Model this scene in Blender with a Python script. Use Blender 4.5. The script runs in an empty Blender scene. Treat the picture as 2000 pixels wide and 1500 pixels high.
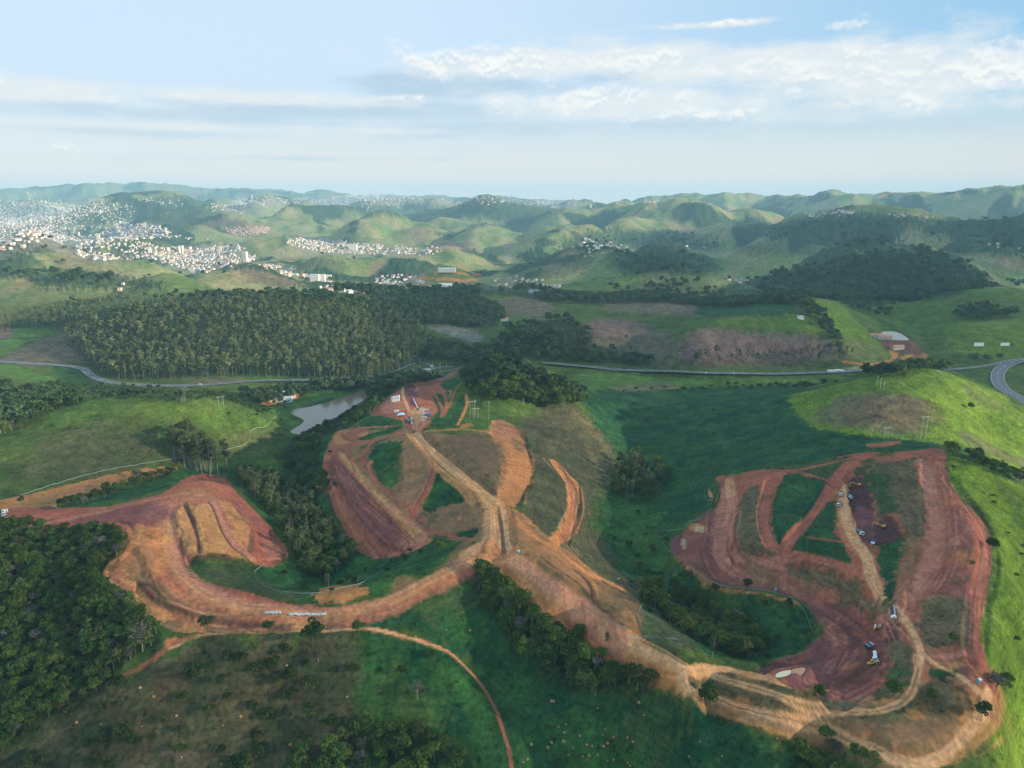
import bpy, bmesh, math, random
import numpy as np
from mathutils import Vector, Matrix, Euler
random.seed(7); RNG = np.random.default_rng(7)
SC = bpy.context.scene; COL = SC.collection
R = math.radians

# ------------------------------------------------------------------ camera
CAM_Z = 200.0; PITCH = R(14.53); FPX = 1389.0      # focal length in photo pixels (2000 px wide)
cam_d = bpy.data.cameras.new('camera'); cam = bpy.data.objects.new('camera', cam_d); COL.objects.link(cam)
cam.location = (0, 0, CAM_Z); cam.rotation_euler = (math.pi/2 - PITCH, 0, 0)
cam_d.sensor_width = 36.0; cam_d.lens = 36.0*FPX/2000.0; cam_d.clip_start = 0.5; cam_d.clip_end = 90000
SC.camera = cam

# ------------------------------------------------------------------ light
SUN_EL = 15.0; SUN_AZ = 104.0                      # azimuth clockwise from the view direction
SUNV = Vector((math.sin(R(SUN_AZ))*math.cos(R(SUN_EL)), math.cos(R(SUN_AZ))*math.cos(R(SUN_EL)), math.sin(R(SUN_EL))))
sl = bpy.data.lights.new('sun', 'SUN'); so = bpy.data.objects.new('sun', sl); COL.objects.link(so)
sl.energy = 5.0; sl.angle = R(0.5); sl.color = (1.0, 0.85, 0.64)
so.rotation_euler = (-SUNV).to_track_quat('-Z', 'Y').to_euler(); so.location = SUNV*3000
SC.view_settings.view_transform = 'Standard'; SC.view_settings.look = 'None'
SC.view_settings.exposure = 0.58; SC.view_settings.gamma = 1.0
SC.cycles.max_bounces = 4; SC.cycles.diffuse_bounces = 2; SC.cycles.glossy_bounces = 1; SC.cycles.transmission_bounces = 2
SC.cycles.transparent_max_bounces = 6; SC.cycles.volume_bounces = 2
SC.cycles.use_denoising = True
try: SC.cycles.denoiser = 'OPENIMAGEDENOISE'
except Exception: pass

def N(nt, t, x=0, y=0, **kw):
    n = nt.nodes.new(t)
    for k, v in kw.items(): setattr(n, k, v)
    return n
class NB:                                           # small expression builder for node trees
    def __init__(s, nt): s.nt = nt
    def val(s, sock, v):
        if isinstance(v, bpy.types.NodeSocket): s.nt.links.new(v, sock)
        elif v is not None: sock.default_value = v
    def m(s, op, a, b=None, c=None, clamp=False):
        n = s.nt.nodes.new('ShaderNodeMath'); n.operation = op; n.use_clamp = clamp
        s.val(n.inputs[0], a)
        if b is not None: s.val(n.inputs[1], b)
        if c is not None: s.val(n.inputs[2], c)
        return n.outputs[0]
    def comb(s, x, y, z):
        n = s.nt.nodes.new('ShaderNodeCombineXYZ')
        for i, v in enumerate((x, y, z)): s.val(n.inputs[i], v)
        return n.outputs[0]
    def noise(s, vec, scale, detail=4, rough=0.55, dist=0.0, out='Fac', ntype='FBM'):
        n = s.nt.nodes.new('ShaderNodeTexNoise'); s.val(n.inputs['Vector'], vec)
        n.inputs['Scale'].default_value = scale; n.inputs['Detail'].default_value = detail
        n.inputs['Roughness'].default_value = rough; n.inputs['Distortion'].default_value = dist
        return n.outputs[out]
    def ss(s, v, a, b):
        n = s.nt.nodes.new('ShaderNodeMapRange'); n.interpolation_type = 'SMOOTHSTEP'
        s.val(n.inputs[0], v); n.inputs[1].default_value = a; n.inputs[2].default_value = b
        return n.outputs[0]
    def mix(s, f, a, b, mode='MIX'):
        n = s.nt.nodes.new('ShaderNodeMix'); n.data_type = 'RGBA'; n.blend_type = mode
        s.val(n.inputs[0], f)
        for sock, v in ((n.inputs[6], a), (n.inputs[7], b)):
            s.val(sock, v if isinstance(v, bpy.types.NodeSocket) else (tuple(v)+(1,))[:4])
        return n.outputs[2]

def px_azel(px, py):
    a = np.array([(px-1000)/FPX, 1.0, (750-py)/FPX]); c, s_ = math.cos(PITCH), math.sin(PITCH)
    d = np.array([a[0], a[1]*c + a[2]*s_, -a[1]*s_ + a[2]*c]); d /= np.linalg.norm(d)
    return math.atan2(d[0], d[1]), math.asin(d[2])

world = bpy.data.worlds.new('World'); SC.world = world; world.use_nodes = True
nt = world.node_tree; nt.nodes.clear(); b = NB(nt)
wo = N(nt, 'ShaderNodeOutputWorld'); bg = N(nt, 'ShaderNodeBackground'); nt.links.new(bg.outputs[0], wo.inputs[0])
sky = N(nt, 'ShaderNodeTexSky', sky_type='NISHITA', sun_disc=False)
sky.sun_elevation = R(SUN_EL+8); sky.sun_rotation = R(SUN_AZ); sky.altitude = 700; sky.air_density = 1.0; sky.dust_density = 1.2; sky.ozone_density = 2.0
tc = N(nt, 'ShaderNodeTexCoord'); sep = N(nt, 'ShaderNodeSeparateXYZ'); nt.links.new(tc.outputs['Generated'], sep.inputs[0])
az = b.m('ARCTAN2', sep.outputs[0], sep.outputs[1]); el = b.m('ARCSINE', sep.outputs[2])
# clouds: broad veils plus rows of small cumulus, laid out by azimuth and elevation
def blobs(lst):
    tot = None
    for (px, py, rx, ry, w) in lst:
        a0, e0 = px_azel(px, py)
        dx = b.m('MULTIPLY', b.m('SUBTRACT', az, a0), FPX/rx); dy = b.m('MULTIPLY', b.m('SUBTRACT', el, e0), FPX/ry)
        g = b.m('MULTIPLY', b.m('EXPONENT', b.m('MULTIPLY', b.m('ADD', b.m('MULTIPLY', dx, dx), b.m('MULTIPLY', dy, dy)), -1.0)), w)
        tot = g if tot is None else b.m('MAXIMUM', tot, g)
    return tot
veil_mask = blobs([(1200,112,300,26,1.1),(1480,125,330,38,1.1),(1800,140,300,52,1.1),(1000,135,200,30,.9),(1250,205,330,34,1.0),(1800,205,320,26,.8),(1400,47,130,7,.9),(480,190,330,15,.95),(60,172,240,24,.95),(100,290,200,13,.9),(700,255,330,9,.7),(300,245,330,8,.75)])
grey_mask = blobs([(860,165,210,26,1.3),(700,215,420,26,1.0),(300,222,330,20,.8),(900,250,420,20,.9),(1250,240,300,18,.7),(1250,150,200,12,.8),(350,262,420,9,.7),(650,310,380,8,.6),(1650,200,120,18,.8),(1500,255,500,14,.5),(100,205,200,10,.7)])
puff_mask = blobs([(930,122,190,32,1.1),(1250,115,300,24,1.0),(1500,120,260,30,1.0),(1140,190,240,26,1.05),(1400,225,180,20,.8),(1010,140,80,34,.85),(1750,105,220,26,.8),(1950,95,110,34,1.05),(1930,140,150,40,1.05),
                   (1700,150,170,30,.9),(1250,100,330,14,.72),(560,192,110,10,.85),(340,186,60,8,.6),(75,180,60,14,.8),(0,152,40,22,.85),(135,290,70,12,.75),(1790,195,180,22,.85),
                   (1400,46,100,6,1.2),(840,195,120,9,.8),(200,190,120,10,.8),(1655,48,60,9,.9),(1710,28,40,7,.8),(40,290,90,9,.6),(1560,160,140,26,.8),(300,202,200,8,.5),(1460,105,260,16,.7)])
uv = b.comb(az, b.m('MULTIPLY', el, 1.0), 0.0)
uvs = b.comb(az, b.m('MULTIPLY', el, 5.0), 1.7)
warp = b.noise(uvs, 9.0, 6, .6)
pv = b.noise(b.comb(az, b.m('MULTIPLY', el, 2.2), 9.1), 17.0, 9, .66)
veil = b.ss(b.m('ADD', veil_mask, b.m('MULTIPLY', b.m('SUBTRACT', b.m('ADD', b.m('MULTIPLY', warp, .5), b.m('MULTIPLY', pv, .5)), .5), 2.5)), .15, 1.0)
grey = b.ss(b.m('ADD', grey_mask, b.m('MULTIPLY', b.m('SUBTRACT', b.noise(uvs, 7.0, 6, .62), .5), 1.7)), .20, 1.0)
uvp = b.comb(az, b.m('MULTIPLY', el, 1.35), 4.2)
pn = b.noise(uvp, 24.0, 9, .64); pn2 = b.noise(b.comb(az, b.m('MULTIPLY', b.m('ADD', el, .005), 1.35), 4.2), 24.0, 9, .64)
puff = b.ss(b.m('ADD', puff_mask, b.m('MULTIPLY', b.m('SUBTRACT', pn, .5), 3.0)), .40, 1.35)
lit = b.ss(b.m('SUBTRACT', pn, pn2), -.07, .05)
skyc = sky.outputs[0]
# thin high haze paling the sky toward the horizon
pale = b.ss(el, 0.185, 0.0)
low = b.ss(el, 0.12, -0.005)

SKY_S = 0.10
SKY_K = .72
def rad(r, g, bl): return (r*SKY_K/SKY_S, g*SKY_K/SKY_S, bl*SKY_K/SKY_S)
azr = b.ss(az, R(-12), R(50))
upper = b.mix(azr, rad(.64,.79,.95), rad(.24,.52,.77))
lower = b.mix(azr, rad(.68,.76,.77), rad(.62,.72,.71))
airc = b.mix(b.m('MULTIPLY', low, .85), b.mix(pale, upper, lower), rad(1.00,.86,.75))
c1 = b.mix(.92, skyc, airc)
g1 = b.mix(b.m('MULTIPLY', grey, .9), c1, b.mix(b.ss(el, .03, .16), rad(.60,.70,.76), rad(.46,.60,.74)))
c2 = b.mix(b.m('MULTIPLY', veil, b.m('ADD', .42, b.m('MULTIPLY', b.noise(uvs, 20.0, 6, .6), .9))), g1, rad(.80,.83,.83))
puffc = b.mix(lit, rad(.68,.75,.80), rad(.95,.94,.90))
c3 = b.mix(b.m('MULTIPLY', puff, .9), c2, puffc)
nt.links.new(c3, bg.inputs[0]); bg.inputs[1].default_value = SKY_S

# ------------------------------------------------------------------ numeric noise
_P = RNG.permutation(4096)
_G = RNG.uniform(0, 2*math.pi, 4096); _GX = np.cos(_G).astype(np.float32); _GY = np.sin(_G).astype(np.float32)
def perlin(x, y):
    xi = np.floor(x); yi = np.floor(y); xf = (x-xi).astype(np.float32); yf = (y-yi).astype(np.float32)
    xi = xi.astype(np.int64); yi = yi.astype(np.int64)
    u = xf*xf*xf*(xf*(xf*6-15)+10); v = yf*yf*yf*(yf*(yf*6-15)+10)
    def g(ix, iy, fx, fy):
        h = _P[(_P[ix & 4095] + iy) & 4095]; return _GX[h]*fx + _GY[h]*fy
    a = g(xi, yi, xf, yf); c = g(xi+1, yi, xf-1, yf); d = g(xi, yi+1, xf, yf-1); e = g(xi+1, yi+1, xf-1, yf-1)
    return ((a*(1-u)+c*u)*(1-v) + (d*(1-u)+e*u)*v)*1.5
def fbm(x, y, wl, octv=4, gain=.5, off=0.0):
    s = 0; a = 1.0; f = 1.0/wl; t = 0
    for k in range(octv):
        s = s + a*perlin(x*f+off+17.3*k, y*f-off+9.1*k); t += a; a *= gain; f *= 2.03
    return s/t
def sstep(x, a, b_):
    t = np.clip((x-a)/(b_-a), 0, 1); return t*t*(3-2*t)

# ------------------------------------------------------------------ terrain: where the lie of the land is known
CX, CS = math.cos(PITCH), math.sin(PITCH)
def rays(px, py):
    px = np.asarray(px, float); py = np.asarray(py, float)
    a = (px-1000)/FPX; u = (750-py)/FPX
    return np.stack([a, CX + u*CS, -CS + u*CX], -1)
def P(s):                                           # "x,y x,y ..." -> n x k array
    return np.array([[float(v) for v in t.split(',')] for t in s.split()])
CP = P('''
0,1500,-45 300,1500,-42 600,1500,-48 900,1500,-50 1000,1490,-48 1300,1500,-50 1600,1500,-35 1750,1500,-18 2000,1500,-45
0,1400,-35 150,1350,-30 350,1380,-30 550,1400,-38 750,1400,-38 900,1380,-35 1150,1400,-42 1400,1420,-32
100,1250,-22 300,1290,-18 500,1260,-12 700,1250,-14 850,1270,-22 1000,1300,-35 1100,1250,-25 1200,1330,-28 1300,1360,-20
0,1150,-10 100,1100,-6 200,1100,-2 200,1180,-6 280,1200,-6
0,1020,0 100,1000,0 200,985,0 300,965,0 400,940,-2 450,960,-8 500,1010,-14 555,1070,-20 480,1110,-16 380,1090,-6 300,1060,2 250,1060,3 210,1115,0
250,1180,-6 330,1215,-10 450,1215,-9 350,1130,0 450,1170,-3 550,1195,-4 650,1190,-4 750,1165,-3 850,1125,-1 940,1095,0 500,1130,-15
600,1150,-22 700,1130,-24 640,1090,-36 760,1110,-20 600,1000,-46 560,930,-48 500,900,-50 620,960,-46 550,1000,-40 520,960,-35 600,1060,-38
650,900,-20 660,860,-18 700,840,-14 760,840,-6 645,950,-24 690,1040,-26 740,1080,-26 840,1050,-14 780,980,-10 730,930,-10 700,900,-13 830,930,-7
850,1000,-12 830,1030,-14 900,1020,-6 880,1060,-12 950,1050,0 970,1080,0 970,980,1 900,920,1 830,850,0 805,810,-2 900,860,0 950,860,-1 1000,880,-4
1030,900,-10 1010,960,-8 1000,1000,-3 960,820,-5 1030,850,-12
800,770,-14 740,800,-16 700,820,-20 860,770,-16 900,790,-12 930,790,-10 840,745,-30 790,755,-20 880,750,-25 720,790,-36 700,800,-42 640,835,-54
570,850,-62 620,810,-62 700,775,-62 660,790,-62 920,740,-2 960,710,11 1030,728,11 1095,752,1 1140,775,-16 1050,790,-14 1000,780,-6 930,765,-4
1060,850,-16 1130,830,-26 1170,870,-38 1100,920,-22 1130,980,-28 1090,1020,-14 1050,980,-10 1080,1040,-12 1160,1060,-35 1180,1100,-32 1130,1130,-12
1200,1170,-16 1250,1180,-26 1150,1180,-7 1240,1240,-9 1050,1120,-2 1200,1230,-7 1000,1090,0 1100,1160,-3 1330,1300,-9 1350,1340,-9 1500,1320,-12
1560,1400,-14 1700,1440,-14 1850,1470,-15 1900,1420,-12 1750,1390,-12 1600,1380,-14 950,1150,-14 1080,1220,-16 1250,1300,-17 1450,1400,-18 1560,1450,-26
1180,760,-46 1250,780,-48 1200,830,-46 1230,900,-50 1250,980,-50 1230,1060,-46 1300,1120,-44 1380,1180,-42 1440,1240,-38 1500,1270,-32 1560,1250,-30
1590,1210,-26 1540,1170,-28 1460,1150,-26 1400,790,-36 1500,780,-24 1300,850,-44 1400,870,-34 1500,850,-20 1350,950,-38 1560,800,-12 1600,880,-4
1580,800,-6 1620,760,6 1720,735,20 1820,722,26 1700,800,12 1800,840,8 1750,860,6 1880,740,16 1930,780,4 1975,830,-8 1860,800,14 1900,820,3
1880,868,4 1950,850,-14 2000,860,-20 2000,930,-14 1840,875,18 1700,885,8 1790,890,14 1850,960,16 1890,1000,16 1930,1050,14 1935,1120,12 1920,1200,8
1930,1270,4 1940,1340,-2 1925,1380,-8 1990,960,0 1990,1050,-5 2000,1150,-12 2000,1300,-20 1960,1420,-22
1800,1000,9 1860,1100,8 1780,1100,4 1700,950,2 1660,1000,-1 1600,920,-2 1560,1000,-8 1510,900,-8 1430,930,-16 1400,1000,-20 1340,1070,-26 1350,1110,-24
1450,1000,-14 1450,1130,-20 1530,1080,-10 1550,1170,-18 1620,1230,-22 1600,1290,-20 1540,1310,-20 1500,1300,-18 1650,1130,-8 1700,1080,0 1740,1180,0
1700,1220,-10 1690,1290,-12 1640,1330,-14 1750,1290,-5 1850,1200,2 1800,1280,-2 1870,1300,-3 1800,1350,-8
1080,712,-50 1200,725,-52 1300,730,-52 1500,733,-52 1650,730,-50 1300,750,-54 1450,745,-50 1150,745,-52 1850,719,-48 1950,725,-46 1970,750,-44
2000,705,-40 2000,770,-40 1000,640,-32 1040,634,-18 1100,618,0 1150,650,-14 1270,660,-50 1230,650,-40 1150,620,-2 1250,632,-22 1350,637,9 1400,625,9 1500,618,11 1560,622,10 1300,690,-42 1400,665,-14 1500,660,-12 1500,690,-36
1150,700,-45 1640,600,2 1600,585,0 1640,660,-18 1700,690,-40 1740,700,-48 1550,590,-25 1450,600,-22 1750,655,-50 1700,640,-36 1800,620,-35 1870,634,-12 1800,650,-46 1780,605,-42
1960,680,-30 1950,632,-8 1850,580,-20 1960,570,-8 1720,600,-35 1300,600,-25 1200,600,-30 1100,600,-30 1050,580,-22 990,590,-22 980,625,-40
900,650,-50 850,620,-30 820,590,-22 900,580,-20 130,745,-52 170,745,-52 250,752,-53 400,752,-54 500,748,-55 620,738,-55 720,735,-54 830,720,-54
880,715,-52 300,700,-38 450,700,-38 600,700,-40 750,700,-46 200,650,-24 400,640,-8 600,640,-12 750,640,-35 150,610,-16 300,595,8 450,585,16
600,590,14 720,600,-2 780,620,-28 0,600,-20 0,650,-40 60,690,-42 0,700,-40 60,640,-40 0,720,-30 150,790,-14 60,800,-8 0,780,-8 100,760,-25
200,776,3 300,780,3 400,790,-4 480,805,-22 550,825,-40 565,845,-50 500,860,-44 420,860,-32 300,850,-14 200,850,-8 100,870,-6 0,880,-4
0,950,-12 100,950,-16 200,930,-22 300,910,-32 385,915,-44 450,880,-48 500,905,-50 330,925,-36 150,980,-14 250,955,-26 60,990,-6
440,775,-52 540,790,-58 350,765,-52 760,760,-50 640,760,-56 0,740,-20
''')
_r = rays(CP[:,0], CP[:,1]); _t = (CP[:,2]-CAM_Z)/_r[:,2]
cp_xy = _r[:,:2]*_t[:,None]; cp_z = CP[:,2]
extra = P('''1.5,1000,-50 -1.5,950,-42 4,960,-50 -50,300,-20 -50,600,0 -50,1200,-20 50,300,-50 48,450,-35 46,560,-35 45,800,-25 48,1300,-30 0,150,-62 -30,150,-55 30,150,-62
0,60,-70 -70,200,-30 70,200,-70 70,900,-60 -70,900,-10 90,500,-80 -90,500,-20 0,20,-70''')
pol = [extra] + [np.array([[a, D, z]]) for D, z in ((2000,-60),(2700,-92),(4000,-105),(6000,-95),(9000,-70),(16000,-40),(34000,-30)) for a in range(-80, 81, 10)]
pol = np.concatenate(pol)
cp_xy = np.concatenate([cp_xy, np.stack([pol[:,1]*np.sin(np.radians(pol[:,0])), pol[:,1]*np.cos(np.radians(pol[:,0]))], -1)])
cp_z = np.concatenate([cp_z, pol[:,2]])
def polar(x, y): return np.arctan2(x, y), np.log(np.maximum(np.hypot(x, y), 1.0))
KA = 1.15
def tps(r2): return 0.5*r2*np.log(r2+1e-12)
_a, _l = polar(cp_xy[:,0], cp_xy[:,1]); QP = np.stack([_a*KA, _l], -1)
n = len(QP); d2 = ((QP[:,None]-QP[None])**2).sum(-1)
A = np.zeros((n+3, n+3)); A[:n,:n] = tps(d2) + np.eye(n)*0.00035; A[:n,n] = 1; A[:n,n+1:] = QP; A[n,:n] = 1; A[n+1:,:n] = QP.T
WGT = np.linalg.solve(A, np.concatenate([cp_z, np.zeros(3)]))
GA = np.linspace(R(-92), R(92), 520); GL = np.linspace(math.log(15), math.log(40000), 560)
ga, gl = np.meshgrid(GA*KA, GL, indexing='ij'); q = np.stack([ga.ravel(), gl.ravel()], -1)
out = np.zeros(len(q))
for s0 in range(0, len(q), 20000):
    qq = q[s0:s0+20000]; out[s0:s0+20000] = tps(((qq[:,None]-QP[None])**2).sum(-1))@WGT[:n] + WGT[n] + qq@WGT[n+1:]
BASE = out.reshape(len(GA), len(GL)).astype(np.float32)
def base_h(x, y):
    a, l = polar(x, y)
    i = np.clip((a-GA[0])/(GA[1]-GA[0]), 0, len(GA)-1.001); j = np.clip((l-GL[0])/(GL[1]-GL[0]), 0, len(GL)-1.001)
    i0 = i.astype(int); j0 = j.astype(int); fi = i-i0; fj = j-j0
    return (BASE[i0,j0]*(1-fi)*(1-fj) + BASE[i0+1,j0]*fi*(1-fj) + BASE[i0,j0+1]*(1-fi)*fj + BASE[i0+1,j0+1]*fi*fj)

# far hills: photo x and y of the top, distance, half width in photo pixels, half depth as a share of the distance
HILLS = P('''
60,368,22000,150,.10 190,367,21000,120,.08 290,363,21000,120,.08 400,369,20000,120,.08 500,370,19000,60,.08 560,374,17000,90,.08 640,368,20000,70,.08 740,377,17000,90,.07
830,378,15000,90,.06 950,379,13500,70,.05 1080,385,14000,120,.05 1685,375,22000,22,.06 1760,381,21000,90,.05 1560,384,21000,60,.05 1940,382,20000,60,.05
320,381,7600,90,.10 250,398,7300,80,.08 385,408,6400,75,.07 190,420,6900,90,.05 440,388,9500,60,.06 510,388,8600,70,.05 570,392,9000,60,.05 480,424,5600,70,.08 620,404,6200,80,.08
700,396,8500,60,.06 780,390,9500,100,.05 860,392,9000,70,.05 120,385,12000,60,.06 60,392,11000,70,.05 170,378,13500,20,.03
730,424,4700,46,.09 800,446,4700,75,.07 700,448,5000,50,.05 955,440,4500,58,.08 1020,452,4400,50,.07 890,430,5600,60,.05 950,393,6600,62,.09 880,408,6800,80,.06 1020,405,6500,70,.06
1110,412,5900,60,.08 1200,404,5900,60,.07 1290,398,5500,70,.10 1350,412,5200,60,.08 1150,440,4300,60,.06 1100,458,3900,60,.06 1240,428,4700,70,.06 1410,440,4500,34,.06 1450,415,5600,60,.07
1190,393,8500,60,.05 1260,389,9000,50,.05 1345,383,9000,62,.06 1430,382,8600,50,.06 1100,392,9500,60,.04 1030,391,10000,60,.04 960,388,9800,40,.04
1520,388,8600,60,.05 1610,379,8300,62,.07 1680,393,8000,60,.05 1780,388,8000,60,.05 1870,379,7800,62,.07 1960,384,7600,50,.06 2030,374,7800,60,.06
1500,440,4600,80,.06 1580,428,4200,80,.09 1690,420,4000,80,.10 1800,430,3900,90,.10 1980,424,3700,90,.09 2080,420,3600,90,.09 1620,462,3700,60,.07 1860,456,3500,70,.07 1540,478,3600,70,.05
1760,489,2500,95,.11 1680,506,2450,80,.09 1850,505,2450,60,.09 1600,530,2300,80,.06 1610,484,3150,36,.06 1540,500,3000,60,.05 1900,480,3100,50,.07 1960,500,2900,60,.06 1470,492,3000,50,.05
1140,490,2650,62,.09 1080,516,2500,60,.08 1200,500,2500,60,.08 1280,486,2900,60,.07 1340,497,2800,60,.06 1070,500,3200,60,.05 1230,545,1950,80,.05 1330,540,1980,80,.07 1400,560,1900,60,.05
880,487,3300,40,.08 900,500,3150,40,.05 740,498,3000,80,.05 660,500,3050,45,.07 800,505,3100,50,.05 860,527,2150,60,.04
45,487,2700,60,.09 130,496,2650,60,.08 210,512,2500,70,.07 10,500,2600,60,.08 280,530,2400,60,.06 60,545,2080,80,.06 180,560,1950,70,.04 470,522,2350,60,.07 540,535,2300,60,.06 400,540,2200,60,.05
330,545,1950,60,.05 1900,566,1700,70,.06 1990,566,1680,60,.05 250,470,4200,60,.05 550,470,4000,80,.05 330,440,4900,70,.05
''')
HILLS[:,2] = np.where(HILLS[:,2] > 12000, 12000+(HILLS[:,2]-12000)*.45, HILLS[:,2])
HILLS[:,1] += np.where(HILLS[:,2] > 11500, 5, 0)
_hr = rays(HILLS[:,0], HILLS[:,1]); _hs = HILLS[:,2]/np.hypot(_hr[:,0], _hr[:,1])
h_az = np.arctan2(_hr[:,0], _hr[:,1]); h_l = np.log(HILLS[:,2]); h_top = CAM_Z + _hr[:,2]*_hs
h_x = HILLS[:,2]*np.sin(h_az); h_y = HILLS[:,2]*np.cos(h_az)
h_H = h_top - base_h(h_x, h_y); h_sa = HILLS[:,3]/FPX*1.02; h_sl = HILLS[:,4]*.92
def hills_h(x, y):
    D = np.hypot(x, y)
    wx = x + 0.045*D*fbm(x, y, 900, 3, off=3.3)*sstep(D, 1500, 3000); wy = y + 0.06*D*fbm(x, y, 900, 3, off=71.3)*sstep(D, 1500, 3000)
    a, l = polar(wx, wy); s = np.zeros_like(a)
    for k in range(len(HILLS)):
        ex = ((a-h_az[k])/h_sa[k])**2 + ((l-h_l[k])/h_sl[k])**2
        m_ = ex < 6.0
        if m_.any(): s[m_] += np.maximum(h_H[k], 1)**3*np.exp(-1.5*ex[m_])*(1 - ex[m_]/6)
    return np.cbrt(s)
def height(x, y):
    x = np.asarray(x, float); y = np.asarray(y, float); shp = x.shape; x = x.ravel(); y = y.ravel()
    D = np.hypot(x, y); z = base_h(x, y).astype(float)
    far = D > 1400
    if far.any():
        xf, yf, Df = x[far], y[far], D[far]; hh = hills_h(xf, yf); w = sstep(Df, 1450, 1900); hh = hh*w
        rn = 1-2*np.abs(fbm(xf, yf, 620, 4, .5, off=5.5))
        z[far] += hh*(1+.10*(rn-.5)) + w*(rn-.45)*np.clip(Df/85, 16, 52)*(1-.8*sstep(Df, 8500, 12000))
    near = D < 2600
    if near.any():
        xn, yn = x[near], y[near]
        z[near] += 2.4*fbm(xn, yn, 85, 4, .5, off=31.0)*(1-sstep(D[near], 1800, 2600))*sstep(D[near], 100, 400) 
    return z.reshape(shp)
def cast(px, py, tmin=150.0, tmax=30000.0):
    """photo pixels -> points where those lines of sight meet the terrain"""
    px = np.atleast_1d(np.asarray(px, float)); py = np.atleast_1d(np.asarray(py, float)); r = rays(px, py); r /= np.linalg.norm(r, axis=1)[:,None]
    ts = np.exp(np.linspace(math.log(tmin), math.log(tmax), 620)); hit = np.full(len(px), tmax); lo = np.full(len(px), ts[-2]); done = np.zeros(len(px), bool)
    for k in range(0, 620, 62):
        act = ~done
        if not act.any(): break
        tt = ts[max(k-1, 0):k+62]; ra = r[act]
        p = ra[:,None,:]*tt[None,:,None]; below = (CAM_Z + p[...,2]) < height(p[...,0], p[...,1])
        f = below.argmax(1); anyb = below.any(1); idx = np.where(act)[0][anyb]; f = np.maximum(f[anyb], 1)
        hit[idx] = tt[f]; lo[idx] = tt[f-1]; done[idx] = True
    hi = hit.copy()
    for _ in range(18):
        mid = (lo+hi)/2; p = r*mid[:,None]; bl = (CAM_Z+p[:,2]) < height(p[:,0], p[:,1]); hi = np.where(bl, mid, hi); lo = np.where(bl, lo, mid)
    p = r*hi[:,None]; return np.stack([p[:,0], p[:,1], CAM_Z+p[:,2]], -1)
# ------------------------------------------------------------------ terrain mesh: a sheet of rings, finer near the viewer
fine = np.arange(-39.5, 39.51, 0.06)
cols = np.radians(np.concatenate([np.arange(-88, -39.5, 1.2), fine, np.arange(40.6, 88.1, 1.2)]))
Ls = [math.log(25)]
while Ls[-1] < math.log(20500):
    D = math.exp(Ls[-1]); Ls.append(Ls[-1] + (0.05 if D < 150 else .02 if D < 200 else .0032 if D < 1300 else .0048 if D < 3500 else .006 if D < 9000 else .02))
rows = np.array(Ls); NC, NR = len(cols), len(rows)
ca, ra_ = np.meshgrid(cols, rows, indexing='ij')
GX2 = (np.exp(ra_)*np.sin(ca)).ravel(); GY2 = (np.exp(ra_)*np.cos(ca)).ravel(); GD = np.exp(ra_).ravel()
print('terrain', NC, NR, NC*NR)
GZ = np.concatenate([height(GX2[i:i+200000], GY2[i:i+200000]) for i in range(0, len(GX2), 200000)])
X32, Y32 = GX2.astype(np.float32), GY2.astype(np.float32)

# colour kinds: base colour a, colour b, noise wavelength (m), contrast
K = dict(
 pasture=((.042,.088,.016),(.085,.115,.026),38), lush=((.008,.052,.020),(.040,.110,.024),22), teal=((.008,.054,.024),(.030,.090,.024),30),
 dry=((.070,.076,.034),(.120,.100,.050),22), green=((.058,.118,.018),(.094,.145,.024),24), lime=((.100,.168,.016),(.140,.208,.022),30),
 bright=((.060,.150,.025),(.095,.175,.030),30), scrub=((.040,.056,.022),(.100,.078,.038),15), wood=((.016,.038,.014),(.030,.055,.018),12),
 litter=((.110,.085,.060),(.180,.130,.095),14), burnt=((.120,.080,.070),(.180,.125,.100),18),
 orange=((.640,.250,.088),(.500,.185,.066),14), red=((.430,.130,.074),(.310,.090,.058),12), plum=((.230,.084,.084),(.140,.050,.055),10),
 pink=((.570,.235,.145),(.430,.160,.105),10), tan=((.720,.385,.180),(.570,.285,.125),8), ochre=((.580,.280,.098),(.440,.200,.075),9),
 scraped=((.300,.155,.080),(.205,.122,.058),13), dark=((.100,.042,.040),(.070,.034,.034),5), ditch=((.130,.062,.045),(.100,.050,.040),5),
 grey=((.200,.190,.200),(.270,.240,.240),14), sand=((.50,.42,.25),(.44,.36,.20),6), mudw=((.500,.260,.150),(.500,.260,.150),6),
 asphalt=((.085,.088,.092),(.100,.100,.100),20), pale=((.380,.350,.300),(.320,.290,.240),8), fpast=((.125,.205,.055),(.290,.255,.125),190),
 fwood=((.022,.062,.032),(.050,.088,.040),60), fsoil=((.290,.190,.120),(.230,.170,.100),90), town=((.270,.235,.200),(.170,.170,.120),60))
SOIL = {'orange','red','plum','pink','ochre','scraped','dark','ditch','mudw','sand'}
ROADK = {'tan'}
nV = len(GX2)
COLR = np.zeros((nV, 3), np.float32); SOILW = np.zeros(nV, np.float32); WOODW = np.zeros(nV, np.float32); DZ = np.zeros(nV, np.float32)
def mixcol(kind, x, y, fl=None):
    a, c, wl = K[kind]; nz = fbm(x, y, wl, 4, .6, off=len(kind)*7.7)*1.3
    if fl is not None: nz = nz*.5 + fl*.9
    w = np.clip(.5+nz, 0, 1)[:,None]; o = np.array(a)*(1-w)+np.array(c)*w
    if kind in SOIL and kind != 'dark': v = (sstep(fbm(x, y, 13, 4, .62, off=41.0), .20, .38)*.45)[:,None]; o = o*(1-v)+np.array((.10,.095,.040))*v
    if kind in SOIL or kind in ROADK: v = 1+.20*perlin(x/2.6, y/2.6)[:,None]; o = o*v
    return o.astype(np.float32)
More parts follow.
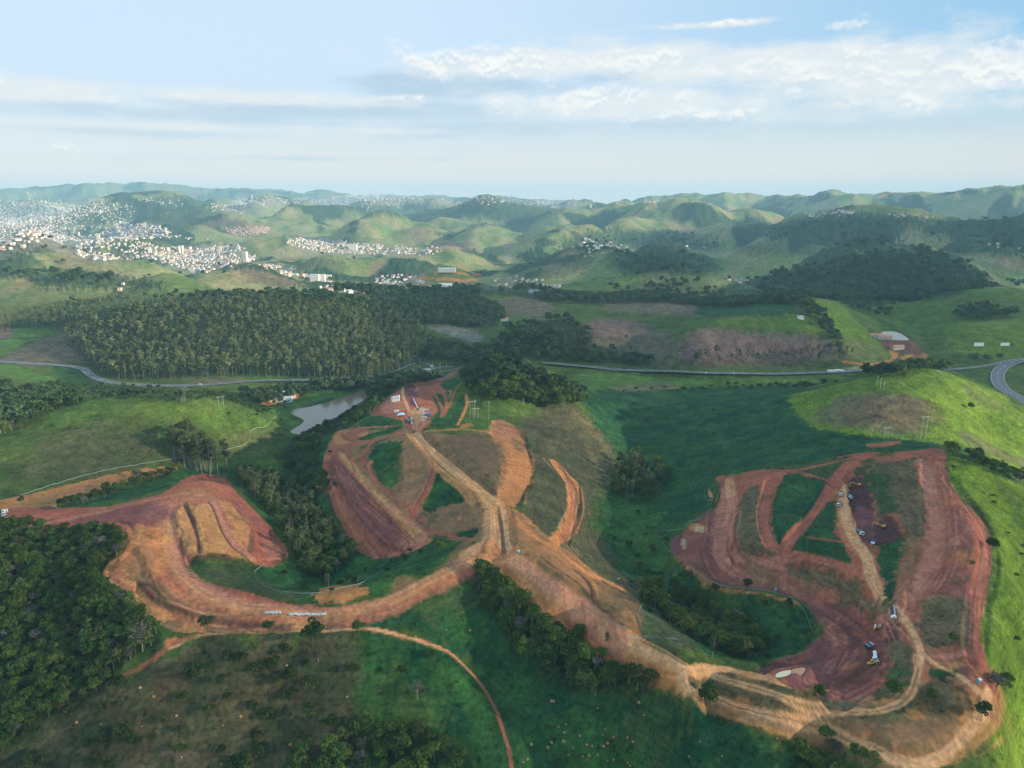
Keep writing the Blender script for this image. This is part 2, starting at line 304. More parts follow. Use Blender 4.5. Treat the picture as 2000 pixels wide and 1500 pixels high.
# ground cover with nothing drawn on it: pasture with scattered woodland farther off
far_w = sstep(GD, 1500, 2200)
for s0 in range(0, nV, 300000):
    sl_ = slice(s0, s0+300000); x, y, d = GX2[sl_], GY2[sl_], far_w[sl_][:,None].astype(np.float32)
    c0 = mixcol('pasture', x, y)*(1-d) + mixcol('fpast', x, y)*d
    w = sstep(fbm(x, y, 640, 5, .58, off=12.0), .06, .14)*far_w[sl_]
    so_ = sstep(fbm(x, y, 420, 5, .6, off=55.0), .20, .34)*far_w[sl_]*(1-w)*.7
    c0 = c0*(1-so_[:,None]) + mixcol('fsoil', x, y)*so_[:,None]
    c0 = c0*(1-w[:,None]) + mixcol('fwood', x, y)*w[:,None]
    COLR[sl_] = c0; WOODW[sl_] = w

def smooth(pts, closed, n=6):
    """Catmull-Rom through photo points"""
    p = np.asarray(pts, float); m = len(p)
    if m < 3: return p
    o = []
    rng = range(m) if closed else range(m-1)
    for i in rng:
        p0 = p[(i-1) % m] if closed or i > 0 else 2*p[0]-p[1]; p1 = p[i]; p2 = p[(i+1) % m]
        p3 = p[(i+2) % m] if closed or i+2 < m else 2*p[-1]-p[-2]
        for t in np.linspace(0, 1, n, endpoint=False):
            o.append(.5*((2*p1)+(p2-p0)*t+(2*p0-5*p1+4*p2-p3)*t*t+(3*p1-p0-3*p2+p3)*t**3))
    if not closed: o.append(p[-1])
    return np.array(o)
OPS = []
def fill(kind, s, soft=1.5, jit=1.5, a=1.0, dz=0.0): OPS.append(['F', kind, smooth(P(s), True), soft, jit, a, dz, None])
def line(kind, s, w, soft=.8, jit=.6, a=1.0, dz=0.0): OPS.append(['L', kind, smooth(P(s), False), soft, jit, a, dz, w])
def ruts(kind, s, w, period, a=.6, soft=1.0, dz=0.0, jit=.6): OPS.append(['R', kind, smooth(P(s), False), soft, jit, a, dz, (w, period)])
# --- far country
fill('town','-40,405 60,398 130,410 200,400 215,415 150,440 120,455 170,462 250,440 340,465 300,470 190,480 230,500 330,490 450,478 500,505 470,520 390,533 330,520 280,505 200,512 150,500 80,490 0,498 -40,500',60,60,.75)
fill('town','560,470 620,462 690,478 760,480 840,495 800,500 700,498 600,495',30,30,.7)
fill('town','560,388 640,386 720,380 830,392 800,402 700,405 620,400',60,60,.7)
fill('town','400,405 440,395 480,385 540,385 560,400 500,412 420,415',60,60,.7)
fill('town','850,395 960,388 1000,395 960,402 880,400',60,60,.6); fill('town','1020,398 1090,388 1140,398 1130,410 1060,405',60,60,.6); fill('town','1560,418 1640,413 1680,418 1620,424',40,40,.7)
fill('fwood','1490,455 1560,428 1700,418 1830,428 2000,424 2040,440 2040,500 1960,500 1860,470 1780,450 1760,470 1740,500 1640,500 1600,470 1520,470',50,60)
fill('fwood','860,420 950,393 1040,400 1080,420 1000,432 930,428',60,60,.85); fill('fwood','690,410 800,400 880,405 840,425 740,420',60,60,.8)
fill('fwood','110,435 200,412 320,385 420,395 380,415 300,420 250,435 160,440',70,60,.9); fill('fwood','290,430 330,415 400,405 440,415 400,440 330,455',60,50,.85)
fill('fwood','230,470 290,460 370,470 330,485 250,482',30,40,.8); fill('fwood','1090,480 1150,455 1300,450 1400,470 1390,490 1250,482 1160,490',40,40,.85)
fill('fwood','1180,500 1270,486 1380,500 1400,535 1300,535 1220,540',30,30); fill('fwood','1500,530 1600,515 1680,500 1770,488 1850,500 1930,540 1900,572 1800,590 1700,598 1600,588 1480,578 1400,575',20,25)
fill('fwood','1440,480 1560,470 1640,478 1600,500 1480,500',40,40,.7); fill('fwood','0,520 80,525 180,530 260,545 320,560 200,565 100,560 60,545 0,540',25,25,.85); fill('fwood','1040,510 1100,500 1160,500 1130,530 1060,545 1000,540',20,25,.6)
fill('fwood','560,520 620,505 680,515 660,545 600,548',25,25,.5); fill('fwood','620,575 700,560 800,570 900,560 1000,565 1060,560 1050,580 960,575 850,580 700,585',20,25,.85)
fill('fpast','690,470 740,425 800,440 870,465 840,480 760,478',40,30); fill('fpast','880,470 955,440 1040,470 1040,490 940,490',40,30); fill('fpast','1380,560 1460,510 1530,500 1560,520 1500,540',20,20)
fill('fsoil','380,440 440,425 480,428 470,436 400,445',30,20,.6); fill('fsoil','440,450 480,440 540,442 500,455 460,458',20,15,.9)
fill('fsoil','790,452 820,440 850,455 860,470 810,465',40,40,.5); fill('fsoil','840,478 870,470 910,475 925,490 890,487',15,15,.8); fill('fsoil','440,545 480,525 540,540 600,560 540,560',15,20,.6)
fill('fsoil','80,505 150,500 200,515 230,530 180,525 110,520',20,25,.45); fill('bright','830,545 860,530 900,525 935,540 900,550 860,552',8,8,.7)
line('orange','790,540 830,544 860,545 905,548 945,544',8); line('orange','830,542 860,531 890,532 940,543',7); line('orange','895,520 915,530 940,540',8)
fill('bright','1130,540 1180,505 1220,520 1260,550 1180,560 1100,575 1060,560',15,15,.45)
fill('green','1700,600 1760,590 1860,585 1900,600 1860,640 1780,650 1700,640',10,10); fill('green','1850,572 1920,563 2010,566 2010,590 1950,585 1880,582',8,8)
fill('lime','1850,640 1900,620 2010,620 2010,700 1950,705 1880,690 1850,665',8,8,.6)
fill('lime','1565,582 1640,585 1665,620 1700,650 1730,680 1745,700 1690,712 1650,690 1640,650 1600,620 1570,600',6,6,.8)
fill('litter','1640,660 1690,665 1735,690 1730,705 1690,712 1650,705',8,10,.4)
fill('green','1340,632 1420,622 1500,620 1560,618 1600,640 1640,660 1560,650 1450,640 1380,645',8,12,.8)
fill('burnt','1330,690 1350,650 1400,640 1480,655 1560,655 1620,665 1625,690 1560,705 1440,700 1360,715',10,12,.85)
fill('burnt','1140,640 1160,625 1220,625 1250,640 1215,660 1170,665',8,14,.8); fill('litter','1180,595 1240,585 1300,588 1380,600 1350,615 1260,612 1200,608',8,12,.8)
fill('burnt','1020,620 1100,615 1130,640 1230,690 1340,700 1330,720 1200,715 1120,700 1060,690',10,15,.25)
fill('litter','960,600 1000,580 1070,590 1080,605 1010,625 970,625',8,10,.8); fill('bright','990,615 1040,620 1030,635 970,635',5,5,.7)
fill('grey','835,636 880,636 930,648 945,660 925,668 890,658 850,646',8,9,.55); fill('teal','1400,590 1540,585 1550,610 1500,615 1380,618 1360,600',8,8)
fill('burnt','0,700 60,672 130,650 170,670 175,700 100,712 40,715',8,10,.7); fill('bright','-20,660 40,640 90,632 110,645 60,665 -20,700',6,6,.9); fill('litter','-10,640 25,642 20,660 -10,662',5,5)
fill('litter','300,690 350,670 400,680 480,700 420,720 340,715',12,20,.35); fill('bright','380,720 450,715 560,735 480,745 400,745',8,10,.6); fill('litter','370,745 420,735 500,742 480,750 400,752',4,6,.6)
fill('bright','-20,715 30,712 70,730 110,740 60,745 0,730',5,5,.8)
# --- valley, lake shore and highway strip
fill('teal','100,715 160,720 200,750 300,765 420,775 540,780 600,760 700,745 730,750 640,790 560,800 520,790 420,780 300,770 200,765 130,755',6,8,.8)
fill('bright','500,795 560,790 600,770 680,762 730,758 700,770 640,780 590,800 560,815 590,838 560,850 540,830 520,810',4,4,.7)
fill('bright','1120,735 1180,728 1300,738 1400,742 1480,740 1590,742 1600,752 1500,755 1350,755 1250,760 1170,770 1140,755',6,5,.8)
fill('green','1180,748 1300,752 1440,748 1590,744 1590,752 1440,757 1300,764 1200,765',5,6,.9); fill('burnt','1210,755 1280,745 1330,758 1260,768 1180,768',4,6,.5)
# --- big basin between the two ridges
fill('teal','1140,770 1250,765 1400,755 1560,752 1600,770 1580,800 1600,830 1700,850 1830,865 1840,900 1750,885 1600,905 1430,930 1390,990 1330,1030 1320,1090 1400,1150 1560,1180 1600,1240 1520,1290 1400,1280 1280,1240 1200,1180 1150,1100 1170,1000 1180,900',14,10)
fill('lush','1180,900 1220,870 1290,880 1300,960 1290,1040 1330,1110 1420,1180 1480,1260 1420,1280 1300,1200 1220,1120 1200,1020',14,10); fill('bright','1190,1000 1250,985 1290,1050 1300,1100 1240,1110 1200,1060',16,12,.35)
fill('dry','960,800 1050,790 1120,790 1160,830 1200,880 1205,930 1170,960 1150,1010 1180,1060 1205,1110 1260,1150 1250,1180 1210,1165 1120,1120 1060,1060 1020,1000 1040,900 1020,850 960,830',10,8)
fill('green','930,780 1000,780 1060,800 1000,830 940,838 900,835 920,800',8,8,.8)
fill('lush','570,870 640,850 690,840 650,870 640,950 660,1020 700,1070 850,1060 900,1060 870,1090 760,1150 640,1180 540,1170 440,1140 380,1095 480,1105 560,1080 530,1030 470,960 440,920 520,900',8,6)
fill('teal','560,860 640,835 720,780 770,750 790,752 740,800 690,830 650,850 620,880 560,900',5,5,.9)
fill('lush','300,930 400,900 440,920 370,935 300,960 200,985 100,990 200,960',5,5)
fill('scrub','400,1105 470,1110 520,1135 600,1172 560,1180 480,1160 420,1140',4,4,.6)
# --- west meadow
fill('pasture','-60,790 60,790 150,772 300,778 420,790 520,812 565,845 500,905 420,905 300,915 150,960 0,985 -60,1000',6,6); fill('green','60,800 180,780 300,782 450,800 540,822 480,835 350,815 200,815 100,840',14,12,.7)
fill('dry','100,850 220,830 330,850 340,880 300,905 200,930 100,945 30,930',30,18,.7); fill('dry','440,850 520,840 550,845 500,885 440,890',10,8,.5)
fill('green','500,905 520,895 560,890 570,905 540,915 500,912',4,3,.8)
# --- south foreground
fill('scrub','-60,1420 100,1390 250,1310 330,1270 450,1235 640,1230 700,1225 698,1400 640,1500 400,1540 -60,1540',10,8); fill('lush','700,1225 860,1260 940,1330 985,1420 995,1510 720,1520 700,1400',10,8)
fill('pasture','720,1400 760,1300 860,1400 880,1450 800,1440',14,12,.6); fill('teal','720,1215 900,1150 960,1130 1100,1250 1200,1330 1340,1350 1450,1400 1560,1450 1700,1540 1000,1540 985,1400 930,1320 850,1260',10,8)
fill('bright','1080,1420 1180,1410 1250,1450 1200,1500 1100,1500',20,20,.35); fill('scrub','1230,1430 1280,1400 1300,1440 1290,1500',8,12,.35); fill('scrub','100,1440 220,1400 300,1440 250,1500 120,1510',16,16,.5)
fill('dry','400,1400 440,1300 520,1280 560,1320 500,1380 440,1450 380,1460',14,14,.5); fill('dry','640,1240 700,1235 695,1330 660,1330',6,6,.5); fill('dry','840,1200 960,1180 900,1150 830,1175',8,8,.3)
fill('litter','325,1430 345,1425 350,1460 335,1470',4,4,.5); fill('litter','350,1480 385,1475 390,1500 355,1505',4,4,.4); fill('orange','325,1250 345,1250 343,1263 328,1265',2,1.5)
# --- sunny hill on the right
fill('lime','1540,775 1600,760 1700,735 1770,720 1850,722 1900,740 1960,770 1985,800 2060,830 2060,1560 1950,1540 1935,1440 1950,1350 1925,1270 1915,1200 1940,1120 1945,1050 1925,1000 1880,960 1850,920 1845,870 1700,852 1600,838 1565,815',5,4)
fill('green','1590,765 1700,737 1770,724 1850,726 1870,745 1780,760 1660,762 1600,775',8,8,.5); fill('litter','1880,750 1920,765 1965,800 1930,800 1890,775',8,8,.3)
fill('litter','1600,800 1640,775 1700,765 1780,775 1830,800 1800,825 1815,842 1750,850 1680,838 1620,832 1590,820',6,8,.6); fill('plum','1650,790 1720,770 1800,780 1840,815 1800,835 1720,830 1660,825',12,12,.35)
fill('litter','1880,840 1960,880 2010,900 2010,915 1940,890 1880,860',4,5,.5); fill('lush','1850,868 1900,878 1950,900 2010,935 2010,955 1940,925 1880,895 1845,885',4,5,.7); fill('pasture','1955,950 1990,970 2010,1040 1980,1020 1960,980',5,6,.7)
fill('lush','1760,728 1770,715 1850,715 1900,735 1990,790 2010,850 1960,800 1880,745 1840,728 1790,722',2,2,.0)
# --- west works
fill('orange','-30,1015 -30,985 60,965 160,940 250,920 330,912 345,918 300,930 180,960 110,990 60,1000 30,1010',1.5,1.5,.75); fill('scraped','60,975 160,945 250,925 250,935 160,962 90,985',2,2,.5)
fill('red','-30,1050 0,1000 50,992 120,992 200,990 260,978 320,962 360,935 400,926 440,935 460,960 500,1000 540,1040 560,1070 555,1090 520,1108 480,1095 440,1098 380,1090 370,1120 500,1160 620,1178 700,1170 780,1150 860,1115 920,1070 960,1040 1000,1060 1030,1085 1000,1110 960,1108 900,1130 820,1170 720,1212 640,1225 540,1228 430,1228 330,1225 300,1180 250,1150 200,1120 240,1080 250,1045 200,1025 130,1030 60,1045',1.5,1.2)
fill('pink','300,985 400,960 440,990 420,1010 380,1020 350,1090 400,1130 480,1165 620,1182 560,1195 440,1185 360,1150 320,1090 310,1040 270,1010',4,3,.6)
fill('plum','120,1020 200,1000 260,985 320,990 330,1020 270,1030 220,1020 150,1030',5,4,.65); fill('orange','245,1030 300,1030 330,1050 325,1110 300,1130 280,1160 230,1130 205,1115 245,1080 250,1050',3,3,.75)
fill('ochre','345,1000 400,990 430,1020 480,1080 500,1098 440,1095 380,1088 350,1060',2,2,.85); fill('ochre','430,985 470,1000 495,1040 490,1085 460,1050 440,1010',2,2,.8); fill('red','500,1030 545,1050 555,1085 520,1095 500,1085 492,1060',3,2,.6); fill('pink','515,1050 540,1060 545,1085 515,1085',3,2,.5)
fill('scraped','360,960 400,948 430,960 420,975 380,965',3,3,.4); fill('red','380,940 420,930 450,960 480,1000 530,1045 500,1040 460,1000 430,970',3,2,.6); fill('plum','455,985 500,1010 545,1050 520,1045 480,1020',2,2,.4)
fill('scraped','268,1075 300,1065 310,1090 290,1105 310,1140 400,1180 480,1200 420,1205 320,1180 270,1130 240,1100',3,3,.75); fill('ochre','260,1130 330,1190 420,1215 560,1215 640,1218 540,1228 420,1228 320,1220 280,1180',3,2,.8)
fill('orange','455,1185 480,1180 500,1195 470,1200',2,3,.6); fill('ochre','520,1192 640,1195 700,1190 640,1210 540,1212',3,2,.5); fill('scraped','640,1195 760,1170 830,1140 920,1120 860,1155 740,1205 660,1218',3,2,.55); fill('pink','880,1095 940,1060 990,1060 1010,1085 940,1100',3,2,.5)
fill('orange','625,1150 690,1142 720,1150 670,1170 630,1172',2,3,.7); fill('scraped','765,1140 790,1120 830,1125 800,1145 770,1150',2,2,.7); fill('scraped','860,1115 890,1070 925,1055 910,1085 870,1125',2,2,.6)
line('dark','362,982 366,1000 380,1030 390,1060 390,1085',3.2,1,.5,.85,-.8); line('ochre','369,985 385,1020 396,1062 398,1088',2.5,1,.5,.9,.5)
line('pink','410,980 425,1010 440,1045 465,1080 490,1094',5,1,.5,.9); line('ditch','407,985 420,1010 434,1048 458,1082 485,1097',1.3,.8,.4,.85,-.7); line('ditch','493,1040 492,1060 488,1086',3,1.5,.5,.8,-.8); line('ditch','435,962 470,1010 495,1040',1.3,1,.5,.6,-.4); line('plum','445,965 480,1005 520,1045',1.5,1,.5,.6)
line('ditch','352,1055 355,1080 362,1105 372,1118',1.3,1,.5,.7,-.5); line('scrub','337,1010 345,1030 358,1045 352,1060 358,1080',2,2,1,.6); line('scrub','372,1092 440,1096 500,1108',3,2,1,.9); line('bright','320,1060 335,1075 318,1090',1.4,2,1,.0)
line('scrub','250,1120 280,1135 300,1150 318,1170 345,1190 375,1200',2.0,1.2,1,.8,-.5); line('ditch','290,1110 300,1140 340,1170 400,1190',1.2,1,.6,.5,-.4); line('ditch','205,1120 235,1095 250,1070 245,1045 230,1030',1.5,1,.7,.5,-.4)
line('dark','215,1022 235,1018 250,1022 262,1036',2,1.5,1,.6,-.5); line('ditch','20,1000 45,990 80,975',1,1,.5,.4); fill('dark','75,992 90,988 110,990 112,994 85,996',1,.6,.7); line('pale','82,989 100,987 112,992',1,.6,.4,.8)
line('tan','0,1042 100,1020 200,1000 300,975 380,965 430,985',4,3,1,.35); line('tan','330,1020 335,1080 370,1130 440,1170 560,1188 660,1188 760,1165 850,1120 930,1085 1000,1085',6,3,1,.6); line('pink','340,1060 350,1100 400,1140 480,1172',7,4,2,.5)
# --- centre works
fill('scraped','640,870 660,848 700,838 740,840 760,830 800,835 880,850 960,842 1030,870 1045,900 1040,930 1020,960 1010,985 990,1000 975,1060 930,1060 880,1055 840,1050 780,1078 730,1082 700,1060 665,1010 640,960 630,920',1.5,1.5,.9)
fill('lush','725,880 760,862 785,870 775,900 780,925 760,950 740,945 722,915',2,4); fill('pasture','770,890 782,880 784,925 764,948 758,945 772,920',1.5,2,.7)
fill('lush','860,922 880,925 915,965 905,975 860,985 840,1000 822,985 835,950',2,2.5); fill('lush','695,857 730,845 780,832 775,842 730,856 710,860',1.5,1.5); fill('lush','700,872 735,862 760,856 720,875',1.5,1.5,.9); fill('lush','870,1040 920,1025 935,1035 925,1050 900,1052',2,2); fill('lush','855,1000 828,1000 820,1010 850,1035 900,1035 870,1050 830,1040 815,1010',1.5,2,.5)
fill('red','632,905 660,880 690,900 720,950 780,1010 815,1050 840,1060 800,1075 740,1082 700,1065 670,1010 640,960',2,1.5,.8); fill('plum','640,900 665,895 700,940 760,1010 800,1050 780,1065 740,1040 690,970 650,930',3,3,.7)
line('ochre','665,890 690,915 720,950 760,990 790,1020 820,1045',6,3,2,.8); line('tan','662,885 690,912 722,955 770,1000 810,1030 840,1055',3,2,1,.5); line('plum','640,920 680,970 720,1020 760,1070',4,3,1.5,.5); line('pink','645,950 680,1000 700,1040 740,1078',3,2,1.5,.45); line('dark','650,930 700,985 750,1040 775,1068',2,2,1,.4); line('plum','665,915 720,975 770,1035 800,1062',3,2,1,.5); line('dark','660,900 700,945 750,1000 800,1050',1.5,1.5,1,.5,-.5)
fill('ochre','775,1000 800,1020 830,1045 810,1050 785,1030',3,4,.5); fill('pink','780,1050 830,1040 845,1055 800,1075 760,1080',3,3,.6); fill('red','655,850 690,838 720,842 690,858 670,868 650,880 640,890',1.5,1.5,.8); fill('ochre','655,845 680,838 670,855 685,865 665,870 650,860',1.5,2,.7)
line('red','645,895 670,872 700,866 715,862',5,1,.8,.8); line('red','716,838 700,836 680,838 668,848 676,858 700,862 740,858 775,845',3.2,1,.6,.9); line('ditch','670,848 678,858 700,863',1.2,1,.4,.7); line('red','718,862 690,870 680,885',4,1.5,1,.6)
line('pink','700,836 740,834 785,828 800,822',3,1,.6,.8); line('pink','700,834 703,822 740,835',1.2,.8,.5,.6); line('red','712,905 708,890 730,862 770,850 790,840',5,1.2,.8,.85); line('dark','718,905 714,890 735,866',1.4,1,.4,.5); fill('ochre','700,850 715,843 718,848 705,853',1,1,.8)
line('red','718,905 740,945 790,985 830,1020 850,1035',5,2,1,.7); line('ditch','722,905 745,945 790,980 820,1008',1.3,1,.5,.4); line('pink','760,990 800,1020 840,1040',4,2,1,.5)
line('red','850,905 845,925 830,960 815,985 805,1010',6,1.5,.8,.8); line('ditch','846,908 835,945 812,985',1.3,.8,.4,.6,-.4); line('ditch','856,912 840,950 822,985',1.2,.8,.4,.4)
line('ochre','800,846 830,880 848,905 880,930 905,950 930,985 940,1010',8,2,1,.85); line('orange','795,850 825,885 845,908',2.5,1,.6,.5); line('ditch','806,838 822,862 842,888 870,912 905,940',3,1.5,.6,.75,-.8); line('dark','905,940 925,965 945,1000',1.6,1,.5,.4)
line('tan','812,842 826,862 870,900 920,940 960,970 985,990 990,1030 985,1060',8,1.5,.8); line('ochre','818,850 850,880 900,920 950,960',2,1,.5,.6); line('orange','830,855 880,900 930,940',1.3,1,.5,.5)
line('tan','955,965 962,1000 965,1040 955,1060 920,1080',14,4,2,.65); line('tan','985,995 990,1040 998,1075',3.5,1,.5,.9); line('ditch','971,985 978,1020 984,1068',2.5,1,.5,.8,-.9); line('pale','982,990 988,1040 993,1070',1.2,1,.5,.4); line('ochre','945,960 970,990',8,3,1,.6)
fill('orange','935,1075 950,1055 970,1055 985,1080 975,1088 925,1088',1.5,1,.7); fill('scraped','930,1080 960,1062 985,1082 960,1087',1.5,1,.4); line('ditch','928,1084 940,1070 952,1056',1,.8,.4,.6); line('ditch','965,1056 978,1072 988,1082',1,.8,.4,.5)
fill('dark','958,945 964,938 972,958 965,965 958,955',1.5,1,.5); line('orange','830,842 870,840 900,838 950,843 980,850 1000,880',5,2,1,.6)
fill('orange','958,825 985,822 1020,845 1030,870 1042,900 1040,930 1020,960 1008,985 1010,990 985,990 970,965 980,940 985,900 975,870 958,860',2,2,.7); fill('orange','980,895 1030,890 1040,930 1015,965 985,965',3,2,.6); fill('pink','960,826 985,823 1015,845 990,852 962,845',2,2,.5); fill('dry','1000,850 1025,865 1025,880 1005,870',2,2,.5)
line('dark','1024,862 1030,875 1038,890',1.6,1,.6,.8,-.4); line('orange','1042,938 1030,955 1025,985',1.2,.8,.8,.7); line('scrub','1036,942 1022,960 1020,985',2,2,1,.6); fill('dry','845,862 900,845 960,850 985,880 980,930 960,955 930,930 880,890 850,870',3,4,.55); fill('plum','880,855 960,860 980,900 960,930 920,900 890,880',8,8,.22); line('red','850,862 840,855 870,848 890,852',2,2,1,.5)
fill('scraped','800,870 830,880 850,905 835,930 810,960 785,985 770,970 785,930 785,890',3,4,.6); fill('scraped','845,1010 900,990 940,985 935,1020 900,1035 850,1035 830,1020',2,3,.85); fill('orange','893,1003 900,1002 901,1010 892,1010',1,1,.7); line('ditch','900,1005 945,995 968,995',1,.7,.4,.6)
line('red','835,1030 870,1038 900,1050 925,1055',3,1,.8,.9); line('ditch','838,1040 880,1050 915,1058',.9,.8,.4,.6)
line('orange','894,830 904,810 912,790 910,770',3.2,1,.6,.9); fill('lush','850,835 870,805 890,790 905,775 903,800 888,828',2,2,.9); fill('orange','900,832 915,826 925,830 905,836',1,1,.6)
fill('lush','640,880 632,860 650,850 640,875',1,1,.5); fill('orange','615,946 625,940 635,945 632,952 620,952',1,.8); fill('orange','632,895 638,888 645,896 636,900',1,.8,.7)
# --- north end of the centre ridge
fill('red','722,808 745,785 775,765 800,752 830,745 860,738 895,722 885,735 862,752 870,770 855,785 858,800 842,815 835,835 800,835 790,825 765,818 740,812',1.5,1.2,.85); fill('lush','700,830 730,812 770,818 790,826 760,832',1.5,1,.9)
fill('plum','790,760 808,750 815,765 815,785 825,795 808,795 795,775',1.5,1.5,.9); fill('pink','800,800 830,795 838,820 822,840 805,830 800,812',1.5,1.5,.8); fill('tan','802,802 826,798 826,818 815,826 806,815',2,1,.7)
line('tan','786,756 788,775 796,795 800,805',3.2,1,.5,.9); line('red','775,760 800,750 840,746 862,742',5,1.5,1,.8); line('pink','786,756 800,748 815,755 812,765',3,1,.5,.7); fill('pink','745,790 780,772 790,790 790,805 765,808 745,803',2,1.5,.6)
fill('lush','845,770 862,770 870,785 868,805 850,830 842,828 855,805 850,788',1.5,1,.9); line('red','848,750 846,765 855,780 864,800 862,815',3,1,.5,.8); line('red','860,752 868,768 872,790 866,812',3.5,1,.5,.85); line('red','898,748 888,765 878,790 866,812',3,1,.5,.8); line('pink','870,762 880,765 878,775',2.2,1,.5,.7); line('red','836,765 840,775 832,780',2,1,.5,.5)
fill('lush','860,750 880,735 900,730 900,745 890,760 872,762',1.5,1,.9); fill('scraped','870,735 900,715 920,708 905,725 880,740',2,2,.6); line('scraped','660,845 680,812 715,790',1.5,1,.8,.5)
# --- highway strip details
line('orange','1650,708 1700,712 1740,705 1750,690',8,3,2,.9); line('orange','1700,655 1735,665 1740,680 1745,695',7,3,2,.7); fill('orange','1760,695 1800,690 1810,700 1790,710 1760,708',5,4,.7); fill('plum','1720,665 1760,668 1800,680 1800,690 1760,690 1730,680',5,4,.7); fill('sand','1640,722 1660,716 1720,712 1700,720',3,3,.4)
# --- south-east arm
fill('orange','1000,1110 985,1085 1000,1060 985,1000 1010,995 1060,1040 1120,1085 1180,1130 1220,1150 1200,1165 1250,1180 1255,1230 1300,1280 1330,1300 1420,1310 1550,1340 1650,1355 1750,1360 1800,1300 1850,1330 1920,1300 1950,1350 1930,1400 1880,1460 1800,1505 1720,1490 1650,1440 1580,1425 1500,1410 1400,1380 1320,1350 1250,1330 1150,1260 1060,1190 1010,1140 960,1125 940,1108',2,1.5,.75)
fill('scraped','1000,1000 1060,1040 1150,1110 1220,1150 1250,1180 1250,1230 1180,1200 1100,1140 1020,1080 995,1040',4,4,.55); fill('ochre','1010,1130 980,1115 1030,1120 1100,1185 1150,1210 1130,1230 1060,1190',4,3,.7)
fill('pink','985,1090 1015,1080 1080,1130 1150,1185 1200,1225 1250,1265 1210,1255 1150,1215 1090,1165 1020,1115',2,1.5,.8); fill('plum','1040,1115 1120,1170 1190,1225 1150,1205 1080,1150',5,4,.35); fill('pink','1080,1125 1150,1170 1170,1195 1130,1175 1090,1145',4,3,.5)
fill('red','1100,1205 1150,1210 1185,1235 1215,1260 1220,1285 1180,1275 1130,1245 1105,1225',3,3,.9); fill('dark','1180,1255 1220,1262 1222,1285 1190,1280',3,3,.4)
fill('orange','1072,897 1090,903 1110,925 1130,945 1134,975 1128,1000 1128,1035 1110,1050 1095,1062 1100,1080 1150,1115 1218,1150 1200,1150 1140,1120 1080,1065 1078,1045 1100,1020 1108,990 1105,950 1090,920',1,1,.95)
line('red','1105,930 1118,960 1116,1000 1105,1035 1098,1055',4,2,1,.5); line('ditch','1124,965 1122,1005 1118,1030 1100,1058',1,.8,.5,.6,-.5); line('ditch','1100,915 1112,940 1124,960',.9,.8,.4,.5); line('orange','1000,1010 1040,1045 1080,1070',7,2,1,.85); line('orange','1028,1035 1080,1085 1110,1110',1.6,1,.6,.8); line('ditch','1040,1050 1070,1075 1112,1112',1.4,.8,.5,.6,-.5)
line('dark','1120,1112 1140,1128 1155,1150 1158,1165',2.5,1.2,.7,.9,-.8); line('orange','1128,1110 1150,1125 1162,1145 1164,1168',3,1,.6,.8,.3); line('scrub','1058,1090 1090,1112 1130,1140 1150,1162 1200,1205 1225,1222',2.2,1.6,1,.8); line('scrub','1180,1138 1220,1160 1260,1178',3,2,1,.6)
fill('dry','1160,1130 1230,1160 1258,1180 1250,1200 1200,1190 1170,1160',5,5,.5); fill('dry','1000,1050 1060,1100 1130,1150 1090,1130 1010,1070',5,5,.4)
line('tan','1000,1085 1060,1130 1130,1190 1200,1240 1260,1268 1340,1300',5,2,1,.7); line('tan','1090,1135 1180,1205 1215,1235 1300,1280 1345,1300',1.1,.7,.3,.7); line('tan','1180,1225 1240,1258 1330,1302',1.1,.7,.3,.6); line('dark','1195,1220 1220,1240 1245,1255',1.5,1,.6,.6,-.4); line('pale','1225,1238 1265,1238 1300,1245 1322,1248',1.2,.8,.4,.7); line('pale','1200,1215 1230,1225',1,.8,.4,.5)
fill('dry','1265,1180 1300,1200 1350,1250 1360,1275 1300,1262 1258,1240 1250,1200',4,3,.6); line('scrub','1265,1245 1300,1262 1330,1280',3,1.6,.8,.8); fill('lush','1330,1280 1370,1290 1420,1300 1380,1302',2,1,.6)
fill('scraped','1360,1310 1450,1325 1560,1350 1700,1372 1790,1350 1800,1365 1760,1385 1690,1392 1600,1378 1500,1350 1430,1335 1370,1325',2,2,.6); fill('dry','1420,1330 1500,1350 1620,1390 1700,1395 1780,1370 1740,1410 1640,1412 1450,1370 1350,1335 1348,1318',3,3,.65); fill('scraped','1600,1395 1700,1400 1780,1400 1820,1420 1780,1460 1720,1450 1650,1420',4,5,.6)
line('tan','1345,1302 1332,1312 1345,1335 1380,1352 1430,1375 1500,1395 1570,1410 1620,1422 1670,1450 1720,1480 1780,1490 1840,1470 1890,1430 1925,1380',4.2,1,.5,.95); line('tan','1345,1300 1400,1303 1460,1315 1540,1335 1640,1352 1750,1352',3,1,.5,.55); line('tan','1345,1308 1400,1320 1500,1350 1580,1378 1660,1390 1730,1385 1780,1355 1795,1300 1790,1250 1765,1205',3.6,1,.5,.95)
line('tan','1765,1205 1790,1240 1792,1270',1,.6,.3,.4); line('orange','1350,1303 1420,1308 1480,1322 1560,1345',3.5,1.2,.7,.8); line('tan','1790,1280 1820,1310 1870,1330 1915,1360 1930,1385',3,1,.5,.9); line('tan','1760,1250 1790,1270',3,1,.5,.7); line('ochre','1850,1470 1900,1430 1935,1380 1950,1340',8,3,1,.6)
line('dry','1338,1312 1352,1340 1400,1360 1500,1396 1580,1411',.9,.6,.3,.6); line('dry','1400,1320 1500,1350 1580,1378 1660,1390 1730,1385',.8,.6,.3,.6); line('dry','1690,1462 1740,1485 1800,1485',.8,.6,.3,.5); line('ochre','1370,1370 1450,1400 1540,1422 1600,1430',5,2,1,.8); line('pale','1440,1395 1500,1410 1560,1424',.8,.8,.5,.5)
line('dark','1690,1415 1740,1440 1780,1460',.8,.8,.8,.4)
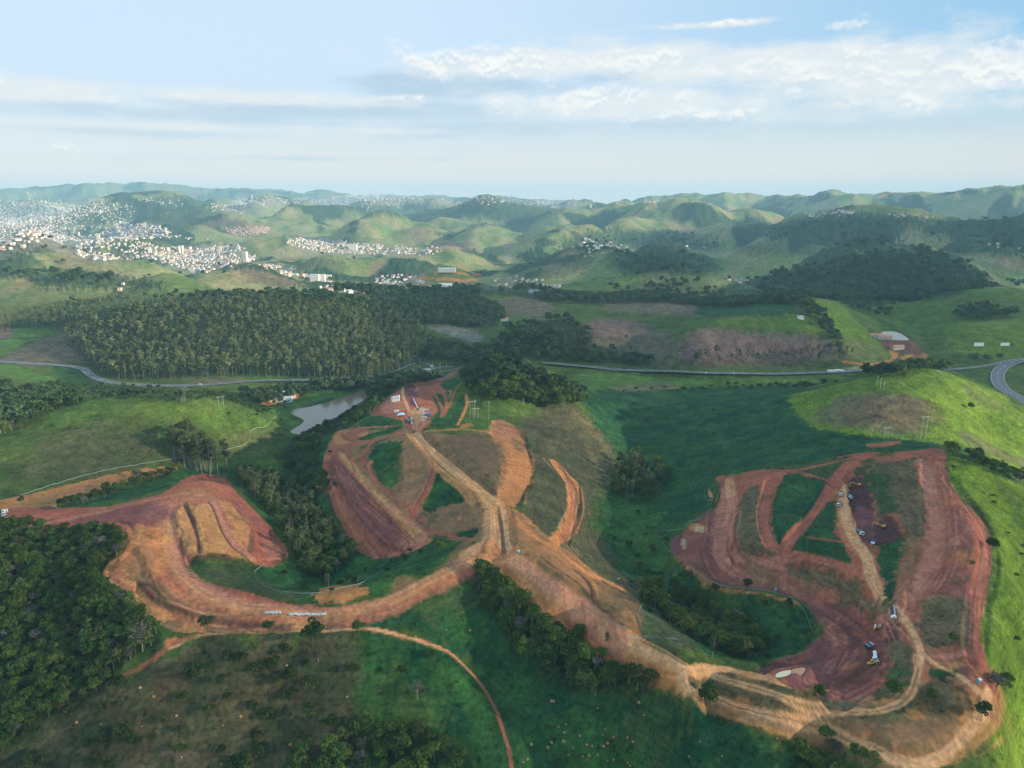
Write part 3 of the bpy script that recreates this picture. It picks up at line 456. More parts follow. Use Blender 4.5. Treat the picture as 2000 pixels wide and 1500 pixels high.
# --- east works
fill('red','1400,932 1430,928 1480,918 1540,915 1600,900 1680,885 1760,882 1840,878 1848,910 1850,935 1880,970 1920,1010 1935,1060 1930,1120 1920,1180 1912,1230 1930,1290 1945,1340 1930,1370 1870,1350 1800,1330 1740,1340 1680,1355 1600,1350 1500,1328 1485,1305 1510,1290 1560,1275 1600,1250 1605,1210 1575,1170 1500,1150 1440,1145 1400,1150 1350,1120 1315,1080 1335,1040 1390,1000 1410,960',1.5,1.5,.85)
fill('plum','1340,1040 1400,990 1420,1030 1400,1080 1450,1130 1560,1170 1620,1210 1640,1260 1600,1320 1520,1325 1500,1300 1560,1280 1606,1240 1595,1195 1540,1155 1440,1145 1350,1110',6,4,.7); fill('pink','1400,985 1440,960 1450,1000 1430,1060 1450,1100 1500,1130 1590,1160 1650,1200 1660,1240 1630,1270 1600,1190 1520,1150 1430,1120 1395,1070',3,3,.5)
line('pink','1420,945 1425,1000 1412,1040 1412,1080 1450,1110 1520,1130 1600,1165 1650,1200',8,2,1.5,.7); line('tan','1425,935 1428,960',7,2,1,.6); line('ditch','1428,1060 1432,1080 1470,1105 1540,1125 1620,1160 1690,1210',2.5,1.5,.8,.75,-.7); line('dark','1550,1155 1620,1190 1660,1220 1665,1255 1630,1310 1600,1335',3.5,2,1,.7,-.8)
for k_ in range(6): line(('red','plum')[k_%2],'%d,1190 %d,1220 %d,1260 %d,1310 %d,1340 %d,1355'%(1690+6*k_,1720+6*k_,1728+6*k_,1700+9*k_,1650+12*k_,1600+14*k_),3,2,1,.6)
line('red','1450,1085 1520,1120 1600,1140 1680,1190 1720,1230 1730,1270 1700,1320 1640,1350',9,3,2,.7); line('plum','1650,1175 1700,1215 1722,1250 1700,1310',3,2,1,.6); fill('dark','1738,1210 1762,1212 1760,1230 1735,1255 1728,1235',2,1,.8); line('ditch','1762,1215 1742,1250 1735,1290 1712,1325 1670,1348',1.5,1,.6,.6); line('dark','1560,1140 1620,1162 1680,1200 1710,1240',1.2,1,.5,.6)
for k_ in range(7): line('dark' if k_%2 else 'plum','%d,%d %d,%d'%(1608+k_*7,1178+k_*12,1636+k_*4,1170+k_*14),1.1,1,.6,.5)
for k_ in range(6): line('plum','%d,%d %d,%d'%(1575+k_*6,1300-k_*4,1600+k_*7,1310-k_*9),1.0,1,.6,.6)
fill('scrub','1540,1150 1590,1170 1612,1210 1608,1250 1590,1262 1602,1230 1590,1185',3,3,.6); fill('dark','1488,1300 1520,1290 1570,1290 1600,1280 1560,1302 1520,1300 1500,1318',2,2,.7); fill('sand','1512,1316 1540,1308 1560,1306 1540,1318 1520,1324',1,1,.0); fill('plum','1610,1255 1650,1270 1620,1320 1580,1330 1560,1325',4,4,.5)
fill('dry','1452,962 1485,948 1480,980 1478,1020 1490,1060 1515,1080 1480,1080 1440,1065 1432,1040 1440,1000',2,2,.75); fill('plum','1455,990 1480,960 1478,1040 1450,1050',6,6,.35)
line('red','1500,930 1492,960 1490,1010 1500,1055 1530,1080',8,1.5,1,.85); line('ditch','1508,960 1504,1010 1510,1050 1530,1075',1.2,.8,.5,.4); line('ditch','1484,970 1482,1020 1492,1060 1518,1082',1,.8,.5,.4)
fill('teal','1530,932 1560,925 1615,942 1610,960 1580,1005 1545,1040 1525,1060 1510,1040 1508,980',2,2); fill('teal','1540,915 1600,900 1660,892 1640,915 1620,935 1560,920',2,2,.9); fill('teal','1640,960 1635,1000 1632,1040 1650,1070 1660,1100 1600,1090 1550,1075 1545,1060 1590,1010 1620,980',2,2.5)
line('red','1622,945 1610,970 1580,1010 1550,1040 1530,1070',7,1.5,1,.9); line('red','1700,890 1660,905 1640,925 1625,948',8,2,1,.85); line('red','1740,892 1690,905 1668,930 1655,950',7,2,1,.8); line('ditch','1695,900 1662,915 1645,940',1.2,1,.5,.5); line('red','1500,925 1560,918 1640,900 1690,888',4,1,.6,.8); line('dark','1535,922 1580,932 1620,943 1650,960',2,1.2,.7,.7,-.4)
line('pink','1432,1072 1460,1085 1490,1090 1525,1082',3,1,.5,.8); line('dry','1440,1072 1480,1084 1515,1082',2,1,.6,.3); line('pink','1525,1085 1530,1112 1535,1130',4,2,1,.7); line('red','1530,1078 1600,1092 1660,1110 1690,1125',5,1.5,1,.85); line('red','1580,1130 1640,1125 1690,1118',4,1.5,1,.8); line('ditch','1535,1092 1600,1102 1650,1118',1.1,1,.5,.5)
fill('dry','1545,1100 1600,1108 1640,1122 1580,1125 1545,1112',2,2,.7); fill('dry','1600,1135 1670,1132 1700,1160 1720,1180 1690,1180 1640,1160',3,3,.6); fill('lush','1625,1130 1650,1133 1655,1140 1630,1138',1.5,1.5,.6); line('pink','1680,1165 1710,1175 1745,1190',2,1,.6,.7); fill('scraped','1440,1085 1520,1100 1530,1115 1480,1110',2,2,.6)
fill('orange','1632,960 1660,965 1665,1010 1672,1040 1690,1080 1710,1110 1690,1105 1665,1080 1640,1040 1635,1000',3,2,.5); line('tan','1655,948 1648,970 1652,1010 1668,1050 1692,1085 1700,1120 1715,1150 1740,1185 1755,1200',6,2,1,.85); line('tan','1645,1000 1660,1045 1690,1085',5,3,1,.5); line('red','1580,1050 1620,1055 1660,1062',2,1.5,.8,.8)
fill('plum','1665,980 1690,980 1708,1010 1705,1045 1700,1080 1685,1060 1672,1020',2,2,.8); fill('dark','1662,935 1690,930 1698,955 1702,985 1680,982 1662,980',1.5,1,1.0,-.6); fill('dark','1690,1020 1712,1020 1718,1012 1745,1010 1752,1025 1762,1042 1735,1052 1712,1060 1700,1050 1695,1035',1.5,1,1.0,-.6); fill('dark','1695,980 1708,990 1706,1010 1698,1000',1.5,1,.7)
fill('teal','1692,895 1735,905 1760,900 1790,890 1800,900 1770,912 1760,930 1755,960 1740,1000 1710,1005 1705,980 1700,950 1690,925 1670,922',3,4,.85); fill('scraped','1710,905 1780,905 1795,930 1805,980 1812,1010 1790,1060 1770,1060 1765,1040 1745,1005 1720,1010 1712,980 1740,950',5,8,.85); fill('plum','1740,940 1790,940 1805,1000 1770,1030 1740,980',10,8,.3)
fill('teal','1715,1062 1740,1052 1768,1050 1772,1075 1755,1110 1750,1150 1745,1185 1730,1160 1718,1110',2,2); fill('lush','1720,884 1700,878 1740,880 1745,890 1700,892',1.5,1,.9); fill('red','1697,868 1725,864 1758,861 1758,866 1730,872 1700,873',2,2,.9); fill('plum','1850,882 1800,878 1830,890',3,3,.5)
fill('scraped','1765,1060 1800,1040 1800,1100 1770,1150 1760,1180 1750,1160 1758,1110',4,4,.6); fill('pink','1790,900 1820,905 1835,950 1845,1000 1855,1030 1850,1080 1830,1120 1800,1160 1780,1200 1755,1200 1780,1130 1800,1080 1810,1020 1800,960',4,3,.75); fill('plum','1850,1000 1890,1000 1910,1040 1905,1080 1860,1080 1845,1100 1840,1060 1855,1030',6,5,.55); fill('pink','1850,1060 1880,1040 1910,1030 1905,1040 1870,1062',3,4,.4); fill('orange','1870,1090 1890,1085 1890,1105 1872,1110',3,3,.5)
fill('plum','1820,1110 1860,1110 1900,1130 1880,1180 1830,1180 1810,1160',6,5,.5); fill('scraped','1800,1170 1860,1160 1885,1170 1885,1230 1870,1260 1820,1275 1800,1260 1790,1220',4,4,.8); line('red','1895,1010 1918,1060 1915,1120 1900,1190 1898,1240 1905,1290',8,2,1.5,.7); line('pink','1850,930 1880,975 1915,1020 1925,1070 1912,1150',3,1.5,1,.5); line('ditch','1846,900 1850,935 1880,972 1925,1015 1938,1060',1.2,1,.5,.6)
line('plum','1890,1160 1888,1200 1890,1240 1885,1270',4,2,1,.6); line('pink','1800,1280 1850,1285 1890,1270',3,1.5,1,.6); line('ditch','1795,1270 1830,1290 1870,1288 1890,1278',1.4,1,.6,.6); fill('scraped','1800,1290 1860,1300 1915,1340 1860,1330 1810,1310',3,3,.7); fill('ochre','1850,1300 1880,1290 1885,1300 1860,1310',2,2,.9); fill('dark','1862,1306 1890,1305 1888,1318 1868,1315',2,2,.6); fill('lush','1820,1310 1860,1312 1865,1320 1835,1322',2,2,.7)
fill('dry','1735,1260 1760,1262 1782,1280 1775,1320 1750,1350 1700,1358 1720,1330 1735,1300',3,3,.8); fill('lush','1745,1290 1770,1285 1765,1320 1745,1320',5,5,.35); fill('teal','1800,1360 1830,1380 1860,1400 1820,1405 1780,1395 1750,1380',4,4,.6); fill('red','1900,1300 1945,1330 1950,1360 1920,1385 1905,1340',3,3,.6); fill('ochre','1340,1110 1355,1125 1370,1145 1420,1155 1400,1145 1370,1125',1.5,1.5,.5)
fill('plum','1312,1055 1325,1045 1340,1050 1338,1075 1325,1085 1312,1078',1.5,1); fill('sand','1330,1053 1338,1052 1340,1070 1332,1072',1,.8,.6); fill('orange','1345,1028 1360,1022 1378,1030 1375,1040 1355,1038',1,.8,.8); fill('sand','1357,1028 1372,1030 1373,1038 1360,1037',1,.8,.8); fill('ochre','1384,955 1390,965 1400,975 1395,970 1386,972',1,.8,.8)
# --- tracks
line('pale','690,1224 800,1250 850,1265 900,1290 940,1335 970,1390 990,1450 998,1520',.8,.8,.8,.0); line('red','340,1255 400,1238 500,1232 600,1227 700,1224 780,1242 840,1258 890,1285 930,1325 960,1370 980,1420 995,1470 1000,1520',1.8,.8,.8,.8); line('tan','400,1237 500,1231 650,1225 720,1228 800,1246 860,1266',1.3,.8,.6,.8); line('red','245,1318 280,1300 330,1265 350,1250',2.2,1,.8,.7); line('red','120,1390 170,1358 245,1318',1.6,1,.8,.4); line('dry','0,1490 60,1440 120,1395',2,2,1,.4)
line('dark','450,1226 560,1228 640,1222',1,.8,.6,.6); line('dry','590,1380 610,1310 640,1260 700,1226',1.5,2,1,.5)
for s_ in ('110,965 160,950 220,928 300,912 340,905 400,893','430,875 455,868 480,862 490,840 520,830 540,815','1390,950 1395,965 1400,975',
 '1150,1098 1140,1065 1145,1040 1150,1010 1145,990 1160,960 1162,930','1150,1098 1180,1130 1200,1150','1292,1040 1335,1038 1340,1022 1380,1008 1395,985','1292,1040 1300,1075 1330,1100 1360,1120',
 '640,960 645,985 655,1010','668,1025 680,1060 700,1075','1000,1185 1030,1190'):
    pass

# --- wheel tracks and grading marks
for k_, s_, w_, p_, a_ in (('tan','970,985 955,970 920,940 870,900 826,862 812,842 800,812',7,2.4,.8),('ditch','985,990 990,1030 985,1060',7,2.2,.5),('pink','930,1085 850,1120 760,1165 660,1188 560,1188 440,1170 370,1130 335,1080 330,1020',14,2.8,.7),('plum','930,1090 850,1125 760,1170 660,1194 560,1194 440,1180',12,3.3,.45),
  ('tan','1000,1085 1060,1130 1130,1190 1200,1240 1260,1268 1340,1300',12,2.6,.7),('plum','0,1035 100,1015 200,1003 300,985 400,965 450,985',18,4.0,.5),('pink','0,1025 100,1010 200,998 300,975 380,955',12,2.6,.5),('ochre','650,915 700,965 760,1015 810,1055',8,2.2,.6),('plum','640,905 680,965 720,1020 770,1070',28,5.0,.75),('red','650,900 700,960 750,1015 800,1060',30,7.0,.6),
  ('ochre','800,846 830,880 848,905 880,930 905,950 930,985 940,1010',8,2.0,.6),('red','850,905 845,925 830,960 815,985 805,1010',6,1.9,.6),('pink','1425,945 1415,1000 1412,1040 1412,1080 1450,1110 1520,1130 1600,1165 1650,1200 1680,1240 1660,1300 1620,1335',24,3.4,.6),('dark','1425,945 1415,1000 1412,1040 1412,1080 1450,1110 1520,1130 1600,1165 1650,1200 1680,1240 1660,1300',30,5.5,.35),
  ('pink','1450,1085 1520,1120 1600,1140 1680,1190 1725,1235 1732,1280 1700,1325 1640,1352',14,2.4,.6),('plum','1740,1210 1735,1260 1715,1310 1650,1350',26,2.8,.7),('pink','1750,1215 1738,1270 1705,1325 1640,1356',22,3.5,.5),('tan','1660,960 1668,1050 1692,1085 1715,1150 1755,1200 1790,1250 1797,1300',6,2.2,.7),('pink','1820,905 1835,960 1850,1040 1830,1110 1790,1170 1765,1200',20,3.0,.6),('plum','1880,960 1910,1020 1920,1080 1905,1180 1900,1260 1930,1340',16,3.0,.55),
  ('pink','1850,930 1885,980 1920,1030 1930,1090 1912,1160 1905,1260',6,2,.6),('tan','1345,1302 1335,1315 1350,1338 1430,1372 1570,1408 1670,1448 1780,1488 1860,1460 1920,1390',6,2.1,.6),('ochre','1890,1440 1930,1390 1945,1330',16,3,.6),('red','1622,945 1580,1010 1535,1070',7,2.0,.6),('pink','1500,930 1492,1000 1505,1055 1530,1080',8,2.2,.6),('pink','1530,1078 1600,1092 1660,1110 1700,1130',6,2,.6),('red','1730,890 1680,905 1645,935 1625,948',16,3.0,.6),
  ('tan','1072,900 1118,950 1120,1000 1100,1050 1150,1110',12,3.5,.5),('ochre','980,1000 1040,1045 1110,1110 1180,1150',10,2.6,.5),('tan','260,1040 250,1080 215,1115 265,1155 335,1195 450,1205 560,1208',14,4.5,.5),('red','440,945 480,1000 520,1050 545,1075',20,3.6,.5),('ochre','300,1060 300,1110 330,1160 420,1195',18,4,.4),('pink','790,790 795,805 806,820 812,840',12,2.5,.5)):
    ruts(k_, s_, w_, p_, a_, 1.5, .12 if k_ in ('tan','pink') else -.22)

# --- cut banks, benches and berms (relief only)
def bank(s_, soft, dz): fill('none', s_, soft, .8, 1.0, dz)
def cut(s_, w, soft, dz): line('none', s_, w, soft, .8, 1.0, dz)
cut('800,812 812,842 870,900 930,945 975,985 985,1040 975,1075',13,5,-2.2); cut('985,1085 1060,1130 1130,1190 1200,1240 1280,1280 1345,1310',18,5,-1.6); cut('930,1088 850,1122 760,1167 660,1190 560,1190 440,1175 365,1130 330,1070',20,6,-2.2)
bank('345,1000 400,985 445,980 495,1030 505,1085 480,1098 380,1090 350,1060',4,2.4); bank('380,1000 430,1000 480,1060 485,1090 400,1088',3,1.6); bank('500,1030 550,1045 562,1085 520,1098 495,1085',4,-2.6); bank('268,1130 310,1170 360,1195 460,1210 560,1216 540,1232 400,1232 320,1224 270,1180',3,-2.4); bank('205,1115 245,1080 262,1070 290,1120 270,1150 230,1140',3,-2.0)
bank('640,960 700,965 760,1010 830,1050 800,1078 740,1086 695,1066 660,1010',3,-2.0); bank('636,905 690,1000 740,1050 790,1072 740,1086 695,1066 650,1000',3,-2.2); bank('640,940 680,1010 720,1060 760,1080 720,1086 665,1020',3,-2.2)
bank('845,1010 900,990 938,988 940,1020 900,1048 840,1044',3,-1.8); bank('730,895 775,872 785,930 775,960 745,945 722,915',3,-2.0); bank('862,925 915,965 905,985 840,1005 828,985',3,-2.0)
bank('958,825 1020,845 1040,900 1040,935 1012,985 975,965 980,900',3,-2.2); cut('1085,905 1118,955 1118,1000 1100,1055',8,2.5,-2.0); cut('1135,950 1140,1000 1130,1040',3,2,1.5)
cut('1428,940 1415,1000 1412,1075 1450,1108 1520,1128 1600,1165 1655,1205 1685,1240',18,4,-3.0); cut('1455,1085 1520,1118 1600,1140 1680,1190 1728,1235 1732,1285 1690,1335 1630,1355',16,3,-2.6); cut('1330,1100 1400,1148 1450,1160 1530,1170 1580,1200 1600,1250 1570,1290',5,3,1.8); cut('1440,1000 1436,1060 1470,1092 1540,1112 1620,1145',4,2.5,2.0)
cut('1508,940 1494,1000 1508,1055 1535,1080',10,2.5,-2.0); cut('1625,945 1580,1010 1535,1070',8,2.5,-1.8); bank('1655,930 1705,925 1712,1000 1755,1010 1768,1045 1700,1062 1670,1010',3,-2.6); cut('1855,935 1895,985 1928,1040 1932,1100 1912,1180 1908,1260 1935,1330',10,3,-2.4); bank('1800,905 1830,905 1850,1000 1850,1080 1810,1150 1770,1200 1780,1120 1805,1040',4,-2.0); bank('1865,1000 1905,1040 1905,1090 1870,1130 1840,1110',4,1.8)
bank('1485,1300 1520,1290 1600,1275 1640,1290 1600,1340 1520,1332',4,-2.4); cut('1352,1335 1430,1372 1570,1408 1670,1450 1780,1490 1870,1455',9,3,-1.4); cut('1350,1345 1430,1385 1560,1420 1660,1462 1760,1502',3,2,1.4); bank('1100,1200 1150,1208 1215,1255 1225,1288 1170,1275 1110,1235',3,-2.4)
fill('red','1098,1190 1150,1205 1215,1255 1200,1262 1140,1225 1095,1205',2,1.5,.5)
for s_ in ('520,1040 548,1062 555,1085','270,1130 300,1165 360,1192 450,1208 550,1214','645,905 690,990 745,1050 790,1070','722,912 745,948 778,962','1132,955 1134,1000 1120,1040','1440,1005 1437,1060 1470,1090 1545,1112','1365,1110 1420,1148 1500,1156 1560,1172 1598,1210','1850,912 1856,940 1890,985 1930,1040 1936,1100','1352,1340 1430,1376 1560,1412','960,828 1018,848 1038,900'):
    line('ditch', s_, 1.6, 1, .8, .65)
for s_ in ('530,1035 556,1060 560,1085','262,1140 300,1180 380,1205','640,925 680,1010 720,1058','1136,955 1139,1000 1126,1042','1356,1122 1410,1156 1500,1166 1560,1186','1845,940 1885,985 1922,1040'):
    line('orange', s_, 1.4, 1, .8, .6)

fill('dry','1420,1330 1500,1350 1620,1388 1700,1392 1770,1372 1740,1408 1640,1410 1540,1396 1450,1366 1350,1332 1350,1318',3,2.5,.8); fill('scraped','1600,1420 1690,1402 1790,1398 1850,1400 1880,1420 1840,1455 1780,1470 1720,1460 1660,1438',4,4,.85); fill('dry','1390,1322 1500,1335 1620,1358 1700,1368 1660,1380 1560,1362 1450,1338',2,2,.6)
fill('teal','1640,1392 1700,1396 1760,1398 1800,1410 1760,1412 1690,1404',3,3,.4); fill('litter','1800,1330 1850,1335 1880,1370 1850,1390 1810,1360',4,4,.5)
ruts('tan','1345,1305 1335,1316 1350,1336 1430,1370 1570,1406 1670,1446 1780,1486 1860,1458 1920,1388',5,2.0,.9,.8); ruts('tan','1345,1308 1400,1320 1500,1350 1580,1378 1660,1390 1730,1385 1780,1355 1795,1300 1790,1250 1765,1205',4,1.9,.9,.8)
fill('wood','985,642 1100,624 1140,640 1170,672 1240,700 1330,714 1080,708 1000,668',10,14,.6); fill('wood','1330,716 1440,716 1640,722 1660,708 1560,702 1440,704 1330,702',6,10,.5); fill('litter','1230,640 1270,650 1300,640 1320,660 1290,690 1250,680',8,10,.3)

fill('dry','1352,1316 1420,1318 1520,1338 1620,1356 1700,1370 1740,1372 1700,1384 1620,1382 1540,1366 1450,1336 1400,1322 1352,1320',2,2,.75); fill('scraped','1350,1345 1430,1382 1560,1420 1660,1458 1760,1500 1700,1500 1580,1440 1450,1402 1380,1375',2,2,.5)
line('tan','1262,1268 1300,1284 1345,1303 1400,1306 1450,1313 1540,1336',3.4,.8,.5,.9); line('tan','1345,1303 1333,1313 1338,1328 1352,1340 1430,1372 1500,1393 1570,1408 1625,1424 1670,1448 1720,1476 1780,1488 1840,1472 1885,1432 1918,1390 1932,1350',3.6,.8,.5,.95); line('tan','1345,1308 1400,1322 1500,1352 1580,1378 1660,1391 1730,1386 1775,1360 1794,1305 1797,1270 1788,1245 1765,1205',3.0,.8,.5,.95)
line('scrub','1352,1341 1430,1373 1500,1394 1570,1409 1625,1425 1670,1449 1720,1477',.9,.6,.4,.6); line('scrub','1400,1322 1500,1352 1580,1378 1660,1391 1730,1386 1775,1360 1794,1305',.8,.6,.4,.6); line('tan','1795,1270 1830,1300 1880,1325 1925,1360',2.6,.8,.5,.9)
line('tan','986,1088 1040,1118 1100,1165 1170,1215 1230,1252 1300,1284',5,2,1,.6); line('pink','1020,1100 1090,1150 1160,1200 1215,1240',9,4,2,.6); line('orange','940,1110 1000,1130 1060,1185 1100,1212',5,3,2,.7)

fill('wood','130,665 160,640 230,620 330,605 450,598 560,600 660,606 760,618 830,660 835,690 800,718 740,736 690,740 600,738 520,734 430,736 330,738 250,740 200,732 175,715 150,690',10,10,.85); fill('wood','-60,640 60,625 200,608 160,632 120,645 40,640 -60,650',8,10,.7)
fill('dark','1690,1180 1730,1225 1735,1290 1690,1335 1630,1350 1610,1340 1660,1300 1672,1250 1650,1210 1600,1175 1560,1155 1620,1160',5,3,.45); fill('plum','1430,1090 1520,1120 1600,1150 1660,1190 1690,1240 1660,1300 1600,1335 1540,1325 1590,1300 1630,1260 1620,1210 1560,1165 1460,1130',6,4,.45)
fill('wood','0,1060 130,1050 235,1050 230,1095 195,1120 240,1175 310,1250 250,1300 190,1350 60,1430 -40,1450',5,5,.85); fill('wood','930,1130 990,1155 1070,1220 1175,1290 1300,1362 1200,1362 1060,1318 975,1225',4,4,.8); fill('wood','470,935 545,950 630,1010 660,1080 620,1120 575,1090 525,1000',5,5,.7); fill('wood','1290,1155 1400,1200 1480,1265 1400,1268 1280,1190',5,5,.7)

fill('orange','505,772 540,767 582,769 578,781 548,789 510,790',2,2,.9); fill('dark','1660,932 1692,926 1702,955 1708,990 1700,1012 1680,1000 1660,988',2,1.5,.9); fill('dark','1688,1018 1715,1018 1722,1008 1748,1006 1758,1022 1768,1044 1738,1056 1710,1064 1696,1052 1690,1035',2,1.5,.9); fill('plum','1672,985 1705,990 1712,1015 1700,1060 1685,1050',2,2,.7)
line('tan','330,1268 400,1238 500,1231 620,1226 700,1224 790,1243 860,1266 900,1293 935,1332',1.1,.7,.6,.7)

fill('orange','250,1040 330,1020 345,1080 380,1130 470,1165 600,1185 600,1200 450,1196 350,1160 300,1110 240,1110 215,1112',6,4,.35); fill('orange','880,1100 940,1070 990,1065 1010,1085 940,1108 870,1135 760,1182 660,1205 600,1205 660,1185 760,1160',4,3,.3); fill('orange','320,965 400,940 440,950 440,985 400,975 340,990',4,3,.25)
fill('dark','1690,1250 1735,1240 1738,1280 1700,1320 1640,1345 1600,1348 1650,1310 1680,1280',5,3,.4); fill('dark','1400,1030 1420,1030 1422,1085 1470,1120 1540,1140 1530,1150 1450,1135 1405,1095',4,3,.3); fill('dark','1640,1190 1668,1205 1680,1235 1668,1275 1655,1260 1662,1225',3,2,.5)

for k_, s_, a_ in (('dry','1452,965 1485,950 1480,1020 1492,1062 1512,1078 1445,1066 1438,1040 1442,1000',.7),('dry','1548,1100 1640,1120 1690,1158 1735,1190 1700,1186 1620,1140 1550,1114',.75),('dry','1715,908 1785,908 1800,960 1810,1010 1790,1055 1770,1050 1758,1018 1750,1003 1722,1006 1715,970',.75),('dry','1738,1255 1762,1245 1785,1275 1775,1325 1745,1350 1705,1358 1730,1325 1744,1290',.9),
  ('dry','1805,1175 1885,1170 1888,1252 1830,1268 1802,1252 1794,1220',.8),('dry','1822,1312 1888,1345 1915,1378 1880,1398 1820,1385 1802,1345',.75),('scraped','1462,1096 1520,1110 1530,1122 1560,1128 1600,1145 1560,1142 1490,1122',.7),('dry','1350,1100 1372,1112 1400,1136 1430,1145 1400,1148 1365,1130',.5),('lush','1820,1316 1862,1312 1866,1322 1834,1326',.8),('lush','1742,1298 1768,1290 1760,1322 1742,1324',.6),('teal','1692,930 1712,925 1740,930 1735,960 1752,990 1722,1000 1708,960',.7),('dry','600,1198 640,1194 700,1190 640,1206',.3)):
    fill(k_, s_, 2.5, 3, a_)

fill('burnt','1130,650 1160,628 1240,626 1290,650 1340,690 1300,702 1220,690 1160,675',10,14,.6); fill('burnt','1325,700 1335,655 1400,642 1480,650 1560,652 1625,668 1650,690 1600,708 1500,714 1400,714',8,12,.5); fill('plum','1350,700 1420,670 1520,672 1610,690 1540,708 1420,712',12,14,.25)
fill('pasture','200,640 320,620 500,615 650,625 780,660 700,690 500,680 300,680',12,16,.35); fill('scrub','0,1200 250,1330 330,1280 690,1235 700,1400 640,1500 0,1500',14,10,.0)

_all = np.concatenate([o[2] for o in OPS]); _w = cast(_all[:,0], _all[:,1]); _k = 0
for o in OPS:
    o[2] = _w[_k:_k+len(o[2]), :2]; _k += len(o[2])
def segdist(x, y, pts, closed):
    """distance to a polyline, signed offset across it and length along it"""
    a = pts; c = np.roll(pts, -1, 0) if closed else pts[1:]; a = a if closed else pts[:-1]
    best = np.full(len(x), 1e9, np.float32); al = np.zeros(len(x), np.float32); sd = np.zeros(len(x), np.float32); s = 0.0
    for (ax, ay), (bx, by) in zip(a, c):
        dx, dy = bx-ax, by-ay; L2 = dx*dx+dy*dy+1e-9; t = np.clip(((x-ax)*dx+(y-ay)*dy)/L2, 0, 1)
        ex = x-ax-t*dx; ey = y-ay-t*dy; d = ex*ex+ey*ey; m_ = d < best
        best[m_] = d[m_]; al[m_] = s+t[m_]*math.sqrt(L2); sd[m_] = np.sign(ex[m_]*dy-ey[m_]*dx); s += math.sqrt(L2)
    return np.sqrt(best), sd, al
def inside(x, y, pts):
    r = np.zeros(len(x), bool); n_ = len(pts)
    for i in range(n_):
        x1, y1 = pts[i]; x2, y2 = pts[(i+1) % n_]
        if y1 == y2: continue
        c = (y1 > y) != (y2 > y); r ^= c & (x < (x2-x1)*(y-y1)/(y2-y1)+x1)
    return r
print('ops', len(OPS))
_A2 = GX2.reshape(NC, NR); 
for op, kind, pts, soft, jit, al_, dz, wd in OPS:
    per = None
    if op == 'R': wd, per = wd
    pad = soft+jit*2+(wd or 0)
    lo = pts.min(0)-pad; hi = pts.max(0)+pad
    dd = np.hypot(pts[:,0], pts[:,1]); aa = np.arctan2(pts[:,0], pts[:,1]); pa = pad/max(dd.min(), 50)
    i0, i1 = np.searchsorted(cols, aa.min()-pa), np.searchsorted(cols, aa.max()+pa); j0, j1 = np.searchsorted(rows, math.log(max(dd.min()-pad-5, 20))), np.searchsorted(rows, math.log(dd.max()+pad+5))
    idx = (np.arange(max(i0-1, 0), min(i1+1, NC))[:,None]*NR + np.arange(max(j0-1, 0), min(j1+1, NR))[None]).ravel()
    m_ = (X32[idx] > lo[0]) & (X32[idx] < hi[0]) & (Y32[idx] > lo[1]) & (Y32[idx] < hi[1]); idx = idx[m_]
    if not len(idx): continue
    x, y = GX2[idx], GY2[idx]
    jt = (perlin(x/9.0+3, y/9.0)*.9 + perlin(x/3.1, y/3.1+9)*.7)*jit*(1.15 if op == 'F' else .6) if jit else 0
    fl = None
    if op == 'F':
        d, sd, al = segdist(x, y, pts, True); d = np.where(inside(x, y, pts), -d, d); wgt = 1-sstep(d+jt, -soft/2, soft/2)
    else:
        d, sd, al = segdist(x, y, pts, False); wgt = 1-sstep(d+jt*.6, wd/2-soft/2, wd/2+soft/2)
        fl = perlin(d*sd/1.1+5, al/45.0)*.8 if wd > 3 else None
    if per:
        ph = d*sd*6.2832/per + 3.2*perlin(al/45.0+per, d*sd/14.0)+.4*perlin(al/9.0, d/6.0); wgt = wgt*sstep(np.sin(ph), -.1, .95)*np.clip(perlin(al/22.0+9, d*sd/6.0)*1.6+.42, 0, 1)
    m_ = wgt > .003; idx = idx[m_]; wgt = wgt[m_]*al_; wgt = np.clip(wgt, 0, 1); x = x[m_]; y = y[m_]
    if kind != 'none':
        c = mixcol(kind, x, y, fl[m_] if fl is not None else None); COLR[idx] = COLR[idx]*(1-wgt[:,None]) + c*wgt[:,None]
        tgt = 1.0 if kind in SOIL else 2.0 if kind in ROADK else 0.0
        SOILW[idx] = SOILW[idx]*(1-wgt) + tgt*wgt
        WOODW[idx] = WOODW[idx]*(1-wgt) + (1.0 if kind in ('fwood',) else 0.0)*wgt
    if dz: DZ[idx] += dz*wgt
# fine relief: tufts in the grass, clods in the soil, treetops on the far woods
rel = np.zeros(nV)
nr = GD < 1600; x, y = GX2[nr], GY2[nr]
rel[nr] = (perlin(x/3.1, y/3.1)*.34 + perlin(x/9.0+4, y/9.0)*.45)*(1-.45*np.clip(SOILW[nr], 0, 1)) + np.clip(SOILW[nr], 0, 1)*.25*np.abs(perlin(x/4.5, y/2.1))
wf = WOODW > .02; x, y, d = GX2[wf], GY2[wf], GD[wf]; wl = np.clip(d/170, 9, 40)
rel[wf] += WOODW[wf]*(np.abs(perlin(x/13, y/13))*5*(d < 5000) + np.abs(perlin(x/30, y/30))*7 + 2)
GZ = GZ + DZ + rel
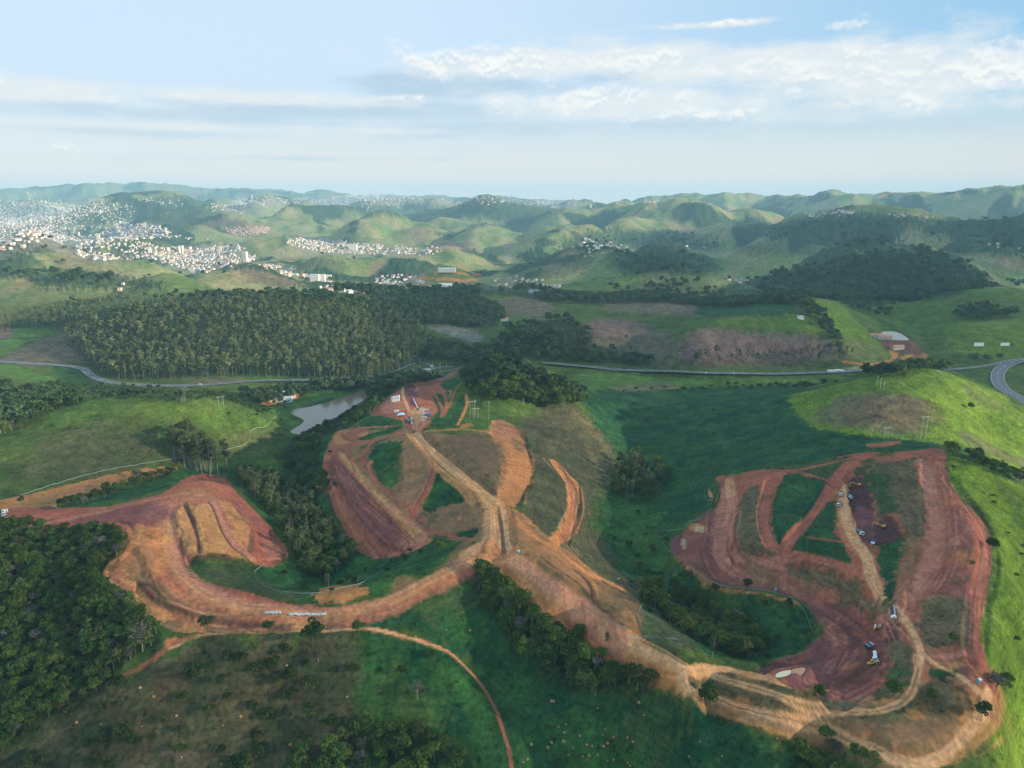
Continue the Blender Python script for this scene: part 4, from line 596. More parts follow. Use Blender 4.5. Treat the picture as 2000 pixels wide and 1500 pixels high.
# standing water: the bed is sunk and the shore kept just above the surface
POOLS = [('lake','556,857 566,843 588,828 592,820 570,808 572,800 600,795 640,785 690,768 722,764 728,772 700,795 662,815 630,835 600,850 575,862',-60.4,'w'),
 ('pond','1715,655 1725,648 1748,648 1765,655 1775,664 1750,664 1735,662',None,'w'),('pond','1765,706 1775,697 1795,697 1805,707 1790,712',None,'w')]
POOLS += [('silt_pond','1515,1318 1524,1312 1544,1309 1543,1317 1530,1322 1517,1323',None,'s'),('silt_pond','1545,1308 1570,1304 1573,1310 1564,1320 1550,1323 1536,1322 1544,1317',None,'c')]
def plane_cast(s, z, sm=True):
    p = smooth(P(s), True) if sm else P(s); r = rays(p[:,0], p[:,1]); t = (z-CAM_Z)/r[:,2]; return r[:,:2]*t[:,None]
for i_, (nm, s, z, m_) in enumerate(POOLS):
    if z is None: c_ = P(s).mean(0); q_ = cast(c_[0], c_[1])[0]; z = float(q_[2])+(.2 if m_ == 'c' else .25 if m_ == 's' else 1.2); POOLS[i_] = (nm, s, z, m_)
    w = plane_cast(s, z); pad = 60 if nm == 'lake' else 25 if nm == 'pond' else 6; lo = w.min(0)-pad; hi = w.max(0)+pad
    k_ = np.where((GX2 > lo[0]) & (GX2 < hi[0]) & (GY2 > lo[1]) & (GY2 < hi[1]))[0]; d, _, _ = segdist(GX2[k_], GY2[k_], w, True); ins = inside(GX2[k_], GY2[k_], w); sd = np.where(ins, -d, d)
    sink = 2.0 if nm != 'silt_pond' else .5; wi_ = 1-sstep(sd, -sink*2, 0)
    GZ[k_] = np.where(ins, GZ[k_]*(1-wi_)+(z-sink)*wi_, GZ[k_]); shore = z+.15+np.maximum(sd, 0)*.06; wo_ = 1-sstep(sd, pad*.3, pad)
    GZ[k_] = np.where(ins, np.minimum(GZ[k_], z+.05), np.where(GZ[k_] < shore, GZ[k_]*(1-wo_)+shore*wo_, GZ[k_]))
ZG = GZ.reshape(NC, NR)
def ground(x, y):
    """height of the finished terrain"""
    x = np.asarray(x, float); y = np.asarray(y, float); a = np.arctan2(x, y); l = np.log(np.hypot(x, y))
    i = np.clip(np.searchsorted(cols, a)-1, 0, NC-2); j = np.clip(np.searchsorted(rows, l)-1, 0, NR-2)
    fi = (a-cols[i])/(cols[i+1]-cols[i]); fj = (l-rows[j])/(rows[j+1]-rows[j])
    return ZG[i,j]*(1-fi)*(1-fj)+ZG[i+1,j]*fi*(1-fj)+ZG[i,j+1]*(1-fi)*fj+ZG[i+1,j+1]*fi*fj
def at(px, py):
    p = cast(px, py); p[:,2] = ground(p[:,0], p[:,1]); return p

def ground_mat(name, kind):
    m = bpy.data.materials.new(name); m.use_nodes = True; nt = m.node_tree; nt.nodes.clear(); b = NB(nt)
    o = N(nt, 'ShaderNodeOutputMaterial'); p = N(nt, 'ShaderNodeBsdfPrincipled'); nt.links.new(p.outputs[0], o.inputs[0])
    at_ = N(nt, 'ShaderNodeAttribute', attribute_name='col'); g = N(nt, 'ShaderNodeNewGeometry'); pos = g.outputs['Position']
    if kind == 'grass':
        n1 = b.noise(pos, .42, 5, .72); n2 = b.noise(pos, .07, 5, .65); n3 = b.noise(pos, .012, 3, .6); sp_ = b.ss(b.noise(pos, .30, 2, .5), .60, .70)
        f = b.m('MULTIPLY', b.m('ADD', b.m('MULTIPLY', n1, 2.4), -.20), b.m('ADD', b.m('MULTIPLY', n2, 1.8), .10)); f = b.m('MULTIPLY', f, b.m('SUBTRACT', 1.0, b.m('MULTIPLY', sp_, .45))); sx = N(nt, 'ShaderNodeSeparateXYZ'); nt.links.new(pos, sx.inputs[0]); tz = b.noise(b.comb(b.m('MULTIPLY', sx.outputs[0], .03), b.m('MULTIPLY', sx.outputs[1], .03), b.m('MULTIPLY', sx.outputs[2], .75)), 1.0, 4, .65); f = b.m('MULTIPLY', f, b.m('ADD', b.m('MULTIPLY', tz, 1.1), .45))
        c = b.mix(1.0, at_.outputs['Color'], b.comb(f, f, f), 'MULTIPLY')
        c = b.mix(b.m('MULTIPLY', b.ss(n3, .5, .7), .35), c, b.mix(1.0, c, (1.35, 1.0, .9), 'MULTIPLY'))
    else:
        n1 = b.noise(pos, .55, 6, .75); n2 = b.noise(pos, .11, 6, .7, 1.2)
        f = b.m('MULTIPLY', b.m('ADD', b.m('MULTIPLY', n1, 1.5), .25), b.m('ADD', b.m('MULTIPLY', n2, 1.1), .45))
        c = b.mix(1.0, at_.outputs['Color'], b.comb(f, f, f), 'MULTIPLY')
    nt.links.new(c, p.inputs['Base Color']); p.inputs['Roughness'].default_value = 1.0; p.inputs['Specular IOR Level'].default_value = .1
    return m
gi = np.arange(NC*NR).reshape(NC, NR)
quads = np.stack([gi[:-1,:-1], gi[1:,:-1], gi[1:,1:], gi[:-1,1:]], -1).reshape(-1, 4)
fs = SOILW[quads].mean(1)
def sheet(name, mask, mat):
    q = quads[mask]; used = np.zeros(nV, bool); used[q.ravel()] = True; ids = np.full(nV, -1, np.int64); w = np.where(used)[0]; ids[w] = np.arange(len(w)); q = ids[q][:, ::-1]
    me = bpy.data.meshes.new(name); me.vertices.add(len(w)); me.vertices.foreach_set('co', np.stack([GX2[w], GY2[w], GZ[w]], -1).astype(np.float32).ravel())
    me.loops.add(q.size); me.loops.foreach_set('vertex_index', q.astype(np.int32).ravel())
    me.polygons.add(len(q)); me.polygons.foreach_set('loop_start', np.arange(0, q.size, 4, dtype=np.int32))
    me.polygons.foreach_set('use_smooth', np.ones(len(q), bool))
    at_ = me.attributes.new('col', 'FLOAT_COLOR', 'POINT'); at_.data.foreach_set('color', np.concatenate([COLR[w], np.ones((len(w), 1), np.float32)], 1).ravel())
    me.materials.append(mat); me.update(calc_edges=True)
    o = bpy.data.objects.new(name, me); COL.objects.link(o); o['kind'] = 'structure'; return o
sheet('ground', fs < .5, ground_mat('meadow', 'grass'))
if (fs >= .5).any():
    sheet('bare_ground', (fs >= .5) & (fs < 1.5), ground_mat('red_soil', 'soil'))
    sheet('dirt_road', fs >= 1.5, ground_mat('packed_soil', 'soil'))

# ------------------------------------------------------------------ haze
bm = bmesh.new(); bmesh.ops.create_cube(bm, size=1)
hz = bpy.data.meshes.new('haze'); 
zlo, zhi = float(GZ.min())-1, max(float(GZ.max()), CAM_Z)+12
for v in bm.verts: v.co = Vector((v.co.x*43000, v.co.y*43000, (zlo+zhi)/2+v.co.z*(zhi-zlo)))
bm.to_mesh(hz); ho = bpy.data.objects.new('haze', hz); COL.objects.link(ho); ho['kind'] = 'stuff'; ho['label'] = 'pale blue air over the far hills'; ho.display_type = 'WIRE'
hm = bpy.data.materials.new('haze'); hm.use_nodes = True; nt = hm.node_tree; nt.nodes.clear(); o_ = N(nt, 'ShaderNodeOutputMaterial'); v_ = N(nt, 'ShaderNodeVolumePrincipled')
v_.inputs['Color'].default_value = (.44, .75, .98, 1); v_.inputs['Density'].default_value = 5.7e-5; v_.inputs['Anisotropy'].default_value = .0
nt.links.new(v_.outputs[0], o_.inputs['Volume']); hz.materials.append(hm)
print('z range', zlo, zhi)

# ------------------------------------------------------------------ materials and mesh helpers
_M = {}
def mat(name, col, rough=.8, metal=0.0, var=0.0, emit=None):
    if name in _M: return _M[name]
    m = bpy.data.materials.new(name); m.use_nodes = True; nt = m.node_tree; p = nt.nodes['Principled BSDF']; b = NB(nt)
    g = N(nt, 'ShaderNodeTexCoord'); n1 = b.noise(g.outputs['Object'], 1.7, 4, .6); f = b.m('ADD', b.m('MULTIPLY', n1, .35), .82)
    nt.links.new(b.mix(1.0, tuple(col), b.comb(f, f, f), 'MULTIPLY'), p.inputs['Base Color'])
    p.inputs['Roughness'].default_value = rough; p.inputs['Metallic'].default_value = metal; _M[name] = m; return m
def leaf_mat(name, ca_, cb_, spread=.5):
    m = bpy.data.materials.new(name); m.use_nodes = True; nt = m.node_tree; nt.nodes.clear(); b = NB(nt)
    o = N(nt, 'ShaderNodeOutputMaterial'); d = N(nt, 'ShaderNodeBsdfDiffuse'); t = N(nt, 'ShaderNodeBsdfTranslucent'); mx = N(nt, 'ShaderNodeMixShader')
    oi = N(nt, 'ShaderNodeObjectInfo'); at_ = N(nt, 'ShaderNodeAttribute', attribute_name='tone')
    c = b.mix(b.m('ADD', b.m('MULTIPLY', oi.outputs['Random'], spread), b.m('MULTIPLY', at_.outputs['Fac'], 1-spread)), ca_, cb_)
    r2 = b.m('FRACT', b.m('MULTIPLY', oi.outputs['Random'], 17.31)); f = b.m('ADD', b.m('MULTIPLY', r2, .7), .62)
    c = b.mix(1.0, c, b.comb(f, f, f), 'MULTIPLY')
    nt.links.new(c, d.inputs[0]); nt.links.new(c, t.inputs[0]); mx.inputs[0].default_value = .22
    nt.links.new(d.outputs[0], mx.inputs[1]); nt.links.new(t.outputs[0], mx.inputs[2]); nt.links.new(mx.outputs[0], o.inputs[0]); return m
L_BROAD = leaf_mat('dark_leaf', (.019,.076,.026), (.150,.200,.040)); L_EUC = leaf_mat('eucalyptus_leaf', (.050,.100,.050), (.25,.27,.105)); L_SCRUB = leaf_mat('scrub_leaf', (.025,.065,.022), (.08,.11,.03))
L_FAR = leaf_mat('far_leaf', (.020,.062,.034), (.105,.150,.055)); L_PALE = leaf_mat('bare_twig', (.16,.14,.11), (.26,.23,.18)); L_LIGHT = leaf_mat('light_leaf', (.035,.090,.015), (.075,.130,.025))
BARK = mat('bark', (.10,.085,.07)); PALEBARK = mat('pale_bark', (.30,.28,.23)); GREYBARK = mat('grey_bark', (.17,.155,.12))
def with_trunk(me, tk):
    bm = bmesh.new(); bm.from_mesh(me); n_ = len(bm.faces); bm.from_mesh(tk); bm.faces.ensure_lookup_table()
    for f in bm.faces[n_:]: f.material_index = 1
    m2 = me.copy(); m2.materials.append(tk.materials[0]); bm.to_mesh(m2); bm.free(); return m2
def raw_mesh(name, v, quads_, m, tone=None, smooth_=False):
    me = bpy.data.meshes.new(name); v = np.asarray(v, np.float32); q = np.asarray(quads_, np.int32)
    me.vertices.add(len(v)); me.vertices.foreach_set('co', v.ravel()); me.loops.add(q.size); me.loops.foreach_set('vertex_index', q.ravel())
    me.polygons.add(len(q)); me.polygons.foreach_set('loop_start', np.arange(0, q.size, 4, dtype=np.int32))
    if tone is not None:
        a = me.attributes.new('tone', 'FLOAT', 'POINT'); a.data.foreach_set('value', np.asarray(tone, np.float32))
    me.materials.append(m); me.update(calc_edges=True); me.validate(); return me
def leaves(rng, centres, radii, per, size, flat=.5):
    """leaf sprays on clumps: n x 4 corner points and a tone per corner"""
    V = []; T = []
    for c, r in zip(centres, radii):
        d = rng.normal(size=(per, 3)); d /= np.linalg.norm(d, axis=1)[:,None]; d[:,2] = np.abs(d[:,2])*.85 + d[:,2]*.15
        p = c + d*r*np.array([1, 1, .75])*rng.uniform(.75, 1.05, (per, 1))
        nrm = d + rng.normal(size=(per, 3))*flat; nrm /= np.linalg.norm(nrm, axis=1)[:,None]
        u = np.cross(nrm, rng.normal(size=(per, 3))); u /= np.linalg.norm(u, axis=1)[:,None]; w = np.cross(nrm, u)
        s = size*rng.uniform(.6, 1.3, (per, 1)); k = rng.uniform(.55, 1, (per, 1))
        V.append(np.stack([p-u*s-w*s*k*.4, p-u*s*.1-w*s*k, p+u*s+w*s*k*.3, p+u*s*.2+w*s*k], 1)); T.append(np.repeat(rng.uniform(0, 1)*.6+rng.uniform(0, .4, per), 4))
    V = np.concatenate(V).reshape(-1, 3); return V, np.concatenate(T)
def tube(path, rad, n=6):
    V = []; Q = []
    for k, (p, r) in enumerate(zip(path, rad)):
        for i in range(n): a = 2*math.pi*i/n; V.append((p[0]+r*math.cos(a), p[1]+r*math.sin(a), p[2]))
    for k in range(len(path)-1):
        for i in range(n): j = (i+1) % n; Q.append((k*n+i, k*n+j, (k+1)*n+j, (k+1)*n+i))
    return V, Q
def join_tubes(ts):
    V = []; Q = []
    for v, q in ts: o = len(V); V += v; Q += [tuple(i+o for i in f) for f in q]
    return V, Q
def trunk_mesh(name, rng, h, r, limbs, m, spread=1.5):
    top = np.array([rng.normal()*.06*h, rng.normal()*.06*h, h]); ts = [tube([(0,0,-1.2), tuple(top*.35), tuple(top*.7), tuple(top)], [r*1.3, r, r*.7, r*.35])]
    for _ in range(limbs):
        a = rng.uniform(0, 6.28); f = rng.uniform(.5, .85); s = top*f; e = s + np.array([math.cos(a)*spread, math.sin(a)*spread, h*.28]); ts.append(tube([tuple(s), tuple((s+e)/2+[0,0,.1*h]), tuple(e)], [r*.5, r*.35, r*.15], 5))
    v, q = join_tubes(ts); return raw_mesh(name, v, q, m)
def broad(name, rng, H, W, nc, per, size, m=None, flat=.6):
    c = rng.normal(size=(nc, 3)); c /= np.linalg.norm(c, axis=1)[:,None]; c *= rng.uniform(.25, 1, (nc, 1))**.5
    cen = c*np.array([W*.34, W*.34, H*.24]) + np.array([0, 0, H*.66]); cen[:,2] += rng.uniform(-.06, .08, nc)*H
    v, t = leaves(rng, cen, rng.uniform(.16, .27, nc)*W, per, size, flat); return raw_mesh(name, v, np.arange(len(v)).reshape(-1, 4), m or L_BROAD, t)
def euc(name, rng, H, W, nc, per, size, m=None, low=.38):
    hh = rng.uniform(low, 1, nc)**.8; w = np.sin(np.clip((hh-low)/(1.04-low), 0.05, 1)*math.pi)**.6
    a = rng.uniform(0, 6.28, nc); cen = np.stack([np.cos(a)*w*W*.33*rng.uniform(.3, 1, nc), np.sin(a)*w*W*.33*rng.uniform(.3, 1, nc), hh*H*.95], -1)
    v, t = leaves(rng, cen, rng.uniform(.13, .22, nc)*W, per, size, .9); return raw_mesh(name, v, np.arange(len(v)).reshape(-1, 4), m or L_EUC, t)
rng = np.random.default_rng(3)
BR = [(broad('crown', rng, 1, .95, 17, 44, .056), trunk_mesh('trunk', rng, .62, .022, 4, BARK, .2)) for _ in range(6)] + [(broad('crown', rng, 1, .85, 15, 40, .050, leaf_mat('olive_leaf', (.050,.085,.030), (.160,.170,.055))), trunk_mesh('trunk', rng, .62, .022, 4, BARK, .2)), (broad('crown', rng, 1, .8, 13, 34, .045, leaf_mat('grey_leaf', (.085,.100,.075), (.170,.170,.130))), trunk_mesh('trunk', rng, .64, .022, 5, PALEBARK, .2))] + [(broad('crown', rng, 1, .72, 13, 44, .052), trunk_mesh('trunk', rng, .66, .02, 3, PALEBARK, .15)) for _ in range(2)]
EU = [(euc('crown', rng, 1, .38, 17, 34, .028), trunk_mesh('trunk', rng, .88, .0085, 5, PALEBARK, .07)) for _ in range(6)]
SH = [broad('shrub', rng, 1, 1.5, 8, 30, .11, L_SCRUB) for _ in range(5)]
FARB = [broad('far_crown', rng, 1, 1.05, 8, 16, .13, L_FAR) for _ in range(5)]
FARE = [with_trunk(euc('far_crown', rng, 1, .36, 11, 18, .036, None, .6), trunk_mesh('trunk', rng, .88, .0085, 0, GREYBARK)) for _ in range(6)]
PA = (broad('crown', rng, 1, .9, 12, 26, .03, L_PALE, 1.5), trunk_mesh('trunk', rng, .62, .02, 7, PALEBARK, .3))
LI = [(broad('crown', rng, 1, .9, 13, 44, .052, L_LIGHT), trunk_mesh('trunk', rng, .62, .022, 4, BARK, .2)) for _ in range(2)]
def scatter(poly, spacing, seed, dens=1.0):
    """points in the plan of a region drawn on the photo"""
    w = cast(*smooth(P(poly), True, 3).T)[:, :2]; r = np.random.default_rng(seed); lo, hi = w.min(0), w.max(0)
    nx = int((hi[0]-lo[0])/spacing)+1; ny = int((hi[1]-lo[1])/spacing)+1
    gx, gy = np.meshgrid(np.arange(nx), np.arange(ny)); x = lo[0]+(gx.ravel()+r.uniform(-.45, .45, gx.size))*spacing; y = lo[1]+(gy.ravel()+r.uniform(-.45, .45, gx.size))*spacing
    nz = fbm(x, y, spacing*7, 2, off=seed*1.3); ed = 1.0 if spacing < 13 or seed >= 900 else np.clip(segdist(x, y, w, True)[0]/(spacing*3.5)+nz*.9, .04, 1)
    k = inside(x, y, w) & (r.random(len(x)) < ed*dens*np.clip(1.12+nz*(1.1 if seed < 900 and spacing > 6.5 else .0), 0, 1)); return np.stack([x[k], y[k]], -1)
# species, height range, region, spacing, share kept
WOODS = [
 ('B', 5.5, 10, '-60,1050 130,1045 235,1045 245,1060 228,1090 195,1115 190,1150 240,1175 280,1205 310,1240 310,1262 250,1300 190,1350 140,1380 60,1430 -60,1470', 4.2, .97),
 ('B', 8, 13, '925,1125 955,1118 990,1150 1020,1185 1070,1215 1095,1245 1130,1270 1175,1285 1215,1310 1250,1332 1330,1362 1300,1372 1200,1366 1130,1352 1060,1322 1010,1275 975,1225 925,1170', 4.6, .97),
 ('E', 11, 17, '465,930 500,935 545,950 590,965 630,1010 650,1060 640,1100 600,1120 575,1090 555,1040 525,1000 490,970', 6.5, .9), ('B', 7, 11, '465,930 520,930 590,955 640,1010 680,1070 700,1085 650,1130 600,1125 575,1090 530,1010', 6.0, .75),
 ('B', 8, 13, '908,730 935,714 965,710 1000,713 1035,722 1070,735 1105,750 1140,768 1145,790 1085,799 1030,788 960,780 915,766', 6.5, .98),
 ('B', 7, 11, '1290,1150 1350,1165 1400,1195 1470,1235 1490,1270 1450,1285 1400,1270 1340,1240 1280,1195 1250,1165', 5.2, .85), ('E', 13, 17, '1230,1140 1350,1160 1400,1200 1470,1250 1400,1280 1300,1220', 15, .5),
 ('E', 16, 22, '1205,925 1240,910 1285,915 1290,960 1250,975 1210,965', 8, .7), ('B', 8, 12, '1195,925 1290,905 1300,965 1210,975', 9, .7),
 ('B', 7, 11, '670,1425 780,1420 860,1450 900,1520 560,1530 600,1470', 5.0, .8), ('B', 12, 18, '990,645 1100,626 1140,640 1165,665 1240,700 1330,712 1080,706 1000,668', 12, .5), ('E', 16, 24, '1320,716 1440,714 1640,720 1670,700 1560,698 1440,700 1320,700', 12, .75), ('B', 6, 9, '740,1300 860,1290 900,1350 860,1400 760,1390', 17, .5), ('B', 7, 10.5, '1560,1450 1640,1450 1690,1490 1730,1540 1550,1560', 5.5, .85), ('S', 3, 6, '60,1420 300,1300 640,1260 690,1300 680,1400 560,1480 500,1520 40,1520', 7.5, .5), ('B', 5, 7.5, '440,1265 560,1265 660,1290 640,1330 520,1330 460,1300', 10, .45), ('B', 5, 8, '480,1360 560,1380 560,1450 500,1440', 9, .6),
 ('B', 9, 14, '-60,760 60,768 125,775 165,785 110,800 60,830 0,850 -60,860', 8, .95), ('B', 5, 8, '160,762 300,775 420,783 520,800 560,822 540,812 420,795 300,782 170,776', 9, .5),
 ('B', 9, 15, '470,772 520,770 560,762 620,750 690,752 735,757 760,770 725,782 690,768 620,768 560,785 510,792', 9, .9), ('B', 6, 10, '575,862 620,842 690,812 740,778 760,772 750,790 700,822 640,852 590,872', 7, .75), ('B', 10, 15, '700,742 830,738 860,748 800,756 745,768 700,760', 10, .75),
 ('B', 7, 12, '560,875 620,868 640,885 625,930 640,960 600,960 560,930 540,905', 8, .55), ('B', 5, 8, '110,992 180,965 260,938 330,922 335,935 260,955 190,980 130,996', 6, .8),
 ('E', 17, 30, '130,665 160,640 230,620 330,605 450,600 560,602 660,608 760,620 820,650 835,690 800,718 740,738 690,742 600,742 520,738 430,742 330,745 250,745 200,735 175,715 150,690', 9.2, .97),
 ('E', 14, 22, '-60,630 60,612 150,600 300,590 200,605 170,630 120,645 40,642 -60,652', 9.5, .95), ('B', 14, 20, '640,612 720,608 800,640 830,665 830,695 760,728 700,738 660,700 640,660', 13, .5), ('B', 12, 18, '300,588 450,578 600,580 760,592 740,600 600,592 450,588', 11, .8), ('B', 9, 14, '-60,640 100,640 160,620 300,600 500,592 740,600 780,610 500,610 200,630', 12, .6),
 ('B', 12, 18, '725,605 800,592 900,580 955,595 985,620 955,640 870,638 780,635 740,625', 11, .97), ('B', 12, 20, '800,660 830,668 880,680 940,690 975,672 1000,655 1060,668 1130,695 1190,712 1120,710 1060,706 1000,706 940,715 880,712 840,705 810,690', 11, .92),
 ('E', 18, 25, '1030,672 1130,695 1220,712 1330,715 1330,722 1220,720 1090,712', 14, .7), ('E', 16, 22, '1330,708 1440,712 1560,714 1650,705 1680,690 1690,712 1640,722 1500,726 1340,722', 13, .55), ('E', 15, 22, '1030,650 1200,670 1320,690 1320,712 1200,705 1080,690', 16, .5),
 ('B', 14, 20, '1060,575 1160,582 1270,578 1330,585 1400,590 1560,585 1560,594 1400,600 1280,592 1170,596 1060,590', 12, .8), ('B', 12, 18, '1180,568 1240,550 1330,545 1400,560 1440,580 1380,586 1280,580', 17, .85),
 ('B', 12, 18, '1560,590 1575,590 1610,620 1640,650 1650,690 1640,695 1615,650 1575,620', 12, .75), ('B', 12, 18, '1640,590 1700,595 1760,600 1740,620 1700,640 1680,622 1650,605', 14, .8), ('B', 12, 18, '1860,610 1900,600 1960,608 1985,620 1930,628 1880,628', 12, .9), ('B', 12, 18, '1760,575 1860,560 1960,552 2060,552 2060,566 1900,568 1800,590', 16, .8),
 ('B', 5, 9, '1850,880 1880,884 1930,905 1990,935 1985,945 1920,920 1860,898', 6, .8), ('B', 8, 13, '1690,735 1740,722 1800,716 1850,720 1840,728 1780,728 1730,738', 9, .7), ('B', 10, 15, '1890,705 1930,698 1960,705 1930,712', 12, .7),
 ('F', 14, 22, '1500,540 1600,520 1680,505 1770,495 1850,505 1920,540 1900,572 1800,588 1700,595 1600,586 1480,576', 15, .9), ('F', 14, 22, '620,582 700,568 800,575 900,568 1000,572 1060,566 1050,582 960,578 850,584 700,588', 18, .8), ('F', 14, 22, '0,530 80,532 180,540 260,552 310,562 200,568 100,562 60,548 0,545', 20, .75),
 ('F', 14, 22, '1190,505 1270,494 1370,505 1390,532 1300,532 1220,538', 19, .8), ('F', 14, 22, '1490,460 1560,436 1700,424 1830,434 2000,430 2040,440 2040,495 1960,500 1860,475 1780,455 1760,475 1740,498 1640,498 1600,472 1520,472', 30, .8), ('F', 14, 22, '1100,478 1180,462 1300,456 1390,472 1380,488 1250,482 1160,488', 30, .7),
 ('F', 12, 18, '0,560 500,575 1000,575 1500,560 2000,560 2000,600 1600,590 1000,595 500,590 0,610', 60, .35), ('F', 12, 18, '0,480 600,500 1000,520 1500,500 2000,500 2000,560 1000,560 0,560', 75, .4),
 ('S', 2, 4.5, '1190,1000 1260,980 1330,1080 1420,1150 1560,1190 1590,1240 1500,1285 1400,1285 1250,1190 1200,1100', 11, .35), ('S', 2, 4, '560,1070 700,1090 850,1075 760,1140 620,1160 540,1130', 10, .4), ('S', 1.5, 3, '1850,900 1900,930 1990,1020 2020,1200 2020,1400 1950,1300 1940,1060', 11, .3), ('S', 1.5, 3.5, '1150,770 1350,770 1560,770 1560,830 1350,900 1200,900', 26, .3),
 ('S', 2, 4, '500,1240 700,1240 900,1280 980,1400 980,1500 600,1500', 14, .4), ('S', 2, 4, '100,770 540,815 540,830 300,800 120,800', 12, .35), ('S', 3, 6, '100,745 400,765 540,780 540,800 300,775 120,765', 11, .5), ('S', 1.5, 3, '40,820 500,820 520,880 300,900 40,950', 30, .25), ('S', 2, 4, '1580,765 1800,725 1980,800 1980,840 1800,760 1620,770', 20, .3), ('S', 2, 4, '640,860 640,900 560,900 560,870', 8, .6),
 ('S', 3, 6, '1190,770 1260,760 1600,748 1600,756 1260,768', 12, .4),
]
# single trees: x, y of the foot, height, crown set
LONE = [(1605,1358,6.2,'L','bushy green tree with short trunk at the rim of the red pit'),(1742,1362,6.4,'L','flat-topped tree alone on the brown verge inside the loop track'),(1380,1378,9,'B','tall pale-trunked tree leaning over the tan loop track at its west bend'),
 (612,1262,11,'B','big leafy tree standing by the narrow red track, tallest of the pasture'),(700,1238,6,'B','small tree growing over the bend of the narrow track at the fence'),(525,1232,5.5,'B','small round tree at the foot of the ochre embankment'),(405,1232,8,'B','thin light-trunked tree against the orange cut bank'),
 (1945,1345,8.5,'B','dense dark tree at the edge of the lime slope beside the haul road'),(1965,1352,7.5,'B','dark tree touching the larger one beside the haul road end'),(1915,1408,8,'B','dark tree right above the outer loop track corner'),(1938,1070,6.5,'B','round dark tree alone on the ridge rim between red soil and lime grass'),
 (1856,890,9,'B','dark tree at the far corner of the east works by the gully'),(840,1290,5.5,'B','round dark-green bush tree on the inner side of the red track'),(785,1325,5.5,'L','light green small tree in the dark pasture by the track'),(815,1365,7.5,'P','bare greyish tree without leaves in the dark pasture'),
 (278,1272,12,'P','bare white-trunked tree sticking out of the forest edge'),(538,1345,6.5,'B','dense tree in the brown scrub of the lower pasture'),(1248,1165,11,'E','slender yellow-topped tree on the north rim of the gully wood'),(1390,1290,11,'E','slender pale-trunked tree on the south side of the gully wood'),
 (1458,1158,6,'L','round green tree on the path below the plum terraces'),(640,1150,8,'E','yellowish slim tree alone in the hollow inside the white fence loop'),(588,1118,6,'B','small dark tree in the hollow at the fence loop'),(862,1078,6,'B','small tree on the green slope below the crossing'),(654,948,4,'L','green bush left standing on the red terraced slope'),
 (1858,1255,4.5,'L','green bush on the brown patch inside the haul road'),(1818,1372,5,'L','light green bush near the loop track'),(42,985,5,'B','small dark tree by the orange strip near the site yard'),(268,938,9,'B','dark tree standing over the tan strip by the grove'),(1897,1110,3.5,'B','small bush with orange earth on the lime slope'),(1185,1255,8,'E','slim tree rising from the red bare patch'),(1132,1232,6,'B','small tree in front of the red bare patch'),
 (1420,765,5,'B','small dark bush on the lit hollow floor'),(1896,800,6,'B','lone small tree on the sunny hillside'),(930,778,9,'E','thin grey tree at the wooded knoll foot')]
HH = {'B': BR, 'E': EU, 'S': SH, 'L': LI, 'P': [PA]}
def place_tree(kind, x, y, h, label, group=None, rs=None):
    z = float(ground(x, y)); v = HH[kind][rs % len(HH[kind])]; a = (rs*2.399) % 6.283
    if kind == 'S':
        o = bpy.data.objects.new('shrub', v); COL.objects.link(o); o.location = (x, y, z-.1*h); o.rotation_euler = (0, 0, a); o.scale = (h, h, h)
        o['label'] = label; o['category'] = 'shrub'
        if group: o['group'] = group
        return
    r = bpy.data.objects.new({'B': 'broadleaf_tree', 'E': 'eucalyptus_tree', 'L': 'broadleaf_tree', 'P': 'bare_tree'}[kind], None); COL.objects.link(r); r.location = (x, y, z); r.rotation_euler = (0, 0, a); r.scale = (h, h, h); r.empty_display_size = .1
    r['label'] = label; r['category'] = 'tree'
    if group: r['group'] = group
    for nm, me in (('trunk', v[1]), ('crown', v[0])): c = bpy.data.objects.new(nm, me); COL.objects.link(c); c.parent = r
WL = {0: 'dark green tree of the dense wood in the lower left', 1: 'dark green tree of the wooded strip beside the south-east road', 2: 'tall light tree of the wood in the hollow behind the west works', 3: 'green tree of the wood in the hollow behind the west works', 9: 'tree of the open grove at the bottom edge', 12: 'small tree scattered on the dark pasture inside the red track', 13: 'tree of the dark grove at the bottom right corner'}
pool = {k: [] for k in 'BESF'}
for wi, (k, h0, h1, poly, sp_, dn) in enumerate(WOODS):
    pts = scatter(poly, sp_, 100+wi, dn); r = np.random.default_rng(500+wi); h = r.uniform(h0, h1, len(pts))*np.where(r.random(len(pts)) < .12, 1.2, 1)
    pool[k].append(np.column_stack([pts, h, np.full(len(pts), wi)]))
gr_ = cast(385, 915)[0]; r = np.random.default_rng(9); g_ = np.stack([gr_[0]+r.normal(size=34)*9, gr_[1]+r.normal(size=34)*6], -1)
pool['E'].append(np.column_stack([g_, r.uniform(28, 38, 34), np.full(34, 99)]))
